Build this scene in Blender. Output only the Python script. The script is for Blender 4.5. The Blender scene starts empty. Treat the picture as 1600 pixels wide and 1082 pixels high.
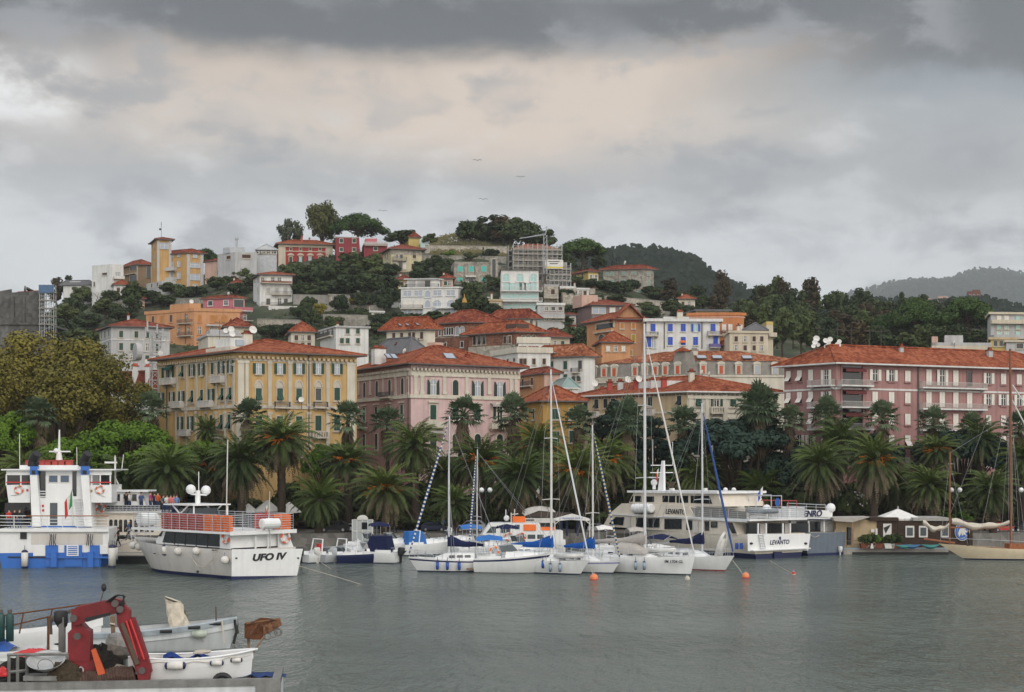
import bpy,bmesh,math,random
from mathutils import Vector,Matrix
R=math.radians
rnd=random.Random(7)
SC=bpy.context.scene
COL=SC.collection
# ---- the camera: level,50 mm,9 m above the water;FP,HY=its focal length and horizon row for a 1600 px wide picture
FP,HY,CH=2222.2,730.0,9.0
def P(px,py,d): return Vector(((px-800)*d/FP,d,CH-(py-HY)*d/FP))
def PX(px,d): return (px-800)*d/FP
def PZ(py,d): return CH-(py-HY)*d/FP
def proj(v): return (800+FP*v[0]/v[1],HY-FP*(v[2]-CH)/v[1])
# ---------------------------------------------------------------- materials
MATS={}
def new_mat(name):
  m=bpy.data.materials.new(name);m.use_nodes=True
  nt=m.node_tree;b=nt.nodes['Principled BSDF']
  return m,nt,b
def mat(name,col,rough=.7,var=.18,vs=1.5,metal=0.,bump=0.,bs=20.,streak=0.,spec=None,coat=0.,speck=None):
  """one surface: a base colour broken up by noise, optional rain streaks, bump"""
  if name in MATS: return MATS[name]
  m,nt,b=new_mat(name);N=nt.nodes;L=nt.links
  tc=N.new('ShaderNodeTexCoord')
  if rough > .8: b.inputs['Specular IOR Level'].default_value=.2
  b.inputs['Roughness'].default_value=rough;b.inputs['Metallic'].default_value=metal
  if spec is not None: b.inputs['Specular IOR Level'].default_value=spec
  if coat: b.inputs['Coat Weight'].default_value=coat;b.inputs['Coat Roughness'].default_value=.15
  c=(col[0],col[1],col[2],1)
  n1=N.new('ShaderNodeTexNoise');n1.inputs['Scale'].default_value=vs;n1.inputs['Detail'].default_value=6;n1.inputs['Roughness'].default_value=.65
  L.new(tc.outputs['Object'],n1.inputs['Vector'])
  mr=N.new('ShaderNodeMapRange');mr.inputs['From Min'].default_value=.3;mr.inputs['From Max'].default_value=.7
  mr.inputs['To Min'].default_value=1-var;mr.inputs['To Max'].default_value=1+var*.6
  L.new(n1.outputs['Fac'],mr.inputs['Value'])
  val=mr.outputs['Result']
  if streak:
    mp=N.new('ShaderNodeMapping');mp.inputs['Scale'].default_value=(2.2,2.2,.12)
    L.new(tc.outputs['Object'],mp.inputs['Vector'])
    n2=N.new('ShaderNodeTexNoise');n2.inputs['Scale'].default_value=1.;n2.inputs['Detail'].default_value=5
    L.new(mp.outputs['Vector'],n2.inputs['Vector'])
    m2=N.new('ShaderNodeMapRange');m2.inputs['From Min'].default_value=.42;m2.inputs['From Max'].default_value=.7
    m2.inputs['To Min'].default_value=1;m2.inputs['To Max'].default_value=1-streak
    L.new(n2.outputs['Fac'],m2.inputs['Value'])
    mm=N.new('ShaderNodeMath');mm.operation='MULTIPLY';L.new(val,mm.inputs[0]);L.new(m2.outputs['Result'],mm.inputs[1]);val=mm.outputs[0]
  mx=N.new('ShaderNodeMix');mx.data_type='RGBA';mx.blend_type='MULTIPLY';mx.inputs['Factor'].default_value=1
  mx.inputs['A'].default_value=c;L.new(val,mx.inputs['B']);out=mx.outputs['Result']
  if speck:
    n3=N.new('ShaderNodeTexNoise');n3.inputs['Scale'].default_value=speck[1];n3.inputs['Detail'].default_value=4
    L.new(tc.outputs['Object'],n3.inputs['Vector'])
    m3=N.new('ShaderNodeMapRange');m3.inputs['From Min'].default_value=speck[2];m3.inputs['From Max'].default_value=speck[2]+.12
    L.new(n3.outputs['Fac'],m3.inputs['Value'])
    mx2=N.new('ShaderNodeMix');mx2.data_type='RGBA';L.new(m3.outputs['Result'],mx2.inputs['Factor']);L.new(out,mx2.inputs['A'])
    mx2.inputs['B'].default_value=(*speck[0],1);out=mx2.outputs['Result']
  L.new(out,b.inputs['Base Color'])
  if bump:
    nb=N.new('ShaderNodeTexNoise');nb.inputs['Scale'].default_value=bs;nb.inputs['Detail'].default_value=4
    L.new(tc.outputs['Object'],nb.inputs['Vector'])
    bp=N.new('ShaderNodeBump');bp.inputs['Strength'].default_value=bump;bp.inputs['Distance'].default_value=.05
    L.new(nb.outputs['Fac'],bp.inputs['Height']);L.new(bp.outputs['Normal'],b.inputs['Normal'])
  MATS[name]=m;return m
def roof_mat(name,col,col2):
  """clay tiles: every tile a slightly different clay, rows running down the slope"""
  if name in MATS: return MATS[name]
  m,nt,b=new_mat(name);N=nt.nodes;L=nt.links
  tc=N.new('ShaderNodeTexCoord')
  vo=N.new('ShaderNodeTexVoronoi');vo.inputs['Scale'].default_value=2.6;L.new(tc.outputs['Object'],vo.inputs['Vector'])
  no=N.new('ShaderNodeTexNoise');no.inputs['Scale'].default_value=.35;no.inputs['Detail'].default_value=7;no.inputs['Roughness'].default_value=.7
  L.new(tc.outputs['Object'],no.inputs['Vector'])
  sp=N.new('ShaderNodeSeparateColor');L.new(vo.outputs['Color'],sp.inputs['Color'])
  ad=N.new('ShaderNodeMath');ad.operation='MULTIPLY_ADD';L.new(sp.outputs['Red'],ad.inputs[0]);ad.inputs[1].default_value=.45;L.new(no.outputs['Fac'],ad.inputs[2])
  cr=N.new('ShaderNodeValToRGB');e=cr.color_ramp.elements
  e[0].position=.35;e[0].color=(*[c*.42 for c in col],1);e[1].position=1.1;e[1].color=(*col2,1)
  e2=e.new(.68);e2.color=(*col,1)
  L.new(ad.outputs[0],cr.inputs['Fac']);L.new(cr.outputs['Color'],b.inputs['Base Color'])
  b.inputs['Roughness'].default_value=.95;b.inputs['Specular IOR Level'].default_value=.15
  bp=N.new('ShaderNodeBump');bp.inputs['Strength'].default_value=.5;bp.inputs['Distance'].default_value=.08
  L.new(vo.outputs['Distance'],bp.inputs['Height']);L.new(bp.outputs['Normal'],b.inputs['Normal'])
  MATS[name]=m;return m
def leaf_mat(name,col,col2,rough=.75,scale=.5):
  """foliage: colour drifts through the crown in clumps and from tree to tree"""
  if name in MATS: return MATS[name]
  m,nt,b=new_mat(name);N=nt.nodes;L=nt.links
  tc=N.new('ShaderNodeTexCoord');oi=N.new('ShaderNodeObjectInfo')
  no=N.new('ShaderNodeTexNoise');no.inputs['Scale'].default_value=scale;no.inputs['Detail'].default_value=5;no.inputs['Roughness'].default_value=.8
  L.new(tc.outputs['Object'],no.inputs['Vector'])
  ad=N.new('ShaderNodeMath');ad.operation='MULTIPLY_ADD';L.new(oi.outputs['Random'],ad.inputs[0]);ad.inputs[1].default_value=.3;L.new(no.outputs['Fac'],ad.inputs[2])
  cr=N.new('ShaderNodeValToRGB');e=cr.color_ramp.elements
  e[0].position=.4;e[0].color=(*col,1);e[1].position=.95;e[1].color=(*col2,1)
  L.new(ad.outputs[0],cr.inputs['Fac']);L.new(cr.outputs['Color'],b.inputs['Base Color'])
  b.inputs['Roughness'].default_value=rough;b.inputs['Specular IOR Level'].default_value=.25
  MATS[name]=m;return m
def glass_mat(name,col,rough=.08):
  if name in MATS: return MATS[name]
  m,nt,b=new_mat(name)
  b.inputs['Base Color'].default_value=(*col,1);b.inputs['Roughness'].default_value=rough;b.inputs['Specular IOR Level'].default_value=.6
  MATS[name]=m;return m
def stone_mat(name,col,scale=.9):
  if name in MATS: return MATS[name]
  m,nt,b=new_mat(name);N=nt.nodes;L=nt.links
  tc=N.new('ShaderNodeTexCoord')
  vo=N.new('ShaderNodeTexVoronoi');vo.inputs['Scale'].default_value=scale*1.7;L.new(tc.outputs['Object'],vo.inputs['Vector'])
  no=N.new('ShaderNodeTexNoise');no.inputs['Scale'].default_value=.25;no.inputs['Detail'].default_value=8;no.inputs['Roughness'].default_value=.7
  L.new(tc.outputs['Object'],no.inputs['Vector'])
  sp=N.new('ShaderNodeSeparateColor');L.new(vo.outputs['Color'],sp.inputs['Color'])
  a=N.new('ShaderNodeMath');a.operation='MULTIPLY_ADD';L.new(sp.outputs['Green'],a.inputs[0]);a.inputs[1].default_value=.35;L.new(no.outputs['Fac'],a.inputs[2])
  cr=N.new('ShaderNodeValToRGB');e=cr.color_ramp.elements
  e[0].position=.35;e[0].color=(*[c*.45 for c in col],1);e[1].position=.95;e[1].color=(*[min(1,c*1.35) for c in col],1)
  L.new(a.outputs[0],cr.inputs['Fac']);L.new(cr.outputs['Color'],b.inputs['Base Color']);b.inputs['Roughness'].default_value=.95
  bp=N.new('ShaderNodeBump');bp.inputs['Strength'].default_value=.6;bp.inputs['Distance'].default_value=.12
  L.new(vo.outputs['Distance'],bp.inputs['Height']);L.new(bp.outputs['Normal'],b.inputs['Normal'])
  MATS[name]=m;return m
def paint(name,col,rough=.35,var=.06,streak=.06,**k): return mat(name,col,rough,var,1.2,streak=streak,**k)
def metal_mat(name,col,rough=.35): return mat(name,col,rough,.12,3.,metal=.8)
WHITE=paint('white_gelcoat',(.78,.79,.79));OFFW=paint('ivory_gelcoat',(.70,.635,.54),streak=.09)
GREYHULL=paint('shaded_streaked_white',(.60,.57,.535),streak=.12)  # white greyed to put the tour boat's side shade into the colour
BLUE=paint('ferry_blue',(.025,.14,.50));NAVY=paint('navy_paint',(.012,.018,.075));BLACKP=mat('black_rubber',(.015,.015,.017),.6)
CHROME=metal_mat('stainless_steel',(.6,.62,.64),.3);ALU=mat('mast_aluminium',(.62,.64,.66),.4,.08,2.,metal=.35)
WOODV=mat('varnished_wood',(.30,.095,.03),.35,.3,4.);TEAK=mat('weathered_teak',(.24,.16,.10),.8,.3,5.)
ORANGE=mat('life_orange',(.85,.17,.02),.5);REDLR=mat('faded_red_float',(.42,.06,.05),.6);REDP=mat('red_paint',(.55,.025,.03),.45)
GLASSD=glass_mat('dark_glass',(.012,.016,.02));GLASSM=glass_mat('grey_glass',(.06,.075,.085),.15);GLASSP=glass_mat('pale_pane',(.32,.36,.42),.2)
CANVB=mat('blue_canvas',(.012,.09,.36),.85,.2,3.);CANVN=mat('navy_canvas',(.012,.017,.06),.9,.2,3.);CANVW=mat('white_canvas',(.70,.69,.66),.9,.12,3.)
CANVG=mat('grey_sailcloth',(.42,.39,.36),.9,.15,3.);SAILC=mat('cream_sailcloth',(.56,.51,.43),.9,.15,4.)
ROPE=mat('rope',(.55,.5,.42),.9);WIRE=mat('rigging_wire',(.35,.35,.36),.5,metal=.5);RUST=mat('rusty_iron',(.14,.06,.03),.9,.5,6.)
REDDARK=mat('crane_red',(.21,.010,.016),.5,.3,3.,streak=.25,speck=((.10,.03,.025),5.,.62))
PALEBLUE=mat('pale_blue_grey_paint',(.36,.41,.45),.6,.2,2.5,streak=.2);DECKG=mat('grey_deck',(.36,.35,.33),.85,.2,3.)
CONC=mat('concrete',(.33,.31,.28),.95,.3,.8,bump=.3);ASPH=mat('asphalt',(.07,.068,.066),.95,.25,.6);PAVE=mat('paving',(.20,.185,.165),.95,.25,.7)
SKIN=mat('skin',(.45,.26,.18),.6);FENDER=mat('fender_white',(.68,.66,.62),.5,.15,6.,speck=((.28,.27,.25),4.,.66));FENDB=mat('fender_blue',(.02,.09,.42),.5)
# ---------------------------------------------------------------- mesh building
class MB:
  def __init__(s): s.v=[];s.f=[];s.m=[];s.k=0
  def mi(s,k): s.k=k;return s
  def add(s,vs,fs):
    o=len(s.v);s.v += [tuple(v) for v in vs]
    for f in fs: s.f.append([o+i for i in f]);s.m.append(s.k)
    return s
  def box(s,x0,x1,y0,y1,z0,z1,M=None):
    vs=[(x,y,z) for z in (z0,z1) for y in (y0,y1) for x in (x0,x1)]
    if M is not None: vs=[M @ Vector(v) for v in vs]
    return s.add(vs,[(0,2,3,1),(4,5,7,6),(0,1,5,4),(2,6,7,3),(0,4,6,2),(1,3,7,5)])
  def hexa(s,b,t):
    """box from 4 bottom and 4 top corners, both counter-clockwise"""
    return s.add(list(b)+list(t),[(3,2,1,0),(4,5,6,7),(0,1,5,4),(1,2,6,5),(2,3,7,6),(3,0,4,7)])
  def prism(s,poly,d,M=None):
    """poly of 2-D points (x, z) extruded from y=0 to y=d"""
    n=len(poly);vs=[(x,0,z) for x,z in poly]+[(x,d,z) for x,z in poly]
    if M is not None: vs=[M @ Vector(v) for v in vs]
    return s.add(vs,[tuple(range(n)),tuple(range(2*n-1,n-1,-1))]+[(i,i+n,(i+1) % n+n,(i+1) % n) for i in range(n)])
  def tube(s,pts,r,n=6,cap=True):
    pts=[Vector(p) for p in pts];rs=r if isinstance(r,(list,tuple)) else [r]*len(pts)
    o=len(s.v);ref=None
    for i,p in enumerate(pts):
      t=(pts[min(i+1,len(pts)-1)]-pts[max(i-1,0)])
      t=t.normalized() if t.length > 1e-9 else Vector((0,0,1))
      if ref is None: ref=Vector((0,0,1)) if abs(t.z) < .9 else Vector((1,0,0))
      a=t.cross(ref).normalized();b=t.cross(a).normalized();ref=-b if b.length else ref
      ref=a.cross(t)
      for k in range(n):
        w=2*math.pi*k/n;s.v.append(tuple(p+rs[i]*(math.cos(w)*a+math.sin(w)*b)))
    for i in range(len(pts)-1):
      for k in range(n):
        s.f.append([o+i*n+k,o+i*n+(k+1) % n,o+(i+1)*n+(k+1) % n,o+(i+1)*n+k]);s.m.append(s.k)
    if cap:
      s.f.append([o+k for k in range(n-1,-1,-1)]);s.m.append(s.k)
      e=o+(len(pts)-1)*n;s.f.append([e+k for k in range(n)]);s.m.append(s.k)
    return s
  def lathe(s,prof,n=12,M=None):
    """prof of (r, z) turned round z"""
    vs=[];fs=[]
    for r,z in prof:
      for k in range(n):
        w=2*math.pi*k/n;p=Vector((r*math.cos(w),r*math.sin(w),z));vs.append(M @ p if M is not None else p)
    for i in range(len(prof)-1):
      for k in range(n): fs.append((i*n+k,i*n+(k+1) % n,(i+1)*n+(k+1) % n,(i+1)*n+k))
    fs.append(tuple(range(n-1,-1,-1)));fs.append(tuple(range((len(prof)-1)*n,len(prof)*n)))
    return s.add(vs,fs)
  def ball(s,c,r,n=10,sz=1.):
    c=Vector(c);m=max(4,n//2)
    return s.lathe([(max(.02*r,r*math.sin(math.pi*i/m)),-r*sz*math.cos(math.pi*i/m)) for i in range(m+1)],n,Matrix.Translation(c))
  def torus(s,c,R_,r,M=None,n=16,k=6):
    pts=[];c=Vector(c)
    for i in range(n+1):
      w=2*math.pi*i/n;p=Vector((R_*math.cos(w),0,R_*math.sin(w)));pts.append((M @ p if M is not None else p)+c)
    return s.tube(pts,r,k,False)
  def grid(s,rows):
    """quads through rows of equally many points"""
    n=len(rows[0]);vs=[p for r in rows for p in r]
    return s.add(vs,[(i*n+j,i*n+j+1,(i+1)*n+j+1,(i+1)*n+j) for i in range(len(rows)-1) for j in range(n-1)])
  def mesh(s,name,mats,smooth=False):
    me=bpy.data.meshes.new(name);me.from_pydata(s.v,[],s.f)
    mats=mats if isinstance(mats,(list,tuple)) else [mats]
    for m in mats: me.materials.append(m)
    if len(mats) > 1: me.polygons.foreach_set('material_index',s.m)
    if smooth: me.polygons.foreach_set('use_smooth',[True]*len(me.polygons))
    me.update();return me
  def fix(s,me):
    bm=bmesh.new();bm.from_mesh(me);bmesh.ops.recalc_face_normals(bm,faces=bm.faces);bm.to_mesh(me);bm.free();return me
  def build(s,name,mats,parent=None,loc=None,rz=0,smooth=False,fix=True):
    me=s.mesh(name,mats,smooth)
    if fix and len(s.f) < 6000: s.fix(me)
    return put(name,me,parent,loc,rz)
def put(name,me,parent=None,loc=None,rz=0):
  o=bpy.data.objects.new(name,me);COL.objects.link(o)
  if parent is not None: o.parent=parent
  if loc is not None: o.location=loc
  if rz: o.rotation_euler=(0,0,rz)
  return o
def tag(o,label=None,cat=None,group=None,kind=None):
  if label: o['label']=label
  if cat: o['category']=cat
  if group: o['group']=group
  if kind: o['kind']=kind
  return o
def thing(name,label,cat,loc=(0,0,0),rz=0,group=None):
  return tag(put(name,None,None,loc,rz),label,cat,group)
def kids(o): return [c for c in COL.objects if c.parent == o]
TREE={}
def copy_tree(o,parent=None):
  c=o.copy();COL.objects.link(c)
  if parent is not None: c.parent=parent
  for ch in list(o.children): copy_tree(ch,c)
  return c
def text_mesh(body,size,m,name,parent,loc,rot,ext=.01,shear=0.,sx=1.,bold=0.):
  cu=bpy.data.curves.new(name,'FONT');cu.body=body;cu.size=size;cu.extrude=ext;cu.shear=shear;cu.align_x='CENTER';cu.align_y='CENTER';cu.offset=bold
  t=bpy.data.objects.new(name,cu);COL.objects.link(t)
  me=bpy.data.meshes.new_from_object(t.evaluated_get(bpy.context.evaluated_depsgraph_get()))
  bpy.data.objects.remove(t);bpy.data.curves.remove(cu)
  me.materials.clear();me.materials.append(m)
  o=put(name,me,parent,loc);o.rotation_euler=rot;o.scale=(sx,1,1);return o
# ---------------------------------------------------------------- labels that single out: place words from landmarks
LANDMARKS=[]          # (phrase,px,py)
USED=set()
def mark(phrase,px,py): LANDMARKS.append((phrase,px,py))
def relabel(base,px,py,conj=','):
  """'<base>, left of the <landmark>' with the nearest landmark that makes it unique"""
  c=sorted(LANDMARKS,key=lambda l: (l[1]-px)**2+(1.6*(l[2]-py))**2)
  for adv in ('','just ','well '):
    for ph,lx,ly in c[:12]:
      dx,dy=px-lx,py-ly;ax,ay=abs(dx),1.3*abs(dy)
      if ax > 2*ay: rel='right of' if dx > 0 else 'left of'
      elif ay > 2*ax: rel='below' if dy > 0 else 'above'
      else: rel=('down' if dy > 0 else 'up')+(' and right of' if dx > 0 else ' and left of')
      near=(dx*dx+dy*dy)**.5
      if adv == 'just ' and near > 45: continue
      if adv == 'well ' and near < 90: continue
      t=f'{base}{conj} {adv}{rel} the {ph}'
      if len(t.replace('-',' ').split()) <= 16 and t not in USED:
        USED.add(t);return t
  return base
# ---------------------------------------------------------------- camera,light,sky
cam=bpy.data.cameras.new('camera');co=bpy.data.objects.new('camera',cam);COL.objects.link(co)
cam.lens=50;cam.sensor_width=36;cam.shift_y=(HY-541)/1600;cam.clip_start=.5;cam.clip_end=30000
co.location=(0,0,CH);co.rotation_euler=(R(90),0,0);SC.camera=co
SC.view_settings.view_transform='Standard';SC.view_settings.look='None';SC.view_settings.gamma=1;SC.view_settings.exposure=-.1
SC.cycles.use_denoising=True;SC.cycles.max_bounces=6;SC.cycles.diffuse_bounces=3;SC.cycles.glossy_bounces=3;SC.cycles.volume_bounces=1
SC.cycles.transparent_max_bounces=6;SC.cycles.sample_clamp_indirect=4
SUN_AZ,SUN_EL=150.,38.          # degrees clockwise from +Y (the view): behind the camera,to the right
sl=bpy.data.lights.new('sun','SUN');sl.energy=.9;sl.angle=R(25);sl.color=(1,.95,.88)
so=bpy.data.objects.new('sun',sl);COL.objects.link(so)
sd=Vector((math.sin(R(SUN_AZ))*math.cos(R(SUN_EL)),math.cos(R(SUN_AZ))*math.cos(R(SUN_EL)),math.sin(R(SUN_EL))))
so.rotation_euler=sd.to_track_quat('Z','Y').to_euler();so.location=(30,-40,60)
W=bpy.data.worlds.new('World');SC.world=W;W.use_nodes=True
nt=W.node_tree;N=nt.nodes;L=nt.links
bg=N['Background']
class Nd:
  """tiny helper so that the sky reads as arithmetic"""
  @staticmethod
  def m(op,a,b=0.,c=0.,clamp=False):
    n=N.new('ShaderNodeMath');n.operation=op;n.use_clamp=clamp
    for i,x in enumerate((a,b,c)):
      if isinstance(x,(int,float)): n.inputs[i].default_value=x
      else: L.new(x,n.inputs[i])
    return n.outputs[0]
  @staticmethod
  def mr(x,a,b,c=0.,d=1.):
    n=N.new('ShaderNodeMapRange');n.interpolation_type='SMOOTHERSTEP';L.new(x,n.inputs['Value'])
    for k,v in zip(('From Min','From Max','To Min','To Max'),(a,b,c,d)): n.inputs[k].default_value=v
    return n.outputs['Result']
  @staticmethod
  def noise(vec,scale,off=(0,0,0),sc=(1,1,1),detail=5.,rough=.55,dist=0.):
    mp=N.new('ShaderNodeMapping');mp.inputs['Location'].default_value=off;mp.inputs['Scale'].default_value=sc;L.new(vec,mp.inputs['Vector'])
    n=N.new('ShaderNodeTexNoise');n.inputs['Scale'].default_value=scale;n.inputs['Detail'].default_value=detail;n.inputs['Roughness'].default_value=rough;n.inputs['Distortion'].default_value=dist
    L.new(mp.outputs['Vector'],n.inputs['Vector']);return n.outputs['Fac']
  @staticmethod
  def mix(f,a,b):
    n=N.new('ShaderNodeMix');n.data_type='RGBA'
    if isinstance(f,(int,float)): n.inputs['Factor'].default_value=f
    else: L.new(f,n.inputs['Factor'])
    for k,x in (('A',a),('B',b)):
      if isinstance(x,tuple): n.inputs[k].default_value=(*x,1)
      else: L.new(x,n.inputs[k])
    return n.outputs['Result']
sky=N.new('ShaderNodeTexSky');sky.sky_type='NISHITA';sky.sun_disc=False;sky.sun_elevation=R(SUN_EL);sky.sun_rotation=R(SUN_AZ)
tc=N.new('ShaderNodeTexCoord');D=tc.outputs['Generated']
sp=N.new('ShaderNodeSeparateXYZ');L.new(D,sp.inputs[0]);dx,dy,dz=sp.outputs
az=Nd.m('ARCTAN2',dx,dy)                                         # 0=straight ahead,+-.35 at the frame's edges
cb=N.new('ShaderNodeCombineXYZ');L.new(az,cb.inputs[0]);L.new(dz,cb.inputs[1]);V=cb.outputs[0]
n1=Nd.noise(V,5.,(3.1,1.7,0),(1,2.3,1),6.,.52,.3)        # broad cloud bellies
n2=Nd.noise(V,14.,(1.3,9.7,0),(1,1.9,1),7.,.55,.2)        # billows
n3=Nd.noise(V,3.2,(7.4,2.2,0),(1,1.2,1),5.,.5)
e=Nd.m('ADD',dz,Nd.m('MULTIPLY',Nd.m('SUBTRACT',n1,.5),.05))
e=Nd.m('ADD',e,Nd.m('MULTIPLY',Nd.m('SUBTRACT',n2,.5),.028))
e2=Nd.m('ADD',Nd.m('ADD',e,.010),Nd.m('MULTIPLY',az,.02))                       # the dark shelf hangs a little lower to the right
cr=N.new('ShaderNodeValToRGB');L.new(Nd.m('MULTIPLY',e2,2.),cr.inputs['Fac']);el=cr.color_ramp.elements
stops=[(.0,(.49,.51,.525)),(.26,(.58,.60,.615)),(.34,(.48,.49,.505)),(.41,(.38,.378,.375)),(.455,(.41,.40,.39)),(.505,(.40,.39,.375)),
         (.53,(.22,.216,.21)),(.555,(.085,.086,.086)),(.645,(.07,.073,.075)),(.73,(.38,.39,.40)),(1.,(.5,.52,.54))]
el[0].position,el[0].color=stops[0][0],(*stops[0][1],1);el[1].position,el[1].color=stops[-1][0],(*stops[-1][1],1)
for p,c in stops[1:-1]: q=el.new(p);q.color=(*c,1)
clouds=cr.outputs['Color']
wz=Nd.m('MULTIPLY',Nd.m('MULTIPLY',Nd.mr(e,.195,.235),Nd.mr(e,.262,.292,1.,0.)),Nd.m('MULTIPLY',Nd.mr(az,-.46,-.1),Nd.mr(az,.10,.30,1.,0.)))
wz=Nd.m('MULTIPLY',wz,Nd.mr(n3,.3,.6,.35,1.))
clouds=Nd.mix(wz,clouds,(.66,.54,.43))
br=Nd.m('MULTIPLY',Nd.m('MULTIPLY',Nd.mr(az,.03,.34),Nd.mr(dz,.15,.28)),Nd.mr(e2,.265,.285,1.,.12))
clouds=Nd.mix(Nd.m('MULTIPLY',br,.75),clouds,(.27,.315,.345))
pale=Nd.m('MULTIPLY',Nd.mr(n2,.5,.72),Nd.m('MULTIPLY',Nd.mr(dz,.11,.17),Nd.mr(dz,.225,.255,1.,0.)));
clouds=Nd.mix(Nd.m('MULTIPLY',pale,.45),clouds,(.66,.66,.66));gl=Nd.m('MULTIPLY',Nd.mr(n2,.53,.36),Nd.mr(n1,.62,.4));clouds=Nd.mix(Nd.m('MULTIPLY',gl,.7),clouds,(.27,.275,.285))
dk=Nd.m('MULTIPLY',Nd.mr(n3,.5,.7),.45);clouds=Nd.mix(dk,clouds,(.27,.275,.285))
bk=Nd.m('MULTIPLY',Nd.m('MULTIPLY',Nd.mr(az,-.26,-.33),Nd.mr(n2,.40,.62)),Nd.m('MULTIPLY',Nd.mr(dz,.215,.235),Nd.mr(dz,.278,.255,0.,1.)));clouds=Nd.mix(Nd.m('MULTIPLY',bk,.8),clouds,(.84,.84,.83))
lo=Nd.m('MULTIPLY',Nd.mr(n2,.42,.6),Nd.mr(dz,.20,.15));clouds=Nd.mix(Nd.m('MULTIPLY',lo,.5),clouds,(.70,.71,.72))
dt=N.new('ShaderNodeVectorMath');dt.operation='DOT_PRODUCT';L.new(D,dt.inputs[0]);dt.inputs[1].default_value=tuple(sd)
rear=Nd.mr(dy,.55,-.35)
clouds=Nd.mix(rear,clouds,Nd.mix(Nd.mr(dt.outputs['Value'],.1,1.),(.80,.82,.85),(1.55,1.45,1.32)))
top=Nd.mr(dz,.45,.8);clouds=Nd.mix(top,clouds,(.74,.77,.81))
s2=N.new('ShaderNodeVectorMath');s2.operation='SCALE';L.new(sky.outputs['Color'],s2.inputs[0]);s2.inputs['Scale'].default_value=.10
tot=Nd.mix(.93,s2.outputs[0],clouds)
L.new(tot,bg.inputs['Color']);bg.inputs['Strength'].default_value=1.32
# ---------------------------------------------------------------- terrain
QUAY=158.;ZQ=1.5
RIDGE=[(-500,470),(-200,480),(0,500),(60,492),(100,478),(150,472),(200,452),(250,446),(300,436),(350,420),(430,412),(500,400),(560,393),(620,389),(680,381),(740,374),
         (800,379),(870,398),(920,418),(1000,444),(1060,462),(1130,478),(1200,492),(1300,505),(1400,510),(1500,516),(1600,522),(1900,530),(2200,540)]
def lerp_tab(T,x):
  if x <= T[0][0]: return T[0][1]
  for (a,b),(c,d) in zip(T,T[1:]):
    if x <= c: return b+(d-b)*(x-a)/(c-a)
  return T[-1][1]
Y0,Y1=225.,430.
def ground(X,Y):
  """ground height of the town and its hill"""
  if Y <= Y0:
    return ZQ+max(0,(Y-175)/(Y0-175))**1.5*6.
  px=800+FP*X/Y
  if Y <= Y1:
    t=(Y-Y0)/(Y1-Y0);s=1-(1-t)**1.35
    zr=PZ(lerp_tab(RIDGE,px),Y1)
    yg=HY-FP*(7.5-CH)/Y0
    y=yg+(lerp_tab(RIDGE,px)-yg)*s
    return PZ(y,Y)+.5*math.sin(X*.21)*math.sin(Y*.17)*min(1,3*t)
  zr=PZ(lerp_tab(RIDGE,px),Y1)
  return max(5.,zr-(Y-Y1)*.28)
def hill_at(px,py,lo=236.,hi=430.):
  """distance at which the sight line through (px, py) meets the hill"""
  a,b=lo,hi
  for _ in range(40):
    m=(a+b)/2
    if ground(PX(px,m),m) > PZ(py,m): b=m
    else: a=m
  return (a+b)/2
def fan(y0,y1,ny,kx0,kx1,nx,zf):
  rows=[]
  for i in range(ny+1):
    Y=y0*(y1/y0)**(i/ny);rows.append([(k*Y,Y,zf(k*Y,Y)) for k in [kx0+(kx1-kx0)*j/nx for j in range(nx+1)]])
  return rows
hm,nt2,hb=new_mat('hillside_soil');N2=nt2.nodes;L2=nt2.links
t2=N2.new('ShaderNodeTexCoord');q1=N2.new('ShaderNodeTexNoise');q1.inputs['Scale'].default_value=.11;q1.inputs['Detail'].default_value=9;q1.inputs['Roughness'].default_value=.7
L2.new(t2.outputs['Object'],q1.inputs['Vector'])
c2=N2.new('ShaderNodeValToRGB');ee=c2.color_ramp.elements
ee[0].position=.36;ee[0].color=(.018,.026,.012,1);ee[1].position=.68;ee[1].color=(.12,.11,.08,1);q=ee.new(.5);q.color=(.035,.048,.02,1)
L2.new(q1.outputs['Fac'],c2.inputs['Fac']);L2.new(c2.outputs['Color'],hb.inputs['Base Color']);hb.inputs['Roughness'].default_value=1
hill=MB().grid(fan(Y0,620.,44,-.62,.62,120,ground)).build('hill',hm,smooth=True,fix=False);tag(hill,kind='structure')
town=MB().grid(fan(QUAY+14,Y0,6,-.7,.7,40,ground)).build('ground',ASPH,fix=False);tag(town,kind='structure')
pr=MB();pr.box(-130,150,QUAY,QUAY+14.2,-3,ZQ);prom=pr.build('promenade',PAVE);tag(prom,kind='structure')
qe=MB().box(-130,150,QUAY-.35,QUAY,-3,ZQ+.12).build('quay_wall',stone_mat('quay_stone',(.17,.16,.145),.8));tag(qe,kind='structure')
FARM=leaf_mat('far_forest',(.012,.022,.016),(.03,.042,.026),.9,.02)
def far_z(tab,yr,depth,base):
  def z(X,Y):
    px=800+FP*X/Y;zr=PZ(lerp_tab(tab,px),yr)
    n=.02*zr*(math.sin(X*.043+Y*.01)+math.sin(X*.017+2)+math.sin(X*.11)*.6)
    t=abs(Y-yr)/depth
    return max(base,(zr+n*.5)*(1-t**1.5)+base*t) if t < 1 else base
  return z
RG2=[(600,478),(760,448),(860,428),(900,416),(960,410),(1000,408),(1050,412),(1080,423),(1120,458),(1160,469),(1200,488),(1260,507),(1320,500),(1352,486),(1390,492),(1440,496),(1480,494),(1515,490),(1560,496),(1600,508),(1800,522)]
rf=far_z(RG2,900,300,4.)
r2=MB().grid(fan(610,1000,26,-.1,.5,90,rf)).build('wooded_hill',FARM,smooth=True,fix=False);tag(r2,kind='structure')
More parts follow.
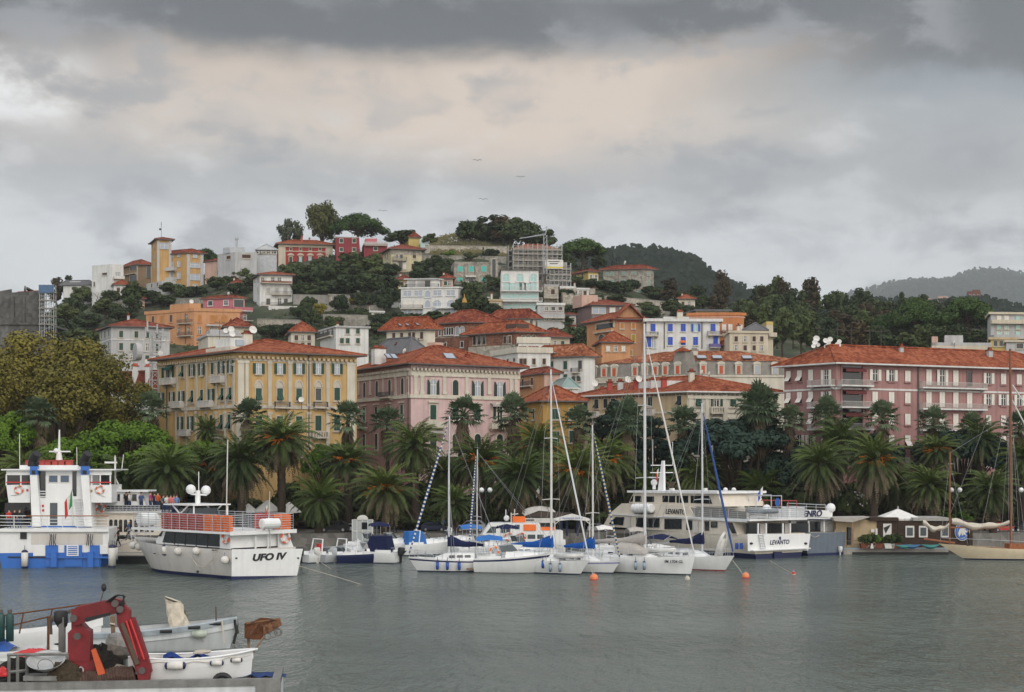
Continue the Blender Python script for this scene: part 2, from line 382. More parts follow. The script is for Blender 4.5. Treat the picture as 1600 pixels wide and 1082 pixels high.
RG3=[(900,537),(1100,517),(1250,487),(1360,472),(1400,463),(1440,457),(1480,455),(1500,447),(1530,442),(1560,443),(1600,449),(1700,457),(1900,487)]
mf=far_z(RG3,5600,2500,4.)
r3=MB().grid(fan(1010,6600,44,-.05,.65,90,mf)).build('mountain',FARM,smooth=True,fix=False);tag(r3,kind='structure')
# ---------------------------------------------------------------- water
wm,ntw,wb=new_mat('harbour_water');Nw=ntw.nodes;Lw=ntw.links
wb.inputs['Base Color'].default_value=(.12,.148,.130,1);wb.inputs['Roughness'].default_value=.12;wb.inputs['IOR'].default_value=1.333
tw=Nw.new('ShaderNodeTexCoord')
def wn(scale,sx,sy,detail,rough=.6):
  mp=Nw.new('ShaderNodeMapping');mp.inputs['Scale'].default_value=(sx,sy,1);mp.inputs['Rotation'].default_value=(0,0,R(12));Lw.new(tw.outputs['Object'],mp.inputs['Vector'])
  n=Nw.new('ShaderNodeTexNoise');n.inputs['Scale'].default_value=scale;n.inputs['Detail'].default_value=detail;n.inputs['Roughness'].default_value=rough;Lw.new(mp.outputs['Vector'],n.inputs['Vector']);return n.outputs['Fac']
a1,a2,a3=wn(.75,1.2,.5,3),wn(3.6,1.1,.5,4),wn(.035,.5,1.6,4)
def wmath(op,a,b):
  n=Nw.new('ShaderNodeMath');n.operation=op
  for i,x in enumerate((a,b)):
    if isinstance(x,float): n.inputs[i].default_value=x
    else: Lw.new(x,n.inputs[i])
  return n.outputs[0]
hgt=wmath('ADD',wmath('MULTIPLY',a1,1.9),wmath('MULTIPLY',a2,.55))
gust=Nw.new('ShaderNodeMapRange');gust.inputs['From Min'].default_value=.38;gust.inputs['From Max'].default_value=.62;gust.inputs['To Min'].default_value=.55;gust.inputs['To Max'].default_value=1.15;Lw.new(a3,gust.inputs['Value'])
wbp=Nw.new('ShaderNodeBump');wbp.inputs['Distance'].default_value=1.;Lw.new(gust.outputs['Result'],wbp.inputs['Strength']);Lw.new(hgt,wbp.inputs['Height']);Lw.new(wbp.outputs['Normal'],wb.inputs['Normal'])
wat=MB().add([(-2500,-300,0),(2500,-300,0),(2500,QUAY+1,0),(-2500,QUAY+1,0)],[(0,1,2,3)]).build('water',wm,fix=False);tag(wat,kind='structure')
ld=MB().add([(-4400,QUAY+2,.9),(4400,QUAY+2,.9),(4400,6900,.9),(-4400,6900,.9)],[(0,1,2,3)]).build('land',hm,fix=False);tag(ld,kind='structure')
# ---------------------------------------------------------------- the damp air
hz=bpy.data.materials.new('damp_air');hz.use_nodes=True;hn=hz.node_tree;hn.nodes.clear()
ho=hn.nodes.new('ShaderNodeOutputMaterial');hv=hn.nodes.new('ShaderNodeVolumePrincipled')
hv.inputs['Color'].default_value=(.93,.96,1,1);hv.inputs['Density'].default_value=.0001;hv.inputs['Anisotropy'].default_value=.2
hn.links.new(hv.outputs[0],ho.inputs['Volume'])
HAZE=MB().box(-4600,4600,-400,7000,-5,850).build('haze',hz);tag(HAZE,kind='stuff')
# ---------------------------------------------------------------- buildings: the kit
def wallm(n,c,streak=.16,var=.14): return mat('wall_'+n,c,.9,var,.35,streak=streak,bump=.12,bs=9.)
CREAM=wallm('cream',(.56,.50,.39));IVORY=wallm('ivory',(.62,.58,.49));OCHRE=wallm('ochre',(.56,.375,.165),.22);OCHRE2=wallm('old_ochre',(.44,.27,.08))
PINK=wallm('pink',(.62,.45,.44),.22);PINK_SHADE=wallm('shaded_pink',(.44,.27,.26));MAUVE=wallm('mauve',(.375,.21,.20),.22);WHITEW=wallm('white',(.68,.68,.66),.2);GREYW=wallm('pale_grey',(.46,.46,.46))  # the darker pink is the pink palazzo wall with shade mixed in
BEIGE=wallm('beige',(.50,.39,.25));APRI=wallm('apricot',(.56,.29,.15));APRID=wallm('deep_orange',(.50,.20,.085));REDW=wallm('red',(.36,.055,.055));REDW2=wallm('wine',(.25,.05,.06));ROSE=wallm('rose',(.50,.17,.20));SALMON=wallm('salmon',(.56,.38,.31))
BRICK=stone_mat('brickwork',(.26,.12,.08),3.);STONE=stone_mat('grey_stone',(.30,.28,.24),1.);STONEP=stone_mat('pale_stone',(.40,.36,.30),1.2);FORT=stone_mat('fort_stone',(.105,.103,.098),.7);BROWNW=wallm('brown',(.26,.18,.11));YELW=wallm('yellow',(.55,.42,.16));MAUVEG=wallm('mauve_grey',(.25,.18,.18));LEMON=wallm('pale_lemon',(.58,.52,.34))
TILE=roof_mat('roof_tiles',(.225,.058,.028),(.33,.115,.058));TILE2=roof_mat('old_roof_tiles',(.22,.07,.036),(.38,.17,.09));TILED=roof_mat('dark_roof_tiles',(.165,.042,.026),(.28,.09,.05));SLATE=mat('slate',(.13,.13,.14),.8,.25,2.);MANS=mat('mansard_slate',(.24,.225,.20),.85,.25,1.2);TERR=mat('terrace_paving',(.35,.32,.28),.9,.3,1.)
GREEN=mat('shutter_green',(.012,.062,.045),.6,.25,3.);GREEND=mat('shutter_dark_green',(.012,.028,.026),.6,.25,3.);SHW=mat('shutter_white',(.74,.71,.65),.7,.1,3.);SHBLUE=mat('shutter_blue',(.03,.09,.50),.6,.15,3.);SHRED=mat('shutter_red',(.48,.085,.03),.6,.2,3.);SHTEAL=mat('shutter_teal',(.08,.50,.44),.6,.1,3.);SHBR=mat('shutter_brown',(.07,.035,.025),.7,.2,3.);SHYEL=mat('shutter_mustard',(.36,.26,.03),.7,.2,3.);SHOR=mat('shutter_orange',(.50,.22,.06),.7)
TEALG=glass_mat('aqua_glass',(.30,.52,.50),.15);FRW=mat('window_white',(.66,.65,.62),.6);IRON=mat('railing_iron',(.07,.07,.075),.6);RAILW=mat('railing_white',(.55,.53,.50),.7);TRIM=mat('stone_trim',(.55,.50,.42),.9,.12,1.,streak=.25);GUT=mat('gutter',(.10,.085,.08),.6)
REDCH=mat('chimney_red',(.40,.07,.05),.8)
view_=[0,0,1.]
def view(ox,oy,s): view_[:]=[ox,oy,s]
def vx(x): return view_[0]+x*view_[2]
def vy(y): return view_[1]+y*view_[2]
WC={}
def arch_poly(w,h,kind,n=7):
  if kind == 'sq': return [(-w/2,0),(w/2,0),(w/2,h),(-w/2,h)]
  r=w/2
  if kind == 'round': top=[(r*math.cos(math.pi*i/n),h-r+r*math.sin(math.pi*i/n)) for i in range(n+1)]
  else:           # pointed
    rise=w*.75;top=[(r-(w*.5)*(i/4)**1.5,h-rise+rise*math.sin(math.pi/2*i/4)) for i in range(5)];top += [(-x,z) for x,z in reversed(top[:-1])]
  return [(-r,0),(r,0)]+top
def ring(mb,outer,inner,d):
  n=len(outer);vs=[(x,0,z) for x,z in outer]+[(x,0,z) for x,z in inner]+[(x,-d,z) for x,z in outer]+[(x,-d,z) for x,z in inner]
  fs=[]
  for i in range(n):
    j=(i+1) % n;fs += [(2*n+i,2*n+j,3*n+j,3*n+i),(i,j,2*n+j,2*n+i),(n+i,3*n+i,3*n+j,n+j)]
  mb.add(vs,fs)
def window_parts(kind,w,h,arch,sh,fr,pane,sw,hood):
  key=(kind,round(w,2),round(h,2),arch,sh.name,fr.name,pane.name,sw,hood)
  if key in WC: return WC[key]
  inn=arch_poly(w,h,arch);out=arch_poly(w+2*sw,h+(sw if arch == 'sq' else sw),arch);n=len(inn)
  out=[(x,z-(sw*.6 if i < 2 else 0)) for i,(x,z) in enumerate(out)]
  f=MB();ring(f,out,inn,.10);f.box(-w/2-sw-.08,w/2+sw+.08,-.20,.0,-.16-sw*.6,-.02-sw*.6)
  if hood: f.box(-w/2-sw-.15,w/2+sw+.15,-.3,0,h+sw+.12,h+sw+.34)
  parts=[('window',f.fix(f.mesh('window',[fr])),0)]
  def pmesh(): 
    p=MB();p.mi(0).prism(inn,.03,Matrix.Translation((0,-.035,0)))
    if kind != 'd':
      p.mi(1).box(-.05,.05,-.07,-.02,0,h-.03);p.box(-w/2,w/2,-.068,-.02,h*.62,h*.62+.07);p.box(-w/2,-w/2+.08,-.072,-.02,0,h*(.98 if arch == 'sq' else .7));p.box(w/2-.08,w/2,-.072,-.02,0,h*(.98 if arch == 'sq' else .7))
    return p.fix(p.mesh('pane',[pane,FRW]))
  def leaf(sg,x0,x1,z0,z1,a,b):
    s=MB();s.box(min(x0,x1),max(x0,x1),a,b,z0,z1)
    k=max(3,int((z1-z0)/.16))
    for i in range(k): zz=z0+(z1-z0)*(i+.3)/k;s.box(min(x0,x1)+.06,max(x0,x1)-.06,a-.03,a,zz,zz+(z1-z0)/k*.45)
    return s.fix(s.mesh('shutter',[sh]))
  if kind in 'go' or kind == 'd': parts.append(('pane',pmesh(),1))
  if kind == 'o':
    lw=min(w*.5,.75)
    if arch != 'sq':
      q=[(0,0),(lw,0),(lw,h*.72),(lw*.6,h*.9),(lw*.1,h)]
      for sg in (-1,1):
        s=MB();s.prism([(sg*(w/2+lw+.03-x) if True else 0,z) for x,z in q],.05,Matrix.Translation((0,-.17,0)));parts.append(('shutter',s.fix(s.mesh('shutter',[sh])),1))
    else:
      for sg in (-1,1): parts.append(('shutter',leaf(sg,sg*(w/2+.02),sg*(w/2+lw+.02),0,h,-.18,-.13),1))
  if kind == 'c':
    if arch == 'sq':
      for sg in (-1,1): parts.append(('shutter',leaf(sg,sg*.015,sg*(w/2-.01),.02,h-.02,-.09,-.04),1))
    else:
      for sg in (-1,1):
        pol=[(max(.015,x) if sg > 0 else min(-.015,x),z) for x,z in inn]
        s=MB();s.prism(pol,.05,Matrix.Translation((0,-.07,0)));parts.append(('shutter',s.fix(s.mesh('shutter',[sh])),1))
  if kind == 't':
    for sg in (-1,1):
      s=MB();a,b=sorted((sg*.015,sg*(w/2-.01)));s.box(a,b,-.09,-.04,h*.48,h-.02)
      s.hexa([(a,-.62,.06),(b,-.62,.06),(b,-.57,.06),(a,-.57,.06)],[(a,-.11,h*.47),(b,-.11,h*.47),(b,-.06,h*.47),(a,-.06,h*.47)])
      parts.append(('shutter',s.fix(s.mesh('shutter',[sh])),1))
    p=MB();p.box(-w/2+.01,w/2-.01,-.03,-.002,.02,h*.5);parts.append(('pane',p.fix(p.mesh('pane',[GLASSD])),1))
  WC[key]=parts;return parts
class Bld:
  def __init__(s,name,label,cat,c,top,base,xr,xl=None,ar=12.,al=None,d=None,wall=CREAM,wallB=None,D=9.,foot=9.,band=None):
    c=vx(c);s.cpx=c;s.d=d or hill_at(c,vy(base));d=s.d;zb=ground(PX(c,d),d)-.1 if base is None else PZ(vy(base),d)
    s.al=90-ar if al is None else al;s.ar=ar
    s.u=Vector((math.cos(R(ar)),math.sin(R(ar)),0));s.w=Vector((-math.cos(R(s.al)),math.sin(R(s.al)),0))
    s.C=Vector((PX(c,d),d,0));s.zb=zb
    s.L=s._t(s.u,vx(xr));s.D=s._t(s.w,vx(xl)) if xl is not None else D
    if not 6 < s.D < 30:           # shallow flank: keep a real depth,turned so that it still ends at xl
      s.D=D;k=(vx(xl)-800)/FP if xl is not None else None
      if k is not None:
        a,b=0.,140.
        for _ in range(40):
          m=(a+b)/2;q=(s.C.x-D*math.cos(R(m)))/(d+D*math.sin(R(m)))
          if q < k: a=m
          else: b=m
        s.al=a;s.w=Vector((-math.cos(R(a)),math.sin(R(a)),0))
    s.h=PZ(vy(top),d)-zb
    s.root=thing(name,label,cat,(s.C.x,s.C.y,zb));USED.add(label)
    pts=s.foot(0);b=MB();
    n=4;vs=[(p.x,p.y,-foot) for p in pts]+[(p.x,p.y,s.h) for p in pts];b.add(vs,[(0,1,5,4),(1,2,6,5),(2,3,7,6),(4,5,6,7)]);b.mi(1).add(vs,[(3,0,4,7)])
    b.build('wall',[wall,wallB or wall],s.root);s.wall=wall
    cx=s.C+s.u*s.L*.5;s.mx,s.my=proj((cx.x,cx.y,zb+s.h*.6))
    s.k=.62 if d < 300 else .8;s.sty=dict(sh=GREEN,fr=TRIM,pane=GLASSD,sw=.16,arch='sq',hood=False)
    s.roofz=None;s.roof_o=None
  def _t(s,dr,px):
    k=(px-800)/FP;return (k*s.C.y-s.C.x)/(dr.x-k*dr.y)
  def foot(s,o,oz=0):
    u,w=s.u,s.w;return [-u*o-w*o,u*(s.L+o)-w*o,u*(s.L+o)+w*(s.D+o),-u*o+w*(s.D+o)]
  def fac(s,side): return (s.u,s.ar,s.L) if side == 'A' else (s.w,-s.al,s.D)
  def z(s,y,side='A',x=None):
    d=s.d
    if x is not None:
      dr=s.fac(side)[0];d=s.d+dr.y*s._t(dr,vx(x))
    return PZ(vy(y),d)-s.zb
  def at(s,side,x,z,off=0.):
    dr,th,_=s.fac(side);n=Vector((math.sin(R(th)),-math.cos(R(th)),0));p=dr*s._t(dr,vx(x))+n*off;return Vector((p.x,p.y,z))
  def win(s,side,xs,ys,kind='c',w=1.1,at=None,**st):
    S=dict(s.sty);S.update(st);dr,th,_=s.fac(side);w=w*s.k;S['sw'] *= s.k
    kk=kind if len(kind) == len(xs) else kind*len(xs)
    for x,k in zip(xs,kk):
      if k == '-': continue
      ref=x if at is None else at
      z0,z1=s.z(ys[1],side,ref),s.z(ys[0],side,ref)
      parent=None
      for nm,me,lv in window_parts(k,w,round(z1-z0,1),S['arch'],S['sh'],S['fr'],S['pane'],S['sw'],S['hood']):
        if lv == 0: parent=put(nm,me,s.root,s.at(side,x,z0),R(th))
        else: put(nm,me,parent)
    return s
  def rows(s,side,xs,yss,kinds='c',w=1.1,**st):
    kinds=kinds if isinstance(kinds,(list,tuple)) else [kinds]*len(yss)
    for ys,k in zip(yss,kinds): s.win(side,xs,ys,k,w,**st)
    return s
  def strip(s,side,x0,x1,z0,z1,out,m,name):
    """box on a facade between two columns"""
    dr,th,Ln=s.fac(side);a=s._t(dr,vx(x0)) if x0 is not None else 0;b=s._t(dr,vx(x1)) if x1 is not None else Ln
    a,b=min(a,b),max(a,b);M_=Matrix.Rotation(R(th),4,'Z');sg=1 if side == 'A' else -1
    q=MB();q.box(min(a*sg,b*sg),max(a*sg,b*sg),-out,-.002,z0,z1)
    return q.build(name,m,s.root,None,R(th))
  def course(s,y,hh=.35,out=.22,m=TRIM,name='string_course',sides='AB'):
    """a moulding round the walls"""
    z=s.z(y);hh *= s.k;out *= s.k;a,b=s.foot(0),s.foot(out);q=MB()
    for i in range(4): j=(i+1) % 4;q.hexa([(a[i].x,a[i].y,z),(b[i].x,b[i].y,z),(b[j].x,b[j].y,z),(a[j].x,a[j].y,z)],[(a[i].x,a[i].y,z+hh),(b[i].x,b[i].y,z+hh),(b[j].x,b[j].y,z+hh),(a[j].x,a[j].y,z+hh)])
    q.build(name,m,s.root);return s
  def dentils(s,z,m=TRIM,hh=.45,out=.4,step=.9,name='dentil_course'):
    q=MB()
    for side in 'AB':
      dr,th,Ln=s.fac(side);M_=Matrix.Rotation(R(th),4,'Z');sg=1 if side == 'A' else -1
      for i in range(int(Ln/step)): x=sg*(i+.5)*step;q.box(x-.16,x+.16,-out,.0,z,z+hh,M_)
    q.build(name,m,s.root);return s
  def pil(s,side,xs,y0,y1,wd=.6,m=TRIM,out=.14):
    for x in xs:
      z0,z1=s.z(y1,side,x),s.z(y0,side,x);dr,th,_=s.fac(side)
      wd_=wd;wd=wd*s.k;q=MB();q.box(-wd/2,wd/2,-out,-.002,z0,z1);q.box(-wd/2-.08,wd/2+.08,-out-.06,-.002,z1-.35,z1-.02);q.box(-wd/2-.08,wd/2+.08,-out-.06,-.002,z0+.02,z0+.4)
      q.build('pilaster',m,s.root,s.at(side,x,0),R(th));wd=wd_
    return s
  def hip(s,rise,over=.8,m=TILE,hipf=1.,fas=GUT,name='roof',gable=False,th=.22):
    o=over*(.8 if s.d < 300 else .9);rise *= .6 if s.d < 300 else .68;th *= .8;e=s.foot(o);z=s.h;L_,D_=s.L+2*o,s.D+2*o;q=MB()
    ev=[Vector((p.x,p.y,z+th)) for p in e];lo=[Vector((p.x,p.y,z)) for p in e]
    if L_ >= D_: A,B=(ev[0]+ev[3])/2,(ev[1]+ev[2])/2;ax=s.u;ins=D_/2*hipf
    else: A,B=(ev[0]+ev[1])/2,(ev[3]+ev[2])/2;ax=s.w;ins=L_/2*hipf
    ins=min(ins,(B-A).length/2-.02);A=A+ax*ins;B=B-ax*ins;A.z += rise;B.z += rise
    if L_ >= D_: fs=[(ev[0],ev[1],B,A),(ev[1],ev[2],B),(ev[2],ev[3],A,B),(ev[3],ev[0],A)]
    else: fs=[(ev[0],ev[1],A),(ev[1],ev[2],B,A),(ev[2],ev[3],B),(ev[3],ev[0],A,B)]
    for f in fs: q.mi(0).add(f,[tuple(range(len(f)))])
    for i in range(4): j=(i+1) % 4;q.mi(1).add([lo[i],lo[j],ev[j],ev[i]],[(0,1,2,3)])
    q.add(lo,[(3,2,1,0)])
    q.mi(0);q.tube([A+Vector((0,0,.02)),B+Vector((0,0,.02))],.16,5)
    for i,p in enumerate(ev):
      t=A if (p-A).length < (p-B).length else B;q.tube([p+Vector((0,0,.03)),t+Vector((0,0,.03))],.14,5)
    s.roof_o=q.build(name,[m,fas],s.root);s.rz=(A,B,rise,z+th,e);return s
  def flat(s,par=.6,m=TERR,pm=None,over=0.,name='roof'):
    e=s.foot(over+.0);q=MB();z=s.h;a=s.foot(over);b=s.foot(over-.3)
    q.mi(0).add([(p.x,p.y,z+.1) for p in b],[(0,1,2,3)])
    q.mi(1)
    for i in range(4): j=(i+1) % 4;q.hexa([(b[i].x,b[i].y,z-.05),(a[i].x,a[i].y,z-.05),(a[j].x,a[j].y,z-.05),(b[j].x,b[j].y,z-.05)],[(b[i].x,b[i].y,z+par),(a[i].x,a[i].y,z+par),(a[j].x,a[j].y,z+par),(b[j].x,b[j].y,z+par)])
    s.roof_o=q.build(name,[m,pm or s.wall],s.root);return s
  def up(s,fu,fw,z):
    p=s.u*(s.L*fu)+s.w*(s.D*fw);return Vector((p.x,p.y,z))
  def chimney(s,fu,fw,z0,z1,wd=.8,m=IVORY,cap=TILED):
    z0,z1,wd=s.h+(z0-s.h)*.5,s.h+(z1-s.h)*s.k,wd*.75;q=MB();q.box(-wd/2,wd/2,-wd*.35,wd*.35,z0,z1);q.mi(1);q.box(-wd/2-.12,wd/2+.12,-wd*.35-.12,wd*.35+.12,z1,z1+.14);q.box(-wd/2+.1,wd/2-.1,-.15,.15,z1+.14,z1+.45)
    q.build('chimney',[m,cap],s.roof_o,s.up(fu,fw,0),R(s.ar));return s
  def skylight(s,fu,fw,z,tilt=25,w=1.2):
    z=s.h+(z-s.h)*.6;w *= .7;q=MB();q.mi(0).box(-w/2,w/2,-.7,.7,0,.12);q.mi(1).box(-w/2+.1,w/2-.1,-.6,.6,.12,.14)
    o=q.build('skylight',[GUT,GLASSP],s.roof_o,s.up(fu,fw,z));o.rotation_euler=(R(tilt),0,R(s.ar));return s
  def dish(s,fu,fw,z,r=.5,az=150):
    r *= .75;z=s.h+(z-s.h)*s.k;q=MB();q.lathe([(.02,.0),(r*.5,.05*r),(r,.28*r),(r*.97,.30*r),(r*.45,.12*r),(.02,.06*r)],12)
    Mx=Matrix.Rotation(R(az),4,'Z') @ Matrix.Rotation(R(70),4,'Y');q.v=[tuple(Mx @ Vector(v)) for v in q.v]
    q.mi(1);q.tube([(0,0,-1.2),(0,0,0)],.04,5);q.build('satellite_dish',[FRW,GUT],s.root,s.up(fu,fw,z),smooth=False);return s
  def aerial(s,fu,fw,z,hh=3.):
    z=s.h+(z-s.h)*s.k;hh *= s.k;q=MB();q.tube([(0,0,-1),(0,0,hh)],.035,4);q.tube([(-.7,0,hh*.85),(.7,.1,hh*.85)],.025,4);
    for i in range(5): q.tube([(-.6+.3*i,-.3,hh*.85+.02),(-.6+.3*i,.35,hh*.85+.02)],.015,3)
    q.build('aerial',GUT,s.root,s.up(fu,fw,z));return s
  def balc(s,side,x0,x1,y,dep=1.,rail='bars',m=IRON,hh=1.,slab=TRIM,wm_=None):
    dr,th,_=s.fac(side);a,b=s._t(dr,vx(x0)),s._t(dr,vx(x1));a,b=min(a,b),max(a,b);sg=1 if side == 'A' else -1
    x0,x1=(a,b) if sg > 0 else (-b,-a);z=s.z(y,side,None if x0 is None else view_inv(s,side,(a+b)/2))
    dep *= s.k+.1;hh *= s.k;q=MB();q.box(x0,x1,-dep,-.002,z-.18,z)
    for x in (x0+.2,x1-.4): q.hexa([(x,-dep*.25,z-.5),(x+.2,-dep*.25,z-.5),(x+.2,-.004,z-.5),(x,-.004,z-.5)],[(x,-dep*.85,z-.185),(x+.2,-dep*.85,z-.185),(x+.2,-.004,z-.185),(x,-.004,z-.185)])
    bo=q.build('balcony',slab,s.root,None,R(th))
    r=MB()
    if rail == 'solid':
      r.box(x0,x1,-dep,-dep+.1,z+.002,z+hh);r.box(x0,x0+.1,-dep+.1,-.01,z+.002,z+hh);r.box(x1-.1,x1,-dep+.1,-.01,z+.002,z+hh)
    else:
      n=max(3,int((x1-x0)/(.16 if rail == 'bars' else .3)));rr=.018 if rail == 'bars' else .07
      for i in range(n+1): x=x0+.04+(x1-x0-.08)*i/n;r.box(x-rr,x+rr,-dep+.02,-dep+.02+2*rr,z,z+hh)
      for xx in (x0+.04,x1-.04):
        for i in range(1,5): yy=-dep+.02+(dep-.05)*i/5;r.box(xx-rr,xx+rr,yy,yy+2*rr,z,z+hh)
      tr=.04 if rail == 'bars' else .09
      r.box(x0,x1,-dep,-dep+2*tr,z+hh,z+hh+tr);r.box(x0,x0+2*tr,-dep+2*tr,0,z+hh,z+hh+tr);r.box(x1-2*tr,x1,-dep+2*tr,0,z+hh,z+hh+tr)
    r.build('railing',m,bo);return s
  def awn(s,side,x0,x1,y,drop=.7,out=1.3,m=CANVG):
    dr,th,_=s.fac(side);a,b=s._t(dr,vx(x0)),s._t(dr,vx(x1));a,b=min(a,b),max(a,b);sg=1 if side == 'A' else -1
    x0,x1=(a,b) if sg > 0 else (-b,-a);z=s.z(y,side,view_inv(s,side,(a+b)/2))
    drop *= s.k;out *= s.k;q=MB();q.hexa([(x0,-out,z-drop-.06),(x1,-out,z-drop-.06),(x1,-.01,z-.06),(x0,-.01,z-.06)],[(x0,-out,z-drop),(x1,-out,z-drop),(x1,-.01,z),(x0,-.01,z)]);q.box(x0,x1,-out-.03,-out,z-drop-.3,z-drop)
    q.build('awning',m,s.root,None,R(th));return s
  def recess(s,side,x0,x1,y0,y1,arch='sq',m=None,name='loggia'):
    """a dark loggia opening: frame standing proud with the deep room behind it"""
    dr,th,_=s.fac(side);a,b=s._t(dr,vx(x0)),s._t(dr,vx(x1));w=abs(b-a);xm=(a+b)/2*(1 if side == 'A' else -1);xi=view_inv(s,side,(a+b)/2)
    z0,z1=s.z(y1,side,xi),s.z(y0,side,xi);q=MB();inn=arch_poly(w,z1-z0,arch);q.mi(0).prism(inn,.03,Matrix.Translation((xm,-.04,z0)))
    out=[(x*1.12,z if i < 2 else z+.12*w*.5) for i,(x,z) in enumerate(inn)];f=MB();ring(f,out,inn,.18);o=len(q.v);q.mi(1).add([(v[0]+xm,v[1],v[2]+z0) for v in f.v],f.f)
    q.build(name,[GLASSD,m or TRIM],s.root,None,R(th));return s
  def pipe(s,side,x,y0,y1):
    q=MB();q.tube([(0,0,s.z(y1,side,x)),(0,0,s.z(y0,side,x))],.09,5);q.build('drainpipe',GUT,s.root,s.at(side,x,0,.14));return s
  def box_on(s,name,fu0,fu1,fw0,fw1,z0,z1,m,**k):
    zs=lambda z: s.h+(z-s.h)*s.k if z > s.h else z
    z0,z1=zs(z0),zs(z1);q=MB();pts=[s.up(a,b,0) for a,b in ((fu0,fw0),(fu1,fw0),(fu1,fw1),(fu0,fw1))]
    q.hexa([(p.x,p.y,z0) for p in pts],[(p.x,p.y,z1) for p in pts]);return q.build(name,m,s.root)
  def lm(s,phrase): mark(phrase,s.mx,s.my);return s
def view_inv(s,side,t):
  """zoom column of the point t metres along a facade"""
  dr=s.fac(side)[0];p=s.C+dr*t;px=800+FP*p.x/p.y
  return (px-view_[0])/view_[2]
# ---------------------------------------------------------------- the waterfront palazzi
VF=(220,500,.225)
view(*VF)
y1=Bld('palazzo','yellow palazzo with cream corner pilasters, green shutters and a hipped red roof','building',665,228,None,1500,115,ar=26,al=47,d=175,wall=OCHRE)
y1.hip(3.6,1.1,hipf=.9);y1.lm('yellow palazzo')
y1.dentils(y1.h-.7,BEIGE,.32,.45,.6);y1.strip('A',None,None,y1.h-.95,y1.h-.7,.1,TRIM,'frieze');y1.strip('B',None,None,y1.h-.95,y1.h-.7,.1,TRIM,'frieze')
y1.course(612,.7,.25);y1.course(575,.16,.12)
cA=[818,966,1098,1232,1362]
y1.win('A',cA,(303,375),'o',1.15,sh=GREEN,pane=GLASSP,sw=.1)
y1.win('A',cA,(475,560),'tttdc',1.2,arch='sq',sh=GREEN,hood=False)
y1.win('A',cA,(668,770),'ccccc',1.3,sh=GREEN)
y1.win('A',cA,(860,950),'c',1.3)
for x in cA:         # pointed lunette mouldings over the piano nobile windows
  z=y1.z(470,'A',x);q=MB();ring(q,[(a*1.25,b*1.15) for a,b in arch_poly(.95,.85,'point')],arch_poly(.95,.75,'point'),.1);q.prism(arch_poly(.9,.7,'point'),.04,Matrix.Translation((0,-.045,0)));q.build('window_hood',TRIM,y1.root,y1.at('A',x,z),R(26))
for x in (695,735): y1.pil('A',[x],283,600,1.25 if x == 695 else .7,IVORY,.2)
y1.pil('A',[895,1035,1165,1298],288,605,.75);y1.pil('A',[1458],295,605,1.7,IVORY,.2)
y1.pil('A',[700],635,900,2.2,IVORY,.2);y1.pil('A',[895,1035,1165,1298],640,900,.8);y1.pil('A',[1458],640,900,1.8,IVORY,.2)
cB=[628,565,500,427,360,292,215,156]
y1.win('B',cB,(305,385),'gocogtoc'.replace('g','o'),1.1,at=420)
y1.win('B',[x+(2 if i else 0) for i,x in enumerate([624,566,492,424,357,286,219,146])],(485,568),'ttottooo'[:8],1.1,at=420)
y1.win('B',[617,563,492,420,350,280],(665,765),'ttccoo',1.1,at=420)
y1.pil('B',[648,595,530,462,393,325,258,128],300,605,.55);y1.pil('B',[645,590,528,457,387,318,250],635,900,.6)
y1.balc('B',588,510,430,1.1,'balus',RAILW);y1.balc('B',245,165,443,1.1,'balus',RAILW);y1.balc('B',510,430,600,1.1,'balus',RAILW);y1.balc('B',305,230,605,1.1,'balus',RAILW);y1.balc('B',350,290,800,1.,'balus',RAILW);y1.balc('B',580,510,815)
y1.balc('A',925,1030,607,1.0);y1.balc('A',1195,1290,607,1.);y1.balc('A',1185,1290,815,1.1,'balus',RAILW)
y1.pipe('A',1165,250,900);y1.pipe('B',185,290,900)
y1.awn('B',240,195,310,.8,1.2,GREEN)
y1.box_on('roof_terrace',.02,.30,.10,.40,y1.h+.6,y1.h+1.5,IVORY);y1.box_on('attic_room',.06,.2,.16,.34,y1.h+1.5,y1.h+3.3,WHITEW);y1.box_on('attic_window',.10,.16,.145,.16,y1.h+1.8,y1.h+3.,GLASSP)
y1.chimney(.24,.22,y1.h+1.2,y1.h+4.4,1.5,IVORY);y1.dish(.27,.2,y1.h+5.2,.7,-60);y1.dish(.10,.2,y1.h+4.2,.55,-60);y1.aerial(.2,.5,y1.h+4,4);y1.chimney(.6,.3,y1.h+1.6,y1.h+2.6,.5)
y1.dish(.5,-.04,y1.z(745),.5,-90)
view(540,510,.2)
p1=Bld('palazzo','pink palazzo with arched top windows, white trim and balconies under a red roof','building',510,300,None,1360,88,ar=29,al=58,d=183,wall=PINK,wallB=PINK_SHADE)  # left flank takes the darker pink: its shade is put into the colour
p1.hip(5.2,1.2,hipf=.95);p1.lm('pink palazzo')
p1.dentils(p1.h-.75,TRIM,.32,.45,.55);p1.strip('A',None,None,p1.h-1.4,p1.h-.75,.18,IVORY,'frieze');p1.strip('B',None,None,p1.h-1.4,p1.h-.75,.18,TRIM,'frieze')
p1.course(560,.75,.3,IVORY)
pA=[683,857,1030,1203]
p1.win('A',pA,(413,535),'ocoo',1.35,arch='round',fr=IVORY,sh=GREEND,pane=GLASSP,at=683,sw=.2)
p1.win('A',pA,(618,730),'cccg',1.4,fr=IVORY,sh=GREEN,hood=True,at=683,sw=.25)
p1.win('A',pA,(840,965),'cccc',1.45,arch='round',fr=IVORY,sh=GREEND,at=857,hood=False,sw=.25)
p1.win('A',[1162],(632,730),'c',.7,sh=GREEND)
p1.pil('A',[545,595,770,945,1120,1290,1330],375,535,.75,IVORY)
pB=[447,347,247,150]
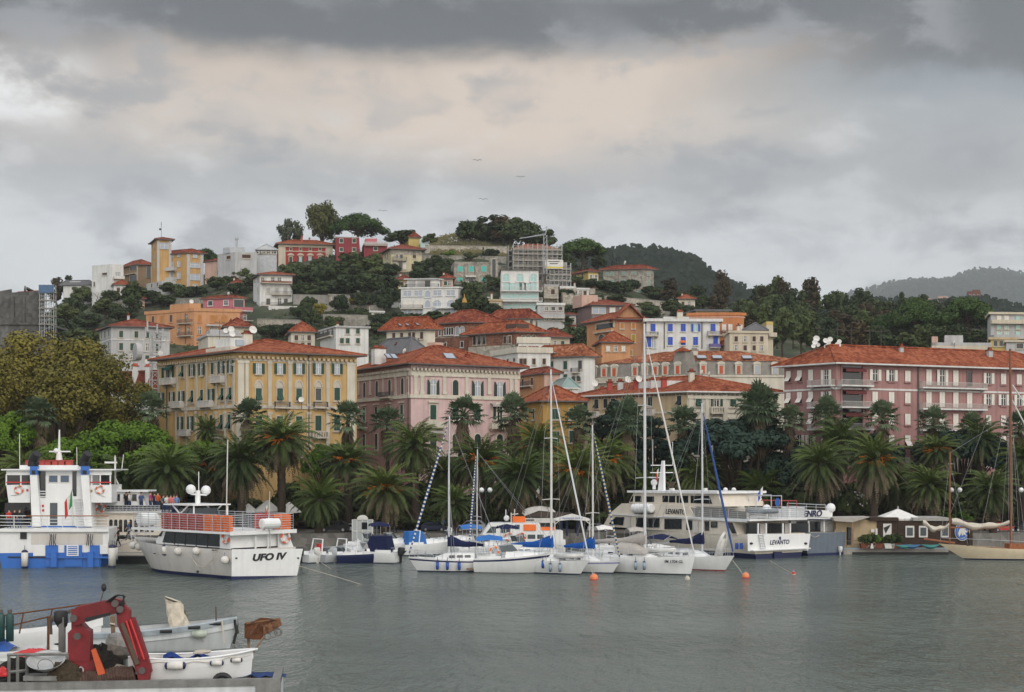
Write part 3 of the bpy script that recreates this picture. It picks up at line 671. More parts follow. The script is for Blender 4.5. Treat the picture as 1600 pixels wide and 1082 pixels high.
p1.win('B',pB,(418,540),'c',1.15,arch='round',sh=GREEND,at=347);p1.win('B',[442,342,243,147],(625,735),'c',1.2,sh=GREEN,hood=True,at=347);p1.win('B',[442,342,243,147],(835,960),'cocc',1.2,sh=GREEND,at=347)
p1.pil('B',[395,295,195,105,490],390,540,.6)
p1.balc('B',375,290,555,1.1);p1.balc('B',175,105,790,1.);p1.balc('A',600,760,785,1.3,'solid',IVORY);p1.balc('A',1120,1240,795,1.2,'solid',IVORY);p1.balc('A',690,1260,1010,2.2,'balus',IVORY,slab=IVORY)
p1.awn('A',640,770,808,.5,1.5);p1.awn('A',1130,1225,600,.35,1.2)
p1.pipe('B',492,330,1100)
p1.chimney(.02,.62,p1.h+1.2,p1.h+4.4,2.2,WHITEW);p1.skylight(.42,.14,p1.h+2.4,35,2.2);p1.skylight(.05,.5,p1.h+2.6,30);p1.skylight(.05,.4,p1.h+2.4,30);p1.chimney(.62,.2,p1.h+1.4,p1.h+2.9,.4,REDCH);p1.dish(.1,.3,p1.h+3.4,.5)
view(780,510,.2875)
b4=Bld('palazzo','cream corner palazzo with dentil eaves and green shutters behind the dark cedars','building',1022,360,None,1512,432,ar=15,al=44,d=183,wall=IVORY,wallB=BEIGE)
b4.hip(3.8,1.,hipf=.9,fas=WHITEW);b4.lm('cream corner palazzo');b4.dentils(b4.h-.3,GUT,.14,.2,.6);b4.strip('A',None,None,b4.h-.8,b4.h-.4,.2,IVORY,'frieze')
b4.win('A',[1083,1180,1270,1365,1440],(380,435),'tgccc',1.35,sh=GREEN,at=1083,fr=IVORY);b4.win('A',[1158,1205],(390,437),'c',.75,sh=GREEN)
b4.win('A',[1083,1180,1270,1365,1440],(512,585),'c',1.35,arch='round',sh=GREEN,fr=IVORY,at=1083,hood=True);b4.win('A',[1075,1180,1270,1365,1440],(635,700),'c',1.6,sh=GREEN,fr=IVORY,at=1083)
b4.win('B',[980,822,620,530,472,720,580],(385,435),'tcctccc',1.15,sh=GREEND,at=820);b4.win('B',[980,822,720,620,530,472],(515,580),'c',1.2,sh=GREEND,at=820)
b4.pil('A',[1040,1130,1225,1320,1400,1480],372,700,.9,IVORY,.12);b4.course(470,.4,.2,IVORY)
b4.balc('A',1145,1215,470,1.,'balus',IVORY);b4.balc('B',545,485,492,1.,'balus',RAILW);b4.balc('B',850,780,480,1.,'balus',RAILW)
b4.box_on('roof_terrace',.12,.5,.3,.55,b4.h+.8,b4.h+2.9,WHITEW);b4.chimney(.3,.2,b4.h+2.2,b4.h+4.6,.9);b4.dish(.42,.2,b4.h+4.4,.6);b4.dish(.5,.2,b4.h+4.2,.5)
for fw,m in ((.3,REDCH),(.4,WHITEW),(.55,REDCH),(.7,WHITEW),(.8,REDCH)): b4.chimney(.12,fw,b4.h+1.2,b4.h+3.1,.9,m)
b4.dish(.08,.5,b4.h+3.4,.65,-60);b4.dish(.08,.6,b4.h+3.4,.65,-60);b4.dish(.06,.9,b4.h+3,.7,-60)
b3=Bld('house','small ochre house with a red hipped roof beside the pink palazzo','building',235,412,None,450,118,ar=12,al=40,d=180,wall=OCHRE2)
b3.hip(3.4,.9);b3.lm('small ochre house');b3.win('A',[307,400],(448,505),'c',1.5,sh=GREEN);b3.win('B',[190,148],(450,505),'c',1.2,sh=GREEN,at=190);b3.win('A',[307,400],(570,632),'c',1.5,sh=GREEN);b3.win('B',[190],(572,632),'c',1.2,sh=GREEN)
b3.pil('B',[228,128],425,620,.7,OCHRE2,.1);b3.pil('A',[245],425,620,.7,OCHRE2,.1);b3.course(528,.35,.2,OCHRE2)
view(1200,400,.2587)
m5=Bld('apartment_building','long mauve apartment block with cream shutters, corner balconies and white eaves','building',412,655,None,1760,98,ar=22,al=49,d=175,wall=MAUVE)
m5.hip(4.2,1.3,m=TILE,hipf=.8,fas=WHITEW);m5.lm('mauve apartment block')
m5.sty.update(sh=SHW,fr=MAUVE,sw=.06)
m5.course(806,.35,.12,WHITEW)
TR=[(692,758),(822,890),(952,1020),(1083,1150),(1214,1282)]
mA=[645,744,842,1330,1420,1515]
m5.win('A',mA,TR[0],'oococc',1.35,at=744);m5.win('A',mA,TR[1],'cccooo',1.35,at=744);m5.win('A',mA,TR[2],'c',1.35,at=744);m5.win('A',mA,TR[3],'octccc',1.35,at=744);m5.win('A',mA,TR[4],'c',1.35,at=744)
for i,(a,b) in enumerate(TR): m5.win('A',[970,1050,1132,1215],(a,b+28),('cocd','cccc','cccc','cccc','cccc')[i],1.35,at=1132)
mB=[125,192,260]
m5.win('B',mB,TR[0],'ttc',1.2,at=192);m5.win('B',mB,TR[1],'ttt',1.2,at=192);m5.win('B',mB,TR[2],'ctt',1.2,at=192);m5.win('B',mB,TR[3],'coo',1.2,at=192)
for i,y in enumerate((783,913,1045,1178)):
  m5.recess('A',445,568,y-120,y-8,m=MAUVE);m5.awn('A',448,572,y-108+4*i,.45,1.3,mat('awning_maroon',(.13,.04,.04),.9))
  m5.balc('A',415,610,y,1.5,'bars',RAILW,slab=WHITEW);m5.balc('B',408,262,y,1.3,'bars',RAILW,slab=WHITEW);m5.win('B',[355],(y-95,y-5),'o',1.2)
for y in (798,925,1052): m5.balc('A',910,1300,y,1.2,'bars',RAILW,slab=WHITEW)
m5.pipe('A',905,665,1300);m5.chimney(.36,.35,m5.h+2,m5.h+4.3,.7,GREYW);m5.chimney(.75,.3,m5.h+2,m5.h+4.2,.9,GREYW)
for fu,fw,hh,r in [(.015+.013*i_,.5+.03*(i_ % 4),4.0+.8*((i_*7) % 5)/2,.38+.08*(i_ % 3)) for i_ in range(11)]: m5.dish(fu,fw,m5.h+hh,r,-95)
for fu in (.06,.14,.2,.28,.33): m5.aerial(fu,.6,m5.h+5,3.2)
# ---------------------------------------------------------------- second row
view(780,510,.2875)
ms=Bld('palazzo','long white palazzo with a slate mansard, hooded dormers and red shutters','building',1010,270,420,1720,490,ar=4,al=30,d=232,wall=IVORY)
ms.lm('mansard palazzo');ms.foot_=ms.foot(0)
q=MB();e0=ms.foot(.3);e1=ms.foot(-.8);z0,z1=ms.h,ms.h+2.5
for i in range(4): j=(i+1) % 4;q.add([(e0[i].x,e0[i].y,z0),(e0[j].x,e0[j].y,z0),(e1[j].x,e1[j].y,z1),(e1[i].x,e1[i].y,z1)],[(0,1,2,3)])
ms.roof_o=q.build('mansard_roof',MANS,ms.root)
q=MB();e2=ms.foot(-.45);e3=ms.foot(-6.5)
for i in range(4): j=(i+1) % 4;q.add([(e2[i].x,e2[i].y,z1),(e2[j].x,e2[j].y,z1),(e3[j].x,e3[j].y,z1+1.9),(e3[i].x,e3[i].y,z1+1.9)],[(0,1,2,3)])
q.add([(p.x,p.y,z1+1.9) for p in e3],[(0,1,2,3)]);q.build('roof',TILE2,ms.root)
ms.course(275,.5,.5,IVORY,'cornice')
DM=MB();DM.mi(0).box(-1.1,1.1,-.25,1.4,0,3.6);DM.prism([(1.45*math.cos(math.pi*i/8),3.6+1.1*math.sin(math.pi*i/8)) for i in range(9)],1.8,Matrix.Translation((0,-.45,0)))
for sx in (-1.25,.95): DM.box(sx,sx+.3,-.42,-.25,0,3.6)
DM.v=[tuple(.46*c for c in v) for v in DM.v];dorm=DM.fix(DM.mesh('dormer',IVORY));DS=MB()
for k in range(2): DS.box(-.62+k*.63,-.01+k*.63,-.34,-.26,.25,3.1)
DS.v=[tuple(.46*c for c in v) for v in DS.v];dsh=DS.fix(DS.mesh('shutter',SHRED));DP=MB();DP.box(-.62,.62,-.34,-.26,.25,3.1);DP.v=[tuple(.46*c for c in v) for v in DP.v];dpn=DP.mesh('pane',GLASSP)
for side,xs in (('B',[515,572,627,740,795,850,905,972]),('A',[1107,1205,1300,1400,1497,1590,1680])):
  for x in xs:
    dd=put('dormer',dorm,ms.root,ms.at(side,x,z0+.25,.1),R(ms.fac(side)[1]));put('pane' if x in (1400,1497) else 'shutter',dpn if x in (1400,1497) else dsh,dd)
q=MB();c0=ms.C-ms.C;
t0=[ms.up(a,b,z0) for a,b in ((-.01,-.02),(.085,-.02),(.085,.14),(-.01,.14))];t1=[ms.up(a,b,z1+1.5) for a,b in ((.008,.01),(.068,.01),(.068,.11),(.008,.11))]
q.hexa(t0,t1);q.build('corner_tower',MANS,ms.root)
q=MB();t2=[p+Vector(((p.x-t1[0].x)*.12-.3,(p.y-t1[0].y)*.12-.3,0)) for p in t1];ap=sum(t2,Vector())/4+Vector((0,0,.8));q.add(t2+[ap],[(0,1,4),(1,2,4),(2,3,4),(3,0,4),(3,2,1,0)]);q.build('tower_roof',TILE,ms.root)
ms.balc('B',960,500,300,1.,'balus',IVORY);ms.win('A',[1060,1205,1300,1400],(310,360),'c',1.3,sh=SHRED);ms.win('B',[560,640,740,840,940],(320,370),'c',1.3,sh=SHRED,at=740)
for fu in (.2,.32,.55): ms.skylight(fu,.1,ms.h+5.2,25,2.4)
ms.chimney(.26,.25,ms.h+4,ms.h+7,1.4,IVORY,MANS);ms.aerial(.42,.3,ms.h+6)
w7=Bld('villa','white villa with iron balconies and a low red roof left of the mansard palazzo','building',460,168,420,520,182,ar=30,al=25,d=238,wall=WHITEW)
w7.hip(3.4,.9,TILE2);w7.lm('white balconied villa');w7.win('B',[440,360,285,213],(190,235),'dccd',1.1,at=360);w7.win('B',[430,405],(272,300),'d',1.4,arch='round',at=405);w7.win('B',[360,285,213],(262,300),'c',1.1,at=360);w7.balc('B',440,395,250,1.);w7.balc('B',300,265,250,1.);w7.course(172,.4,.3,IVORY);w7.skylight(.1,.6,w7.h+1.6)
h1=Bld('house','peach house with a plain shed roof tucked behind the small ochre house','building',245,260,420,330,100,ar=10,al=25,d=215,wall=SALMON,wallB=APRI);h1.hip(1.6,.5,TILED);h1.win('B',[180,130],(280,320),'c',1.1,sh=SHBR,at=180);h1.balc('B',190,110,325,1.1);h1.lm('peach house')
gh=Bld('glasshouse','pale green glazed pyramid roof above the small ochre house','roof lantern',345,340,420,430,265,ar=20,al=45,d=205,wall=WHITEW);gh.hip(2.6,.3,glass_mat('green_glazing',(.22,.30,.28),.3),fas=FRW);gh.win('A',[385],(345,365),'g',1.2)
h2=Bld('house','white terrace building with balustrades and dark red shutters below the brick villa','building',1360,215,420,1480,1130,ar=20,al=30,d=243,wall=WHITEW) if False else None
view(540,510,.2)
ws=Bld('building','white building with roof balustrade and wine red shutters below the brick villas','building',1345,205,420,1600,1150,ar=12,al=25,d=238,wall=WHITEW)
ws.flat(.9,TERR,IVORY,.3);ws.win('A',[1370,1400,1470,1550],(255,300),'c',.9,sh=SHBR);ws.win('B',[1320,1270,1235],(258,285),'c',1.,sh=SHBR,at=1270);ws.lm('white balustraded building')
ws2=Bld('building','upper white storey with a balustraded terrace beside the brick villa arches','building',1350,130,215,1590,1340,ar=8,d=246,wall=WHITEW,D=8);ws2.flat(1.,TERR,IVORY,.25);ws2.win('A',[1365,1382,1398,1440,1468,1495,1548],(157,188),'c',.75,sh=mat('shutter_wine',(.20,.02,.04),.6));ws2.balc('A',1350,1560,212,1.4,'balus',IVORY)
view(600,320,.2034)
k9=Bld('villa','brick villa with a red roof, arched triple windows and a stone base','villa',1010,985,1240,1200,650,ar=15,al=35,d=250,wall=BRICK,wallB=BRICK)
k9.hip(3.6,1.2,TILE,hipf=.8);k9.lm('arcaded brick villa');k9.sty.update(fr=STONEP)
k9.win('B',[770,733,697],(1005,1075),'d',1.1,arch='round',at=733);k9.win('A',[1070,1110,1150],(1005,1060),'d',1.1,arch='round');k9.win('A',[965],(1010,1065),'c',.8,sh=SHBR);k9.win('B',[960,930],(1015,1065),'c',.9,sh=SHBR,at=930)
k9.strip('B',None,None,-3,k9.z(1075),.12,STONEP,'stone_base');k9.strip('A',None,None,-3,k9.z(1085),.12,STONEP,'stone_base');k9.balc('A',1040,1190,1075,1.,'balus',IVORY);k9.box_on('roof_dormer',.0,.5,-.02,.2,k9.h+.4,k9.h+2.6,SHBR)
k8=Bld('villa','taller brick villa with white tracery windows under a wide red roof','villa',640,910,1240,900,392,ar=10,al=30,d=258,wall=BRICK)
k8.hip(4.,1.3,TILED,hipf=.8);k8.lm('taller brick villa');k8.sty.update(fr=WHITEW);k8.win('B',[602,563],(935,1000),'gd',1.3,arch='round',at=590,pane=GLASSP);k8.win('B',[525,507,488,470],(945,1000),'d',.7,arch='round',at=500);k8.win('B',[430],(950,1005),'d',.7);k8.course(1015,.3,.15,STONEP);k8.balc('B',470,400,1065,.9);k8.win('B',[470,600],(1060,1100),'c',.9,sh=SHBR,at=500)
q=MB();q.lathe([(.5,0),(.35,.6),(.12,.9),(.06,1.6)],8);q.build('finial',OCHRE2,k8.roof_o,k8.up(.3,.4,k8.h+3.9))
k1=Bld('villa','cream villa with brown shutters and a bright red roof with skylights','villa',330,965,1240,392,20,ar=25,al=20,d=252,wall=IVORY)
k1.hip(3.8,1.1,TILE,hipf=.9);k1.lm('cream villa with skylights');k1.win('B',[290,228,198,137,76],(985,1035),'ccccc',.9,sh=SHBR,at=200);k1.balc('B',275,105,1058,1.2);k1.box_on('clay_terrace',.0,1,-.2,-.01,-2,k1.z(1060),SALMON)
for fw in (.25,.5,.68): k1.skylight(.3,fw,k1.h+2,30,2.)
k2=Bld('villa','low cream villa with small arched windows below the glass fronted house','villa',1100,880,1000,1165,830,ar=22,al=20,d=268,wall=CREAM)
k2.hip(3.,1.,TILED,hipf=.7);k2.win('B',[1040,960,880],(880,920),'d',.9,arch='round',at=960);k2.win('A',[1130],(880,920),'d',.9,arch='round');k2.lm('low cream villa')
view(350,300,.2034)
s31=Bld('house','plain white block with small green shutters behind the yellow palazzo','house',860,1040,None,1110,740,ar=16,al=22,d=245,wall=WHITEW);s31.flat(.25,TERR,GREYW,.3);s31.win('A',[950,1028],(1050,1090),'c',1.);s31.win('A',[950,1028,905],(1125,1165),'c',1.);s31.win('B',[835,800,765],(1050,1110),'c',.9,at=800);s31.balc('B',845,745,1115,1.1,'bars');s31.chimney(.3,.5,s31.h,s31.h+1.6,.6);s31.lm('plain white block')
view(0,300,.25)
BROWNR=wallm('brick_brown',(.17,.075,.06))
g30=Bld('palazzo','pale grey palazzo with tall green shutters and a red hipped roof','building',695,845,None,1060,622,ar=16,al=40,d=240,wall=GREYW)
g30.hip(2.6,.8,TILED);g30.lm('pale grey palazzo');g30.rows('A',[757,826,852,920,985],[(868,910),(945,990),(1018,1045)],['c-ccc','cccgc','cgccc'],1.,at=757);g30.rows('B',[683,659,637],[(868,912),(945,985)],'c',.9,at=659);g30.course(925,.3,.15,WHITEW);g30.course(845,.35,.3,WHITEW);g30.chimney(.4,.5,g30.h+1.5,g30.h+4,.6,GREYW)
r33=Bld('house','low house with a plain red roof and skylights left of the yellow palazzo','house',1000,1250,None,1030,740,ar=20,al=30,d=212,wall=WHITEW);r33.hip(5.,.8,TILED,hipf=.8);r33.skylight(.3,.4,r33.h+2.4);r33.skylight(.3,.3,r33.h+2.4);r33.chimney(.1,.6,r33.h+2,r33.h+6.4,1.2,WHITEW,REDCH);r33.chimney(.1,.3,r33.h+2,r33.h+6.2,1.,WHITEW,REDCH);r33.lm('low red roofed house')
o29=Bld('apartment_building','flat roofed orange apartment block with small balconies on the left slope','building',1215,745,965,1500,912,ar=14,al=30,wall=APRI)
o29.flat(.7,TERR,APRI,.25);o29.lm('orange apartment block');o29.sty.update(sh=SHOR,fr=APRI);o29.win('A',[1248,1325,1350,1392,1410],(772,815),'c',1.,at=1325);o29.win('A',[1248,1320,1350],(845,890),'ggg',1.);o29.win('B',[1168,1070,1012,957],(770,815),'gdcd',1.,at=1070);o29.win('B',[1180,1120],(848,890),'g',1.);o29.balc('B',1205,1120,822,1.);o29.balc('B',1205,1120,900,1.);o29.balc('A',1290,1385,890,1.);o29.awn('A',1290,1385,828,.3,1.);o29.balc('A',1450,1530,850,1.);o29.box_on('roof_house',.0,.25,.1,.5,o29.h,o29.h+2.4,APRI);o29.dish(.15,.2,o29.h+3,.7,-70)
o29.pipe('B',1160,760,950)
s28=Bld('house','rose pink house with a corner loggia above the orange apartment block','house',1452,668,830,1530,1270,ar=20,al=18,d=None,wall=ROSE);s28.hip(1.2,.5,TILED);s28.win('B',[1413,1315],(680,708),'gd',1.5,at=1400,fr=WHITEW);s28.recess('A',1462,1522,675,722);s28.balc('A',1450,1575,745,1.4,'solid',ROSE,slab=WHITEW);s28.balc('A',1500,1580,805,1.);s28.win('A',[1530],(770,800),'g',1.);s28.dish(.2,.2,s28.h+1.6,.5);s28.dish(.4,.3,s28.h+1.8,.5);s28.lm('rose pink house')
ct=Bld('house','cluttered white rooftop flat with satellite dishes behind the yellow palazzo','house',1300,900,1010,1560,1240,ar=10,al=30,d=238,wall=IVORY);ct.flat(.3,TERR,GREYW,.3);ct.box_on('roof_room',.1,.8,.2,.6,ct.h,ct.h+2.,GREYW);ct.dish(.45,.1,ct.h+1.5,.6,-70);ct.dish(.95,.1,ct.h+.8,.6,-70);ct.win('A',[1500],(925,945),'d',1.4)
q=MB();ct_d=ct.dish(.58,.1,ct.h+1.9,.75,-70)
# ---------------------------------------------------------------- the hill
b25=Bld('house','tall white modern house with slanted profile and balconies on the left ridge','house',700,462,672,772,575,ar=25,al=25,wall=WHITEW);b25.flat(.5,TERR,WHITEW);b25.win('A',[735],(505,530),'g',1.7,pane=GLASSP);b25.win('A',[740],(572,600),'g',2.6,pane=GLASSP);b25.win('A',[742],(632,660),'g',2.6,pane=GLASSP);b25.balc('A',708,780,605,1.2,'solid',WHITEW);b25.balc('A',708,775,545,1.2,'solid',WHITEW);b25.win('B',[655],(508,520),'d',2.2);b25.win('B',[590],(565,590),'d',.6);b25.box_on('side_wing',1.,1.28,.1,.9,-3,b25.h*.55,WHITEW);b25.lm('tall white modern house')
b26=Bld('house','low white house with a brown roof beside the fortress trees','house',560,585,700,575,395,ar=30,al=8,wall=WHITEW);b26.hip(2.,.8,SLATE);b26.box_on('roof_window',-.02,.2,.35,.75,b26.h+.1,b26.h+1.6,WHITEW);b26.win('B',[510,470],(600,620),'g',1.6,at=500);b26.lm('low white house')
b24=Bld('house','brown house with dark balconies left of the tower villa','house',860,458,580,945,770,ar=14,al=20,wall=BROWNW);b24.hip(2.6,1.,TILED);b24.recess('B',858,815,468,520);b24.recess('B',858,815,525,560);b24.recess('A',915,943,465,540);b24.balc('B',858,785,515,1.1,'solid',BROWNW);b24.lm('brown house')
t23=Bld('villa','ochre villa with grey corner strips and loggia balconies beneath the square tower','villa',1168,385,615,1268,1010,ar=18,al=28,wall=APRI if False else wallm('warm_ochre',(.52,.32,.13)));t23.hip(1.9,.9,TILED,hipf=.6);t23.lm('tower villa');t23.sty.update(fr=GREYW,pane=GLASSP)
t23.pil('A',[1178,1262],392,612,1.1,GREYW,.15);t23.win('A',[1219],(392,411),'g',1.3);t23.win('A',[1219],(445,472),'g',3.2);t23.win('A',[1219],(516,550),'g',3.2);t23.win('A',[1219],(580,604),'g',1.5)
t23.win('B',[1118,1075,1043],(388,408),'g',1.2,at=1075);t23.win('B',[1118,1075,1043],(440,470),'g',1.2,at=1075);t23.win('B',[1118,1075],(508,545),'gd',1.4,at=1075);t23.win('B',[1118,1075],(577,605),'g',1.3,at=1075);t23.balc('B',1105,1022,494,1.6,'solid',GREYW);t23.balc('B',1105,1022,558,1.6,'solid',GREYW)
tt=Bld('tower','square ochre lookout tower with a small red roof and lightning rod','tower',980,300,600,1072,946,ar=14,al=40,d=t23.d+1.5,wall=MATS['wall_warm_ochre']);tt.hip(1.3,.9,TILED);tt.sty.update(fr=GREYW,pane=GLASSP);tt.win('A',[1027],(320,355),'g',2.8);tt.win('B',[965],(325,352),'g',1.2);tt.pil('A',[990,1064],306,600,.9,GREYW,.12);tt.win('B',[965],(395,415),'d',.8);tt.win('B',[965],(445,470),'d',.8);tt.lm('square lookout tower')
q=MB();q.tube([(0,0,0),(0,0,4.6)],.06,5);q.tube([(-.3,0,3.9),(.3,0,3.9)],.03,4);q.ball((-.35,0,2.4),.35,8);q.build('lightning_rod',IRON,tt.root,tt.up(.5,.5,tt.h+1.4))
bs=Bld('house','grey garden wing with small windows at the foot of the tower villa','house',1010,565,615,1100,915,ar=10,al=25,d=t23.d-3,wall=GREYW);bs.flat(.4,TERR,GREYW);bs.win('A',[1060],(575,600),'d',1.2);bs.win('B',[985,950],(572,595),'d',1.,at=965)
p21=Bld('house','pale pink house with green shutters below the grey rooftop flats','house',1400,430,560,1565,1280,ar=10,al=30,wall=SALMON);p21.hip(1.9,.7,TILED);p21.win('A',[1483,1510],(450,475),'c',1.);p21.win('A',[1427,1483],(500,528),'c',1.);p21.win('B',[1365],(495,525),'c',1.);p21.lm('pale pink house')
g22=Bld('apartment_building','grey rooftop flats with metal vents on the ridge left of the red villa','building',1470,385,520,1605,1360,ar=8,al=35,d=400,wall=GREYW);g22.flat(.4,TERR,GREYW);g22.win('A',[1540],(392,415),'c',3.,sh=SHBR);g22.win('B',[1430],(400,420),'c',2.,sh=SHBR,at=1430);g22.box_on('plant_room',.0,.7,.3,.7,g22.h,g22.h+2.4,mat('zinc',(.42,.44,.46),.5,.2));g22.lm('grey rooftop flats')
q=MB();q.tube([(0,0,0),(0,0,2.2)],.3,8);q.tube([(0,0,2.2),(0,0,2.7)],.55,8);q.build('vent',mat('zinc',(.4,.4,.4)),g22.root,g22.up(.4,.4,g22.h+2))
view(350,300,.2034)
gm=Bld('building','zinc roofed hall with a strip of blue windows beside the red villa','building',250,450,520,405,240,ar=6,d=404,wall=MATS['zinc'],D=10);gm.hip(2.6,.4,MATS['zinc'],hipf=.3);gm.win('A',[300,340,380],(452,475),'g',2.2);gm.win('A',[265],(452,475),'g',2.2)
r18=Bld('villa','red villa with cream corners, pedimented windows and a low tiled roof','villa',422,405,578,832,398,ar=8,al=35,wall=REDW);r18.hip(2.8,1.2,TILED if False else TILE,hipf=.9);r18.lm('red villa');r18.sty.update(fr=CREAM)
r18.win('A',[513,588,663,738],(428,450),'c',.8);r18.win('A',[513,588,660,738],(500,552),'coxc'.replace('x','o'),1.1,pane=GLASSP,sw=.22);r18.pil('A',[445,808],412,575,2.6,CREAM,.15);r18.strip('A',None,None,r18.h-.7,r18.h-.02,.25,CREAM,'cornice');r18.course(458,.3,.18,CREAM)
for x in [513,588,663,738]: q=MB();q.prism([(-1.1,0),(1.1,0),(.7,.45),(0,.75),(-.7,.45)],.25,Matrix.Translation((0,-.26,0)));q.build('pediment',CREAM,r18.root,r18.at('A',x,r18.z(490,'A',x)),R(8))
r18.chimney(.45,.3,r18.h+2.2,r18.h+3.6,.7,REDCH);r18.chimney(.6,.4,r18.h+2.2,r18.h+3.1,.5,REDCH)
r19=Bld('house','wine red house with a roof terrace behind the umbrella pine','house',862,350,465,1040,852,ar=6,d=412,wall=REDW2,D=10);r19.flat(.2,TERR,GREYW);r19.win('A',[902,1000],(362,390),'c',1.2);r19.win('A',[902,1000],(430,455),'c',1.2);r19.lm('wine red house')
r20=Bld('house','low rose annex with white terrace railing beside the umbrella pine trunk','house',1075,400,470,1255,1060,ar=4,d=413,wall=REDW2,D=8);r20.flat(.3,TERR,GREYW);r20.balc('A',1080,1250,412,1.,'balus',RAILW);r20.box_on('upper_room',.1,.6,.4,.9,r20.h,r20.h+2.6,ROSE);r20.win('A',[1165],(425,450),'c',1.3)
w20=Bld('house','tall cream terraced house with stepped balconies and a red roof below the red villa','house',275,640,880,525,225,ar=10,al=55,wall=WHITEW)
w20.box_on('roof_storey',.02,.85,.05,.95,w20.h-.01,w20.h+.02,TERR);w20.hip(1.8,.9,TILE if False else TILE,hipf=.9);w20.lm('tall cream terraced house');w20.sty.update(sh=MATS['wall_pale_grey'],fr=IVORY)
w20.win('A',[297,375,425],(660,695),'ggg',1.2);w20.win('A',[340,406,472],(740,778),'c',1.1);w20.win('A',[340,425,475],(820,868),'dgd',1.2);w20.win('B',[262,240],(655,690),'d',.9);w20.win('B',[262],(735,770),'d',.9);w20.balc('A',285,520,703,1.4,'solid',BRICK,.6);w20.balc('A',365,520,790,1.2);w20.balc('A',285,525,878,1.4,'bars')
w21=Bld('house','white garden wing with small windows under the tall cream terraced house','house',345,885,960,580,330,ar=8,d=w20.d-5,wall=WHITEW,D=5);w21.flat(.3,TERR,WHITEW);w21.win('A',[380,432,500],(900,940),'gdg',1.2)
c17=Bld('villa','cream villa with grey shutters and a red pyramid roof left of the stone house','villa',0,1,1,1,0,d=400) if False else None
view(600,320,.2034)
c17=Bld('villa','pale lemon villa with a balcony bay and wide red pyramid roof','villa',55,345,530,290,-8,ar=14,al=50,wall=LEMON);c17.hip(2.9,1.2,TILED);c17.lm('pale lemon villa');c17.win('A',[98,133],(365,412),'gd',1.);c17.win('A',[233],(365,412),'c',1.1,sh=SHBR);c17.win('A',[90,160],(440,498),'c',1.1,sh=SHW);c17.win('A',[125],(440,512),'d',1.2);c17.win('A',[233],(455,500),'c',2.,sh=SHBR);c17.balc('A',65,172,428,1.2);c17.strip('A',None,None,c17.h-1.3,c17.h-.05,.12,STONEP,'frieze');c17.win('B',[30,12],(370,410),'d',.9)
y46=Bld('house','small yellow gabled house peeking over the ridge','house',190,255,320,275,130,ar=15,al=20,d=424,wall=YELW);y46.hip(2.2,.5,TILED,hipf=.02);y46.lm('small yellow gabled house')
gc=Bld('conservatory','aqua glass conservatory with a barrel roof beside the yellow gabled house','conservatory',280,270,330,342,278,ar=4,d=420,wall=TEALG,D=5);q=MB();r_=gc.L/2;q.prism([(r_+r_*math.cos(math.pi*i/10),gc.h+r_*.75*math.sin(math.pi*i/10)) for i in range(11)],gc.D);q.build('barrel_roof',TEALG,gc.root,None,R(4));gc.pil('A',[283,300,311,322,339],262,328,.16,FRW,.1);gc.course(285,.15,.08,FRW)
s14=Bld('house','grey brown stone house with turquoise blinds under the hilltop wall','house',540,450,615,822,514,ar=6,al=40,wall=STONE);s14.flat(.4,TERR,STONE);s14.lm('stone house with turquoise blinds');s14.sty.update(sh=SHTEAL,fr=STONEP)
s14.win('A',[586,669,767],(475,515),'c',1.6);s14.win('A',[586,767],(560,590),'c',1.6);s14.win('A',[669],(560,600),'d',1.6,fr=WHITEW);s14.win('A',[586,669,767],(520,548),'c',1.6,sh=STONEP);s14.balc('A',625,705,556,1.2,'solid',WHITEW,.3);s14.pil('A',[630,712],455,610,1.,STONE,.2)
s14b=Bld('tower','narrow stone stair tower beside the turquoise blinded house','tower',812,405,600,876,806,ar=6,d=s14.d+.5,wall=STONE,D=6);s14b.flat(.3,TERR,STONE);s14b.win('A',[844],(420,560),'d',1.2)
w13=Bld('villa','white modernist villa with arched openings and a set-back penthouse','villa',570,640,850,605,130,ar=55,al=6,wall=WHITEW);w13.flat(.3,TERR,WHITEW,.3);w13.lm('white modernist villa');w13.sty.update(fr=WHITEW,pane=GLASSP)
w13.win('B',[513,410,265,180],(662,700),'g',2.6,at=340);w13.win('B',[335,335],(662,712),'d-',1.5,arch='round');w13.win('B',[515,408],(735,782),'g',2.6,arch='round',at=450);w13.win('B',[335],(735,790),'d',1.5,arch='round');w13.win('B',[265,180],(738,790),'c',2.8,sh=SHW,at=220);w13.win('B',[515,400,270,180],(800,850),'g',2.6,at=340);w13.balc('B',300,130,800,1.2);w13.awn('B',548,400,785,.3,1.6,WHITEW)
w13.course(640,.25,.3,SHBR,'roof_edge')
w12=Bld('house','white penthouse pavilion with roof canopy on top of the modernist villa','house',400,575,642,432,178,ar=50,al=6,d=w13.d+3,wall=WHITEW);w12.flat(.3,TERR,GREYW,.5);w12.win('B',[330,285,215],(585,635),'dcc',2.,at=270,sh=MATS['wall_pale_grey']);w12.balc('B',425,180,640,1.5,'bars')
w15=Bld('house','tall white glass fronted house with three arched aqua windows','house',900,505,805,1188,893,ar=3,al=30,wall=WHITEW);w15.lm('glass fronted house');w15.hip(.7,.35,TILE,hipf=.1);w15.sty.update(pane=TEALG,fr=WHITEW)
w15.win('A',[937,1045,1148],(530,590),'g',2.1,arch='round');w15.win('A',[937,990,1035,1065,1100,1148],(605,655),'ggddgg',2.,);w15.win('A',[975,1115],(685,720),'g',5.4);w15.win('A',[985,1115],(765,810),'g',5.2);w15.balc('A',893,1215,665,1.3,'bars',RAILW,slab=WHITEW);w15.balc('A',885,1215,745,1.8,'bars',RAILW,slab=WHITEW);w15.balc('A',885,1215,818,1.8,'bars',RAILW,slab=WHITEW)
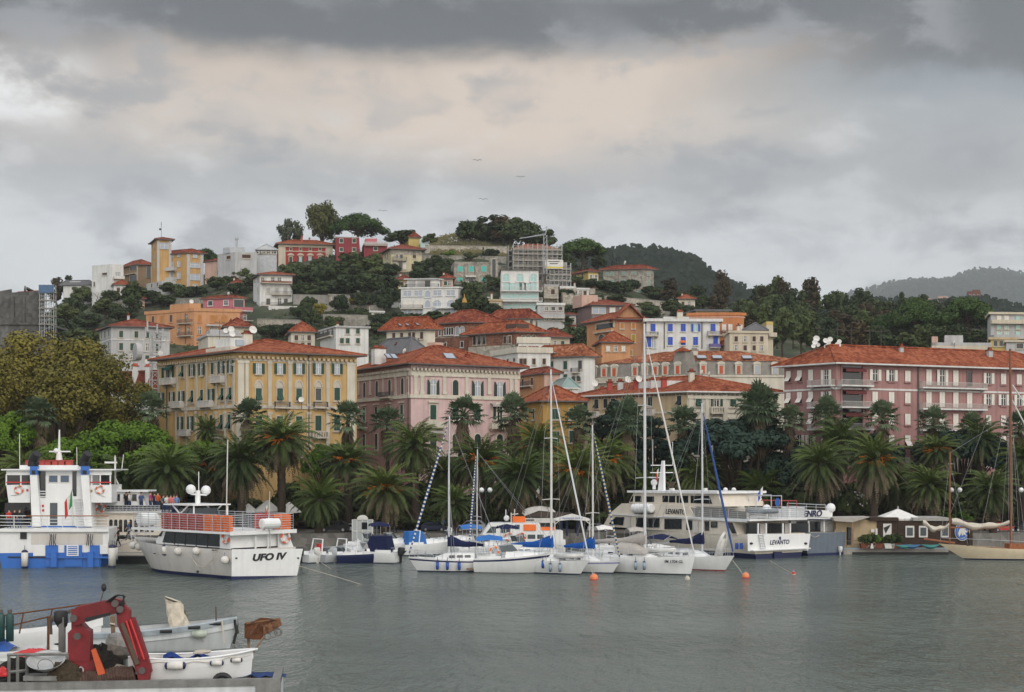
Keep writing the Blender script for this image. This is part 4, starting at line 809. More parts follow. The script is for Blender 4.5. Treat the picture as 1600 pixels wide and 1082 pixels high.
sc=Bld('building','house wrapped in grey scaffolding with a new tiled roof','building',1000,345,600,1330,985,ar=6,al=35,wall=STONEP);sc.hip(2.8,.6,TILE2,hipf=.8);sc.lm('scaffolded house');sc.rows('A',[1040,1105,1190,1265,1320],[(358,382),(425,475),(500,530),(550,580)],'d',1.2)
def scaffold(b,name,label,side,x0,x1,ys,ytop,ybot,out=1.3,n=9):
  """tubes and plank decks in front of a facade"""
  dr,th,_=b.fac(side);a,c=b._t(dr,vx(x0)),b._t(dr,vx(x1));a,c=min(a,c),max(a,c);sg=1 if side == 'A' else -1;x0,x1=(a,c) if sg > 0 else (-c,-a)
  t=thing(name,label,'scaffold',tuple(b.root.location),R(th));USED.add(label);zt,zb_=b.z(ytop),b.z(ybot);q=MB()
  for i in range(n+1):
    x=x0+(x1-x0)*i/n
    for yy in (-.35,-out): q.tube([(x,yy,zb_),(x,yy,zt)],.07,5)
    if i < n and i % 2 == 0: q.tube([(x,-out-.05,zb_),(x+(x1-x0)/n,-out-.05,zb_+(zt-zb_)*.5)],.05,4)
  q.build('standards',MATS['zinc'],t)
  for y in ys:
    z=b.z(y);q=MB();q.box(x0-.2,x1+.2,-out,-.35,z-.12,z);q.tube([(x0,-out-.04,z+.9),(x1,-out-.04,z+.9)],.06,4);q.tube([(x0,-out-.04,z+.45),(x1,-out-.04,z+.45)],.06,4);q.box(x0,x1,-out-.06,-out-.02,z,z+.2);q.build('deck',mat('scaffold_planks',(.40,.38,.34),.9,.3,3.),t)
  return t
scaffold(sc,'scaffold','grey scaffolding covering the front of the hilltop house under repair','A',990,1362,[350,385,435,480,535],305,600,1.6,10)
scaffold(sc,'scaffold','narrow scaffolding on the left flank of the hilltop house under repair','B',998,985,[350,385,435,480],310,560,1.4,3)
s16=Bld('house','unfinished grey stepped house beside the scaffolding banner','house',1250,450,640,1405,1240,ar=6,d=sc.d-4,wall=CONC,D=7);s16.flat(.3,TERR,CONC);s16.rows('A',[1265,1330,1380],[(505,530),(550,575)],'d',1.3);scaffold(s16,'scaffold','lower scaffolding tier on the unfinished grey stepped house','A',1270,1430,[500,545,590],450,640,1.4,5)
bn=thing('banner','white building site banner with a yellow stripe on the scaffolding','banner',tuple(s16.at('A',1298,s16.z(470),1.9)+Vector((s16.root.location.x,s16.root.location.y,s16.root.location.z))),R(6));USED.add(bn['label'])
q=MB();q.mi(0).box(-2.4,2.4,-.06,0,-.5,1.3);q.mi(1).box(-2.4,2.4,-.062,-.01,-.86,-.52);q.mi(0).box(-2.4,2.4,-.06,0,-1.,-.88);q.build('sheet',[FRW,mat('yellow_paint',(.65,.5,.02),.6)],bn);
for j,w_ in ((.85,3.),(.3,2.2)): q=MB();q.box(-w_/2,w_/2,-.075,-.062,j-.12,j+.12);q.build('lettering',GUT,bn)
w44=Bld('house','small white terraced house with laundry balcony right of the glass fronted house','house',1180,770,980,1385,1168,ar=8,al=30,wall=GREYW);w44.flat(.5,TERR,WHITEW,.25);w44.rows('A',[1250,1300,1355],[(785,812),(870,890)],'gdd',1.1);w44.balc('A',1175,1385,870,1.1,'solid',GREYW);w44.awn('A',1190,1380,838,.3,.8,TILE);w44.lm('small white terraced house')
w45=Bld('house','white cottage with a striped terrace step below the scaffolding','house',1230,625,770,1340,1225,ar=8,d=None,wall=STONEP,D=7);w45.flat(.4,TERR,GREYW);w45.win('A',[1297],(650,690),'c',1.2,sh=SHBR);w45.balc('A',1225,1335,720,1.4,'bars',RAILW)
w46=Bld('house','low white house with a red canopy left of the mauve grey house','house',1385,850,985,1475,1375,ar=8,d=None,wall=GREYW,D=7);w46.hip(.9,.5,TILED);w46.win('A',[1440],(870,900),'g',2.);w46.awn('A',1375,1475,920,.4,1.2,TILED)
ds=Bld('house','white ramp stair house zigzagging down beside the garden of umbrella pine','stairs',1350,640,730,1475,1345,ar=10,d=None,wall=STONEP,D=5);ds.flat(.5,TERR,WHITEW)
view(850,320,.25)
y40=Bld('house','yellow house with white balcony windows under the big umbrella pine','house',275,420,515,340,165,ar=25,al=22,wall=YELW);y40.hip(1.3,.6,TILED);y40.win('A',[293,325],(440,490),'g',1.1,fr=WHITEW);y40.win('B',[240,200],(435,470),'d',.9,at=220);y40.balc('A',278,350,492,1.2,'solid',WHITEW,.5);y40.lm('yellow house')
h39=Bld('villa','grey stone hilltop villa with shallow red roof and aqua shutters','villa',622,405,540,686,372,ar=26,al=12,wall=STONE);h39.hip(1.9,.9,TILED,hipf=.9);h39.lm('stone hilltop villa');h39.sty.update(sh=mat('shutter_aqua',(.22,.36,.32),.7),fr=STONEP);h39.win('B',[565,497,425,395],(420,440),'c',1.1,at=500);h39.win('B',[565,497,425,395],(468,505),'c',1.1,at=500);h39.win('A',[653],(422,442),'c',1.);h39.win('A',[653],(472,508),'c',1.1);h39.pipe('B',468,412,520);h39.dish(.0,.45,h39.h+2.6,.8);h39.pil('B',[618,535,470,378],412,530,.8,STONE,.15)
h38=Bld('house','pale terrace pavilion at the foot of the stone hilltop villa','house',555,525,585,690,550,ar=6,d=h39.d-4,wall=STONEP,D=4);h38.flat(.8,TERR,STONEP);h38.win('A',[598],(535,575),'c',1.4,sh=MATS['shutter_aqua'])
v34=Bld('house','mauve grey house with a red hipped roof and broad white window','house',300,632,820,540,185,ar=5,al=40,wall=MAUVEG);v34.hip(2.4,.9,TILED,hipf=.7);v34.lm('mauve grey house');v34.win('A',[342],(642,680),'g',4.,pane=GLASSP);v34.win('A',[428,490],(645,675),'cc',1.6,sh=SHW);v34.box_on('upper_block',-.12,.3,.3,.8,v34.h,v34.h+3.6,SALMON)
o35=Bld('house','terracotta gabled villa with a loggia of twin arches and mustard shutters','villa',440,720,900,620,268,ar=12,al=28,d=262,wall=wallm('terracotta',(.44,.235,.13)),wallB=APRI);o35.lm('terracotta gabled villa');o35.hip(2.6,1.,TILE,hipf=.9);o35.win('A',[487,558],(742,775),'c',1.1,sh=SHOR);o35.win('A',[487,558],(812,860),'c',1.2,sh=SHYEL);o35.win('A',[487,540],(908,940),'c',1.2,sh=SHYEL)
q=MB();gl=o35.L;q.mi(0).prism([(0,o35.h),(gl,o35.h),(gl/2,o35.h+2.6)],.3,Matrix.Translation((0,-.06,0)));q.mi(1).hexa([(-.6,-.9,o35.h-.35),(gl/2,-.9,o35.h+2.75),(gl/2,4,o35.h+2.75),(-.6,4,o35.h-.35)],[(-.6,-.9,o35.h-.15),(gl/2,-.9,o35.h+2.95),(gl/2,4,o35.h+2.95),(-.6,4,o35.h-.15)]);q.hexa([(gl/2,-.9,o35.h+2.75),(gl+.6,-.9,o35.h-.35),(gl+.6,4,o35.h-.35),(gl/2,4,o35.h+2.75)],[(gl/2,-.9,o35.h+2.95),(gl+.6,-.9,o35.h-.15),(gl+.6,4,o35.h-.15),(gl/2,4,o35.h+2.95)]);q.build('gable',[o35.wall,TILE],o35.root,None,R(12))
o35.strip('A',455,590,o35.z(733,'A',500),o35.z(722,'A',500),.1,REDCH,'red_frieze');o35.recess('B',438,398,812,880,'round');o35.recess('B',383,343,812,880,'round');o35.recess('B',435,330,745,775);o35.balc('B',438,322,795,.9,'solid',APRI,.7);o35.recess('B',438,398,895,930,'round');o35.dish(-.03,.1,o35.z(865),.6,-70)
w36=Bld('apartment_building','white apartment block with bright blue shutters','building',640,730,905,1097,620,ar=2,al=40,d=262,wall=WHITEW);w36.flat(.5,TERR,WHITEW,.6);w36.lm('blue shuttered white block');w36.sty.update(sh=SHBLUE,fr=WHITEW,sw=.05);w36.win('A',[681,789,870,942,1056],(745,793),'ccc-c',1.45);w36.win('A',[948],(745,793),'o',1.3,pane=TEALG);w36.win('A',[789,870,947],(827,878),'c',1.45);w36.win('A',[655,1072],(822,890),'c',1.4);w36.win('A',[685],(822,895),'g',1.4,pane=GLASSP);w36.balc('A',622,712,820,1.2);w36.balc('A',1020,1110,815,1.2);w36.pipe('A',752,735,900);w36.pipe('A',987,735,900);w36.box_on('roof_cabin',.25,.6,.3,.6,w36.h,w36.h+1.9,WHITEW);w36.chimney(.47,.2,w36.h,w36.h+3.1,1.4,IVORY,TILE);w36.balc('A',1030,1098,893,1.2,'solid',mat('lilac_paint',(.17,.14,.36),.8));w36.awn('A',850,882,848,.3,.8,ORANGE)
o37=Bld('apartment_building','deep orange house with white shutters right of the blue shuttered block','building',1200,690,905,1250,905,ar=25,al=6,d=270,wall=APRID);o37.flat(.5,TERR,APRID,.25);o37.sty.update(sh=SHW,fr=SALMON);o37.win('B',[1165,1125],(750,788),'cc',1.2);o37.win('A',[1212,1232],(752,788),'cc',.8);o37.balc('B',1185,1110,808,1.);o37.balc('A',1205,1245,815,1.);o37.lm('deep orange house');o37.course(705,.3,.2,SALMON)
o38=Bld('house','low cream house with a red lean-to roof under the deep orange house','house',1225,865,905,1240,1100,ar=20,al=6,d=256,wall=CREAM);o38.hip(1.5,.5,TILED);o38.win('B',[1190,1150,1120],(870,895),'c',.6,sh=SHBR,at=1150)
s38=Bld('house','stone house with a slate roof and red shutters at the wood edge','house',1250,790,905,1395,1238,ar=6,d=264,wall=STONEP,D=9);s38.hip(2.4,.4,SLATE,hipf=.4);s38.win('A',[1318],(820,865),'c',1.3,sh=REDCH);s38.win('A',[1255],(820,855),'c',.7,sh=REDCH);s38.balc('A',1250,1380,870,1.1,'bars');s38.lm('slate roofed stone house')
c39=Bld('house','narrow cream house with a corner balcony beside the slate roofed stone house','house',1390,750,905,1432,1345,ar=25,al=20,d=268,wall=CREAM);c39.flat(.6,TERR,YELW);c39.balc('A',1390,1440,822,1.2,'solid',CREAM)
pt=Bld('house','flat roofed shed behind the blue shuttered block','house',950,665,730,1155,860,ar=4,al=20,d=285,wall=BEIGE);pt.flat(.3,SLATE,SLATE,.5);pt.win('A',[1080,1140],(672,685),'d',.8)
view(1200,400,.2587)
a41=Bld('apartment_building','stacked grey and cream flats with balconies at the right edge','building',1345,352,600,1640,1325,ar=6,al=30,d=290,wall=GREYW);a41.flat(.4,TERR,CREAM,.5);a41.lm('stacked grey flats');a41.rows('A',[1395,1440,1510,1570],[(362,400),(420,442),(458,490)],['ccdc','dgdd','ggdg'],1.5,sh=SHW,pane=TEALG,fr=CREAM);a41.balc('A',1340,1580,408,1.4,'solid',CREAM);a41.balc('A',1345,1580,500,2.,'solid',GREYW)
a42=Bld('house','yellow house with dark windows at the right edge above the mauve block','house',1345,505,600,1500,1335,ar=4,d=272,wall=YELW,D=8);a42.flat(.4,TERR,BEIGE,.4);a42.win('A',[1373,1408,1465],(512,545),'ddd',1.2);a42.balc('A',1430,1500,545,1.2,'solid',CREAM);a42.lm('yellow house at the right edge')
a43=Bld('house','grey terrace house with a ruined pink gable end and a roof hut','house',990,540,600,1350,983,ar=3,d=262,wall=CREAM,D=8);a43.flat(.5,TERR,GREYW);a43.box_on('roof_hut',.22,.53,.2,.7,a43.h,a43.h+3.2,GREYW);a43.box_on('gable_stub',.0,.1,.0,.4,a43.h,a43.h+2.6,SALMON);a43.dish(.38,-.02,a43.h+.8,.7);a43.awn('A',1010,1140,552,.2,.6,GREYW);a43.lm('ruined pink gable')
a44=Bld('house','white flat roofed cabin against the right frame edge','house',1440,520,600,1640,1432,ar=3,d=258,wall=GREYW,D=7);a44.flat(.3,TERR,CREAM,.4);a44.win('A',[1520],(530,560),'d',2.)
for nm,lab,x,y0_,y1_,x1_,dd_ in (('castle','distant brick red castle on a spur below the misty mountain',1205,222,285,1285,890),('house','distant pale pink house on the misty spur',1025,252,290,1087,885),('house','distant low pink house among trees left of its neighbour on the spur',935,265,300,985,880)):
  k=Bld(nm,lab,nm,x,y0_,y1_,x1_,x-6,ar=6,d=dd_,wall=BROWNR if nm == 'castle' else SALMON,D=12)
  k.flat(.8,TERR);k.lm(lab.split(' on ')[0].split(' among ')[0])
  if nm == 'castle': k.box_on('keep',.4,.95,.1,.8,k.h,k.h+2.5,BROWNR)
  k.win('A',[x+(x1_-x)*f for f in (.2,.5,.8)],(y0_+12,y0_+28),'d',1.6)
view(0,0,1)
for lb,c,t,b_,xr,xl,wl,rs,cols,rw,dd in [
  ('grey stone cottage with green shutters on the gully terrace',514,462,478,545,508,STONE,0,(520,530,540),((465,471),),None),('low white garden house above the ruined gully wall',572,488,498,600,568,WHITEW,0,(578,586,594),((490,495),),None),
  ('grey slate roofed hall behind the pink palazzo',640,553,575,665,585,GREYW,3.,(652,),((558,566),),225),('cream house with dark windows between the orange block and the terraced house',352,512,540,392,346,CREAM,2.2,(362,372,383),((517,525),(530,537)),262),
  ('small peach cottage left of the orange apartment block',205,468,486,226,200,SALMON,1.6,(211,219),((471,478),),None),('white cottage among trees under the grey rooftop flats',362,444,458,382,358,WHITEW,1.4,(368,375),((447,453),),None),
  ('pale terrace house with a red roof left of the plain white block',455,520,545,492,450,IVORY,2.4,(463,473,483),((524,532),(536,542)),258),('little ochre house under the lemon villa',622,438,452,642,618,YELW,1.5,(628,635),((441,447),),None),
  ('pink cottage behind the modernist villa',690,436,452,708,686,SALMON,1.4,(696,702),((440,446),),None),('grey house with a flat roof right of the turquoise blinded house',742,466,490,764,738,GREYW,0,(748,756),((470,477),(480,486)),None),
  ('white stepped house under the stone hilltop villa',892,452,470,920,887,WHITEW,0,(899,907,914),((455,462),),None),('brown roofed house behind the white balconied villa',846,528,560,890,840,CREAM,2.2,(856,867,879),((533,541),(546,553)),258),
  ('apricot house with a red roof behind the mansard palazzo',940,536,570,985,930,APRI,2.6,(950,962,974),((541,549),),254),('cream penthouse under the deep orange house',1140,520,556,1200,1132,CREAM,0,(1150,1164,1178,1190),((526,534),(540,548)),250),
  ('small white house with a tiled roof on the wood edge',1060,468,484,1086,1056,IVORY,1.6,(1067,1077),((472,478),),None),('grey villa half hidden by the wood',1190,474,492,1222,1186,STONEP,1.8,(1198,1210),((478,485),),None),
  ('white house with a red roof below the brown house',178,446,468,206,173,WHITEW,1.8,(185,195),((450,457),),None),('beige flat roofed house left of the glass fronted house',765,470,498,784,760,BEIGE,0,(771,778),((474,481),(486,492)),None)]:
  k=Bld('house',lb,'house',c,t,b_,xr,xl,ar=10,d=dd,wall=wl,D=8);(k.hip(rs*1.4,.7,TILE if 'red' in lb or 'tiled' in lb else (SLATE if 'slate' in lb else TILED)) if rs else k.flat(.35,TERR,wl,.25));k.lm(lb.split(' with ')[0].split(' under ')[0])
  for i_,rr in enumerate(rw): k.win('A',cols,rr,'cgcc'[:len(cols)] if i_ == 0 else 'gccg'[:len(cols)],1.,sh=(GREEN,SHBR,SHW)[len(lb) % 3])
  k.chimney(.3,.5,k.h+.8,k.h+2.6,.6)
view(0,300,.25)
f27=thing('fortress','massive grey stone fortress wall with a sloping base at the left edge','fortress',(PX(85,285),285,PZ(540,285)));USED.add(f27['label']);mark('fortress',40,490)
s_=285/FP;q=MB()
def fp(px,py,dd=0): return ((px-85)*s_-dd*.34,dd,(540-py)*s_)
q.hexa([fp(-60,560),fp(88,560),fp(88,560,14),fp(-60,560,14)],[fp(-60,506,1.2),fp(72,506,1.2),fp(72,506,14),fp(-60,506,14)])
q.box(fp(-60,0)[0],fp(72,0)[0],.8,14,(540-507)*s_,(540-504)*s_)
q.hexa([fp(-60,504,1.3),fp(71,504,1.3),fp(71,504,14),fp(-60,504,14)],[fp(-60,460,1.6),fp(71,453,1.6),fp(71,453,14),fp(-60,460,14)])
q.build('wall',FORT,f27)
for a,b in ((14,19),(33,36)): q=MB();q.box(fp(a,0)[0],fp(b,0)[0],.9,1.7,(540-504)*s_,(540-462)*s_);q.build('buttress',FORT,f27)
q=MB();q.hexa([fp(18,458,2),fp(62,453,2),fp(62,453,12),fp(18,458,12)],[fp(28,450,6),fp(60,448,6),fp(60,448,8),fp(28,450,8)]);q.build('roof',TILED,f27)
q=MB();q.hexa([fp(-10,460,3),fp(18,458,3),fp(18,458,12),fp(-10,460,12)],[fp(-10,454,3),fp(18,449,3),fp(18,449,12),fp(-10,454,12)]);q.build('parapet',FORT,f27)
q=MB();q.hexa([fp(37,450,5),fp(41,450,5),fp(41,450,8),fp(37,450,8)],[fp(38,442,5),fp(40,442,5),fp(40,442,8),fp(38,442,8)]);q.hexa([fp(41,446,5),fp(55,451,5),fp(55,451,8),fp(41,446,8)],[fp(41,443,5),fp(55,450,5),fp(55,450,8),fp(41,443,8)]);q.build('belfry',FORT,f27)
st=thing('scaffold','tall scaffold tower with blue netting on the fortress corner','scaffold',(PX(62,284),284,PZ(520,284)));USED.add(st['label'])
q=MB();w_=22*284/FP
for i in range(4):
  for yy in (0,1.3): q.tube([(w_*i/3,yy,-1),(w_*i/3,yy,9.6)],.07,4)
for k in range(6): q.tube([(0,0,1.6*k),(w_,0,1.6*k+1.6)],.05,4);q.tube([(0,-.02,1.6*k+.9),(w_,-.02,1.6*k+.9)],.05,4)
q.build('standards',MATS['zinc'],st)
for k in range(1,6): q=MB();q.box(-.2,w_+.2,-.2,1.4,1.6*k,1.6*k+.14);q.build('deck',MATS['scaffold_planks'],st)
q=MB();q.box(-.1,w_+.1,-.3,-.24,7.9,9.5);q.build('netting',mat('blue_netting',(.10,.17,.28),.9,.3,4.),st)
tm=thing('telecom_mast','white lattice antenna mast with panel antennas and a large round drum dish','antenna mast',(PX(243,205),205,PZ(575,205)));USED.add(tm['label']);mark('telecom mast',240,530)
q=MB();s2_=205/FP
for i,(ax,ay) in enumerate(((-1,-1),(1,-1),(1,1),(-1,1))):
  q.tube([(ax*.7,ay*.7,-6),(ax*.6,ay*.6,5.4)],.08,5);b_=((1,-1),(1,1),(-1,1),(-1,-1))[i]
  for k in range(7): q.tube([(ax*.68,ay*.68,-3+1.2*k),(b_[0]*.68,b_[1]*.68,-1.8+1.2*k)],.035,4);q.tube([(ax*.68,ay*.68,-3+1.2*k),(b_[0]*.68,b_[1]*.68,-3+1.2*k)],.035,4)
q.build('lattice',GREYW,tm)
for x,y,z in ((-1.3,-.4,4.6),(1.2,-.5,4.4),(1.6,-.2,3.2),(-.4,-1.1,3.),(.5,-1.,5.),(2.,0,4.),(-.9,-1.,5.4)): q=MB();q.box(x-.1,x+.1,y-.08,y+.08,z-.2,z+1.2);q.tube([(x,y,z+.5),(0,0,z+.5)],.06,4);q.build('panel_antenna',GREYW,tm)
q=MB();Mx=Matrix.Translation((-2.1,-1.,2.2)) @ Matrix.Rotation(R(-60),4,'Z') @ Matrix.Rotation(R(90),4,'X');q.lathe([(.1,-.5),(1.2,-.2),(1.25,.6),(.05,.65)],18,Mx);q.tube([(-2.,-.9,2.2),(-.5,-.5,2.2)],.15,6);q.build('drum_dish',GREYW,tm)
for k,(x,z) in enumerate(((.1,1.2),(1.,2.),(-.9,.8),(1.1,.4))): q=MB();q.lathe([(.05,0),(.35,.08),(.38,.3),(.05,.32)],10,Matrix.Translation((x,-.95,z)) @ Matrix.Rotation(R(90),4,'X'));q.build('small_dish',FRW,tm)
def terrace_wall(name,label,x0,x1,yt0,yt1,yb0,yb1,m,cat='wall',th=.6,d0=None):
  da=d0 or hill_at(x0,yb0);db=(d0 or hill_at(x1,yb1));A,B=P(x0,yb0,da),P(x1,yb1,db);t=tag(thing(name,label,cat,tuple(A)),kind='thing');USED.add(label);B2=B-A
  ha,hb_=(yb0-yt0)*da/FP,(yb1-yt1)*db/FP;n=Vector((-B2.y,B2.x,0)).normalized()*th;q=MB()
  q.hexa([(0,0,-2),B2+Vector((0,0,-2)),B2+n+Vector((0,0,-2)),n+Vector((0,0,-2))],[(0,0,ha),B2+Vector((0,0,hb_)),B2+n+Vector((0,0,hb_)),n+Vector((0,0,ha))]);q.build('masonry',m,t)
  c=MB();n2=n*1.15;o=n*-.1;c.hexa([o+Vector((0,0,ha)),B2+o+Vector((0,0,hb_)),B2+n2+Vector((0,0,hb_)),n2+Vector((0,0,ha))],[o+Vector((0,0,ha+.15)),B2+o+Vector((0,0,hb_+.15)),B2+n2+Vector((0,0,hb_+.15)),n2+Vector((0,0,ha+.15))]);c.build('coping',CONC,t)
  return t
TW=[('long dry stone wall below the hilltop grass',664,792,384,386,396,400,STONEP),('second dry stone terrace below the hilltop wall',655,790,399,402,409,412,STONE),
      ('whitewashed garden wall with red pillars below the tall cream terraced house',402,475,499,501,511,514,STONEP),('ruined stone terrace wall in the gully left of the modernist villa',505,600,492,494,508,510,STONE),
      ('grey concrete retaining wall under the red villa garden',458,545,461,463,476,476,CONC),('brown stone garden wall under the tower villa',180,330,470,466,478,474,STONE),
      ('stone retaining wall beside the stone hilltop villa',946,1062,463,474,474,488,STONEP),('dark terrace wall above the ruined gully',495,600,478,478,488,490,STONE),('long low wall above the mauve grey house roof',985,1060,480,490,490,500,STONE),
      ('pale stone wall stepping down left of the mauve grey house',880,940,458,466,476,482,STONEP)]+[(l,*v) for l,*v in [('grey terrace wall below the pale pink house',345,400,434,436,442,444,CONC),('stone terrace wall under the cypress row',700,790,414,416,424,426,STONE),('rubble terrace wall above the plain white block',505,598,500,502,511,513,STONE),('rough stone wall left of the orange apartment block',150,205,470,474,480,485,STONE),('white parapet wall beside the modernist villa garden',596,626,470,474,478,482,WHITEW),('long terrace wall across the slope under the yellow house',850,930,448,452,455,460,STONEP),('low concrete wall below the lemon villa',600,668,430,432,437,440,CONC)]]
for l,x0,x1,a,b,c,d_,m in TW: terrace_wall('garden_wall',l,x0,x1,a,b,c,d_,m)
fa,fb_=P(690,386,412),P(795,390,412);fe=thing('fence','wire mesh fence on posts along the hilltop wall','fence',tuple(fa));USED.add(fe['label']);dv=fb_-fa
q=MB()
for i in range(26): p=dv*(i/25);q.tube([p,p+Vector((0,0,2.2))],.05,4)
for k in range(5): q.tube([Vector((0,0,.4+.45*k)),dv+Vector((0,0,.4+.45*k))],.025,3)
q.build('mesh_fence',GREEND,fe)
cr_=thing('tower_crane','small grey tower crane with folded jib beside the scaffolded house','crane',tuple(P(852,428,sc.d-6)));USED.add(cr_['label']);k_=(sc.d-6)/FP
q=MB()
for ax,ay in ((-.4,-.4),(.4,-.4),(.4,.4),(-.4,.4)): q.tube([(ax,ay,0),(ax,ay,60*k_)],.09,4)
for k in range(8): q.tube([(-.4,-.4,k*60*k_/8),(.4,-.4,(k+1)*60*k_/8)],.06,4)
q.build('mast',MATS['zinc'],cr_)
q=MB();q.tube([(0,0,60*k_),(3*k_,0,74*k_)],.12,4);q.tube([(3*k_,0,74*k_),(-9*k_,.4,66*k_)],.05,4);q.tube([(0,0,61*k_),(-40*k_,1,56*k_)],.13,4);q.tube([(0,0,63*k_),(-38*k_,1,56*k_)],.04,4);q.build('jib',MATS['zinc'],cr_)
# ---------------------------------------------------------------- vegetation
LF={'dark': leaf_mat('leaf_dark',(.015,.029,.011),(.056,.078,.025)),'olive': leaf_mat('leaf_olive',(.085,.080,.013),(.215,.18,.03),.7,.35),'pine': leaf_mat('leaf_pine',(.018,.045,.010),(.060,.105,.018)),
      'bright': leaf_mat('leaf_bright',(.038,.095,.007),(.125,.21,.016)),'cedar': leaf_mat('leaf_cedar',(.013,.031,.023),(.036,.064,.044)),'brown': leaf_mat('leaf_brown',(.035,.028,.014),(.085,.062,.028)),'mid': leaf_mat('leaf_mid',(.026,.046,.014),(.085,.108,.034)),'silver': leaf_mat('leaf_silver',(.045,.058,.035),(.11,.125,.075)),'moss': leaf_mat('leaf_moss',(.038,.046,.014),(.095,.10,.03)),'yellow': leaf_mat('leaf_yellow',(.10,.10,.01),(.24,.2,.02))}
BARK=mat('bark',(.075,.055,.04),.95,.35,3.,bump=.5,bs=8.);PBARK=mat('palm_bark',(.055,.042,.032),.95,.4,5.,bump=.8,bs=9.)
PALM=leaf_mat('palm_leaf',(.018,.034,.009),(.078,.104,.026),.55,.9);PALMY=leaf_mat('palm_leaf_young',(.042,.072,.011),(.11,.15,.026),.5,.9);PALMD=leaf_mat('palm_leaf_dry',(.075,.058,.036),(.18,.145,.095),.9,.9);FAN=leaf_mat('fan_leaf',(.045,.075,.038),(.14,.18,.10),.55,.9);DATES=mat('date_stalks',(.62,.19,.012),.7,.35,4.)
class Crown(MB):
  def leaf(s,c,n,size,rg,asp=1.):
    """one small leaf face at c, facing about n"""
    t=Vector((rg.uniform(-1,1),rg.uniform(-1,1),rg.uniform(-1,1)));a=n.cross(t)
    if a.length < 1e-4: a=Vector((1,0,0))
    a.normalize();b=n.cross(a).normalized();a *= size*.5*asp;b *= size*.5/asp;k=len(s.v)
    s.v += [tuple(c-a-b*.5),tuple(c+a*.2-b),tuple(c+a+b*.3),tuple(c-a*.1+b)];s.f.append([k,k+1,k+2,k+3]);s.m.append(s.k);return s
  def lobe(s,c,r,n,size,rg,flat=1.,up=.25,inner=.25):
    c=Vector(c)
    for i in range(n):
      while True:
        d=Vector((rg.uniform(-1,1),rg.uniform(-1,1),rg.uniform(-1,1)))
        if .05 < d.length < 1: break
      d.normalize();q=rg.random();rr=r*(1-.55*q*q if rg.random() > inner else rg.uniform(.2,.8));p=Vector((d.x*rr,d.y*rr,d.z*rr*flat))
      nn=(d+Vector((0,0,up))+Vector((rg.uniform(-.6,.6),rg.uniform(-.6,.6),rg.uniform(-.6,.6)))).normalized();s.leaf(c+p,nn,size*rg.uniform(.6,1.3),rg)
    return s
def broad(seed,h,r,leaf,n,size,shape='round',lobes=22):
  """meshes of one tree: trunk with limbs, crown of leaf clumps; metres"""
  rg=random.Random(seed);t=MB();c=Crown();th=h*(.3 if shape != 'pine' else .62)
  t.tube([(0,0,-1.2),(.1*r*rg.uniform(-1,1),.1*r*rg.uniform(-1,1),th*.6),(0,0,th),(rg.uniform(-.2,.2)*r,0,h*.8)],[h*.032+.05,h*.026+.04,h*.022+.03,h*.006],7)
  for i in range(lobes):
    w=rg.uniform(0,6.28)
    if shape == 'round': ph=rg.uniform(-.5,1);q=r*(1-.35*ph*ph)*math.sqrt(rg.uniform(.08,.8));z=h*.60+ph*h*.30;lr=r*rg.uniform(.26,.42);fl=.85
    elif shape == 'tall': ph=rg.uniform(-.8,1);q=r*(1-.55*abs(ph))*rg.uniform(.2,.75);z=h*.58+ph*h*.36;lr=r*rg.uniform(.3,.45);fl=1.
    elif shape == 'pine': q=r*math.sqrt(rg.uniform(.0,.95));z=h*.54+h*.39*(1-(q/r)**2)+rg.uniform(-.03,.02)*h;lr=r*rg.uniform(.22,.33);fl=.7
    elif shape == 'dome': q=r*math.sqrt(rg.uniform(.0,.98));z=h*.55+h*.40*math.sqrt(max(0,1-(q/r)**2))*rg.uniform(.8,1);lr=r*rg.uniform(.14,.24);fl=.7
    elif shape == 'full': ph=rg.random();q=r*math.sqrt(max(.05,1-(2*ph-.75)**2*.62))*math.sqrt(rg.uniform(.05,.85));z=h*(.10+.82*ph);lr=r*rg.uniform(.22,.36);fl=.9
    elif shape == 'cedar': lv=rg.random();fz=.5*lv+.5*int(lv*9)/9.;q=r*math.sqrt(max(0,1-fz**1.6))*rg.uniform(.15,1.);z=h*.16+h*.80*fz+rg.uniform(-.015,.015)*h-.05*q;lr=r*rg.uniform(.2,.34)*(1-.35*fz);fl=.42
    else: fz=rg.random();q=r*.25*rg.random();z=h*.1+h*.85*fz;lr=r*(.75-.55*fz);fl=1.6     # cypress
    p=(q*math.cos(w),q*math.sin(w),z);c.lobe(p,lr,n,size,rg,fl)
    if i % 2 == 0 and shape != 'cypress': t.tube([(0,0,th*rg.uniform(.7,1.1)),(p[0]*.5,p[1]*.5,(th+z)*.5-.02*h),(p[0]*.9,p[1]*.9,z-.1*lr)],[h*.012+.03,h*.008+.02,.02],5,False)
  return (t.fix(t.mesh('trunk',BARK)),c.mesh('crown',LF[leaf]))
def bare(seed,h):
  rg=random.Random(seed);t=MB()
  def br(p,d,l,r_,lv):
    e_=p+d*l;t.tube([p,(p+e_)/2+Vector((rg.uniform(-.05,.05)*l,0,0)),e_],[r_,r_*.8,r_*.55],5,False)
    if lv < 5:
      for _ in range(3 if lv < 3 else 2):
        n_=(d+Vector((rg.uniform(-.8,.8),rg.uniform(-.8,.8),rg.uniform(-.1,.5)))).normalized();br(e_,n_,l*rg.uniform(.6,.78),r_*.55,lv+1)
  br(Vector((0,0,-.5)),Vector((0,0,1)),h*.3,h*.022,0);return t.mesh('trunk',mat('pale_bark',(.16,.13,.11),.95,.3,3.))
KIND={}      # kind: list of (trunk mesh,crown mesh,height,radius)
def kind(k,*v): KIND[k]=[(broad(*a),a[1],a[2]) for a in v]
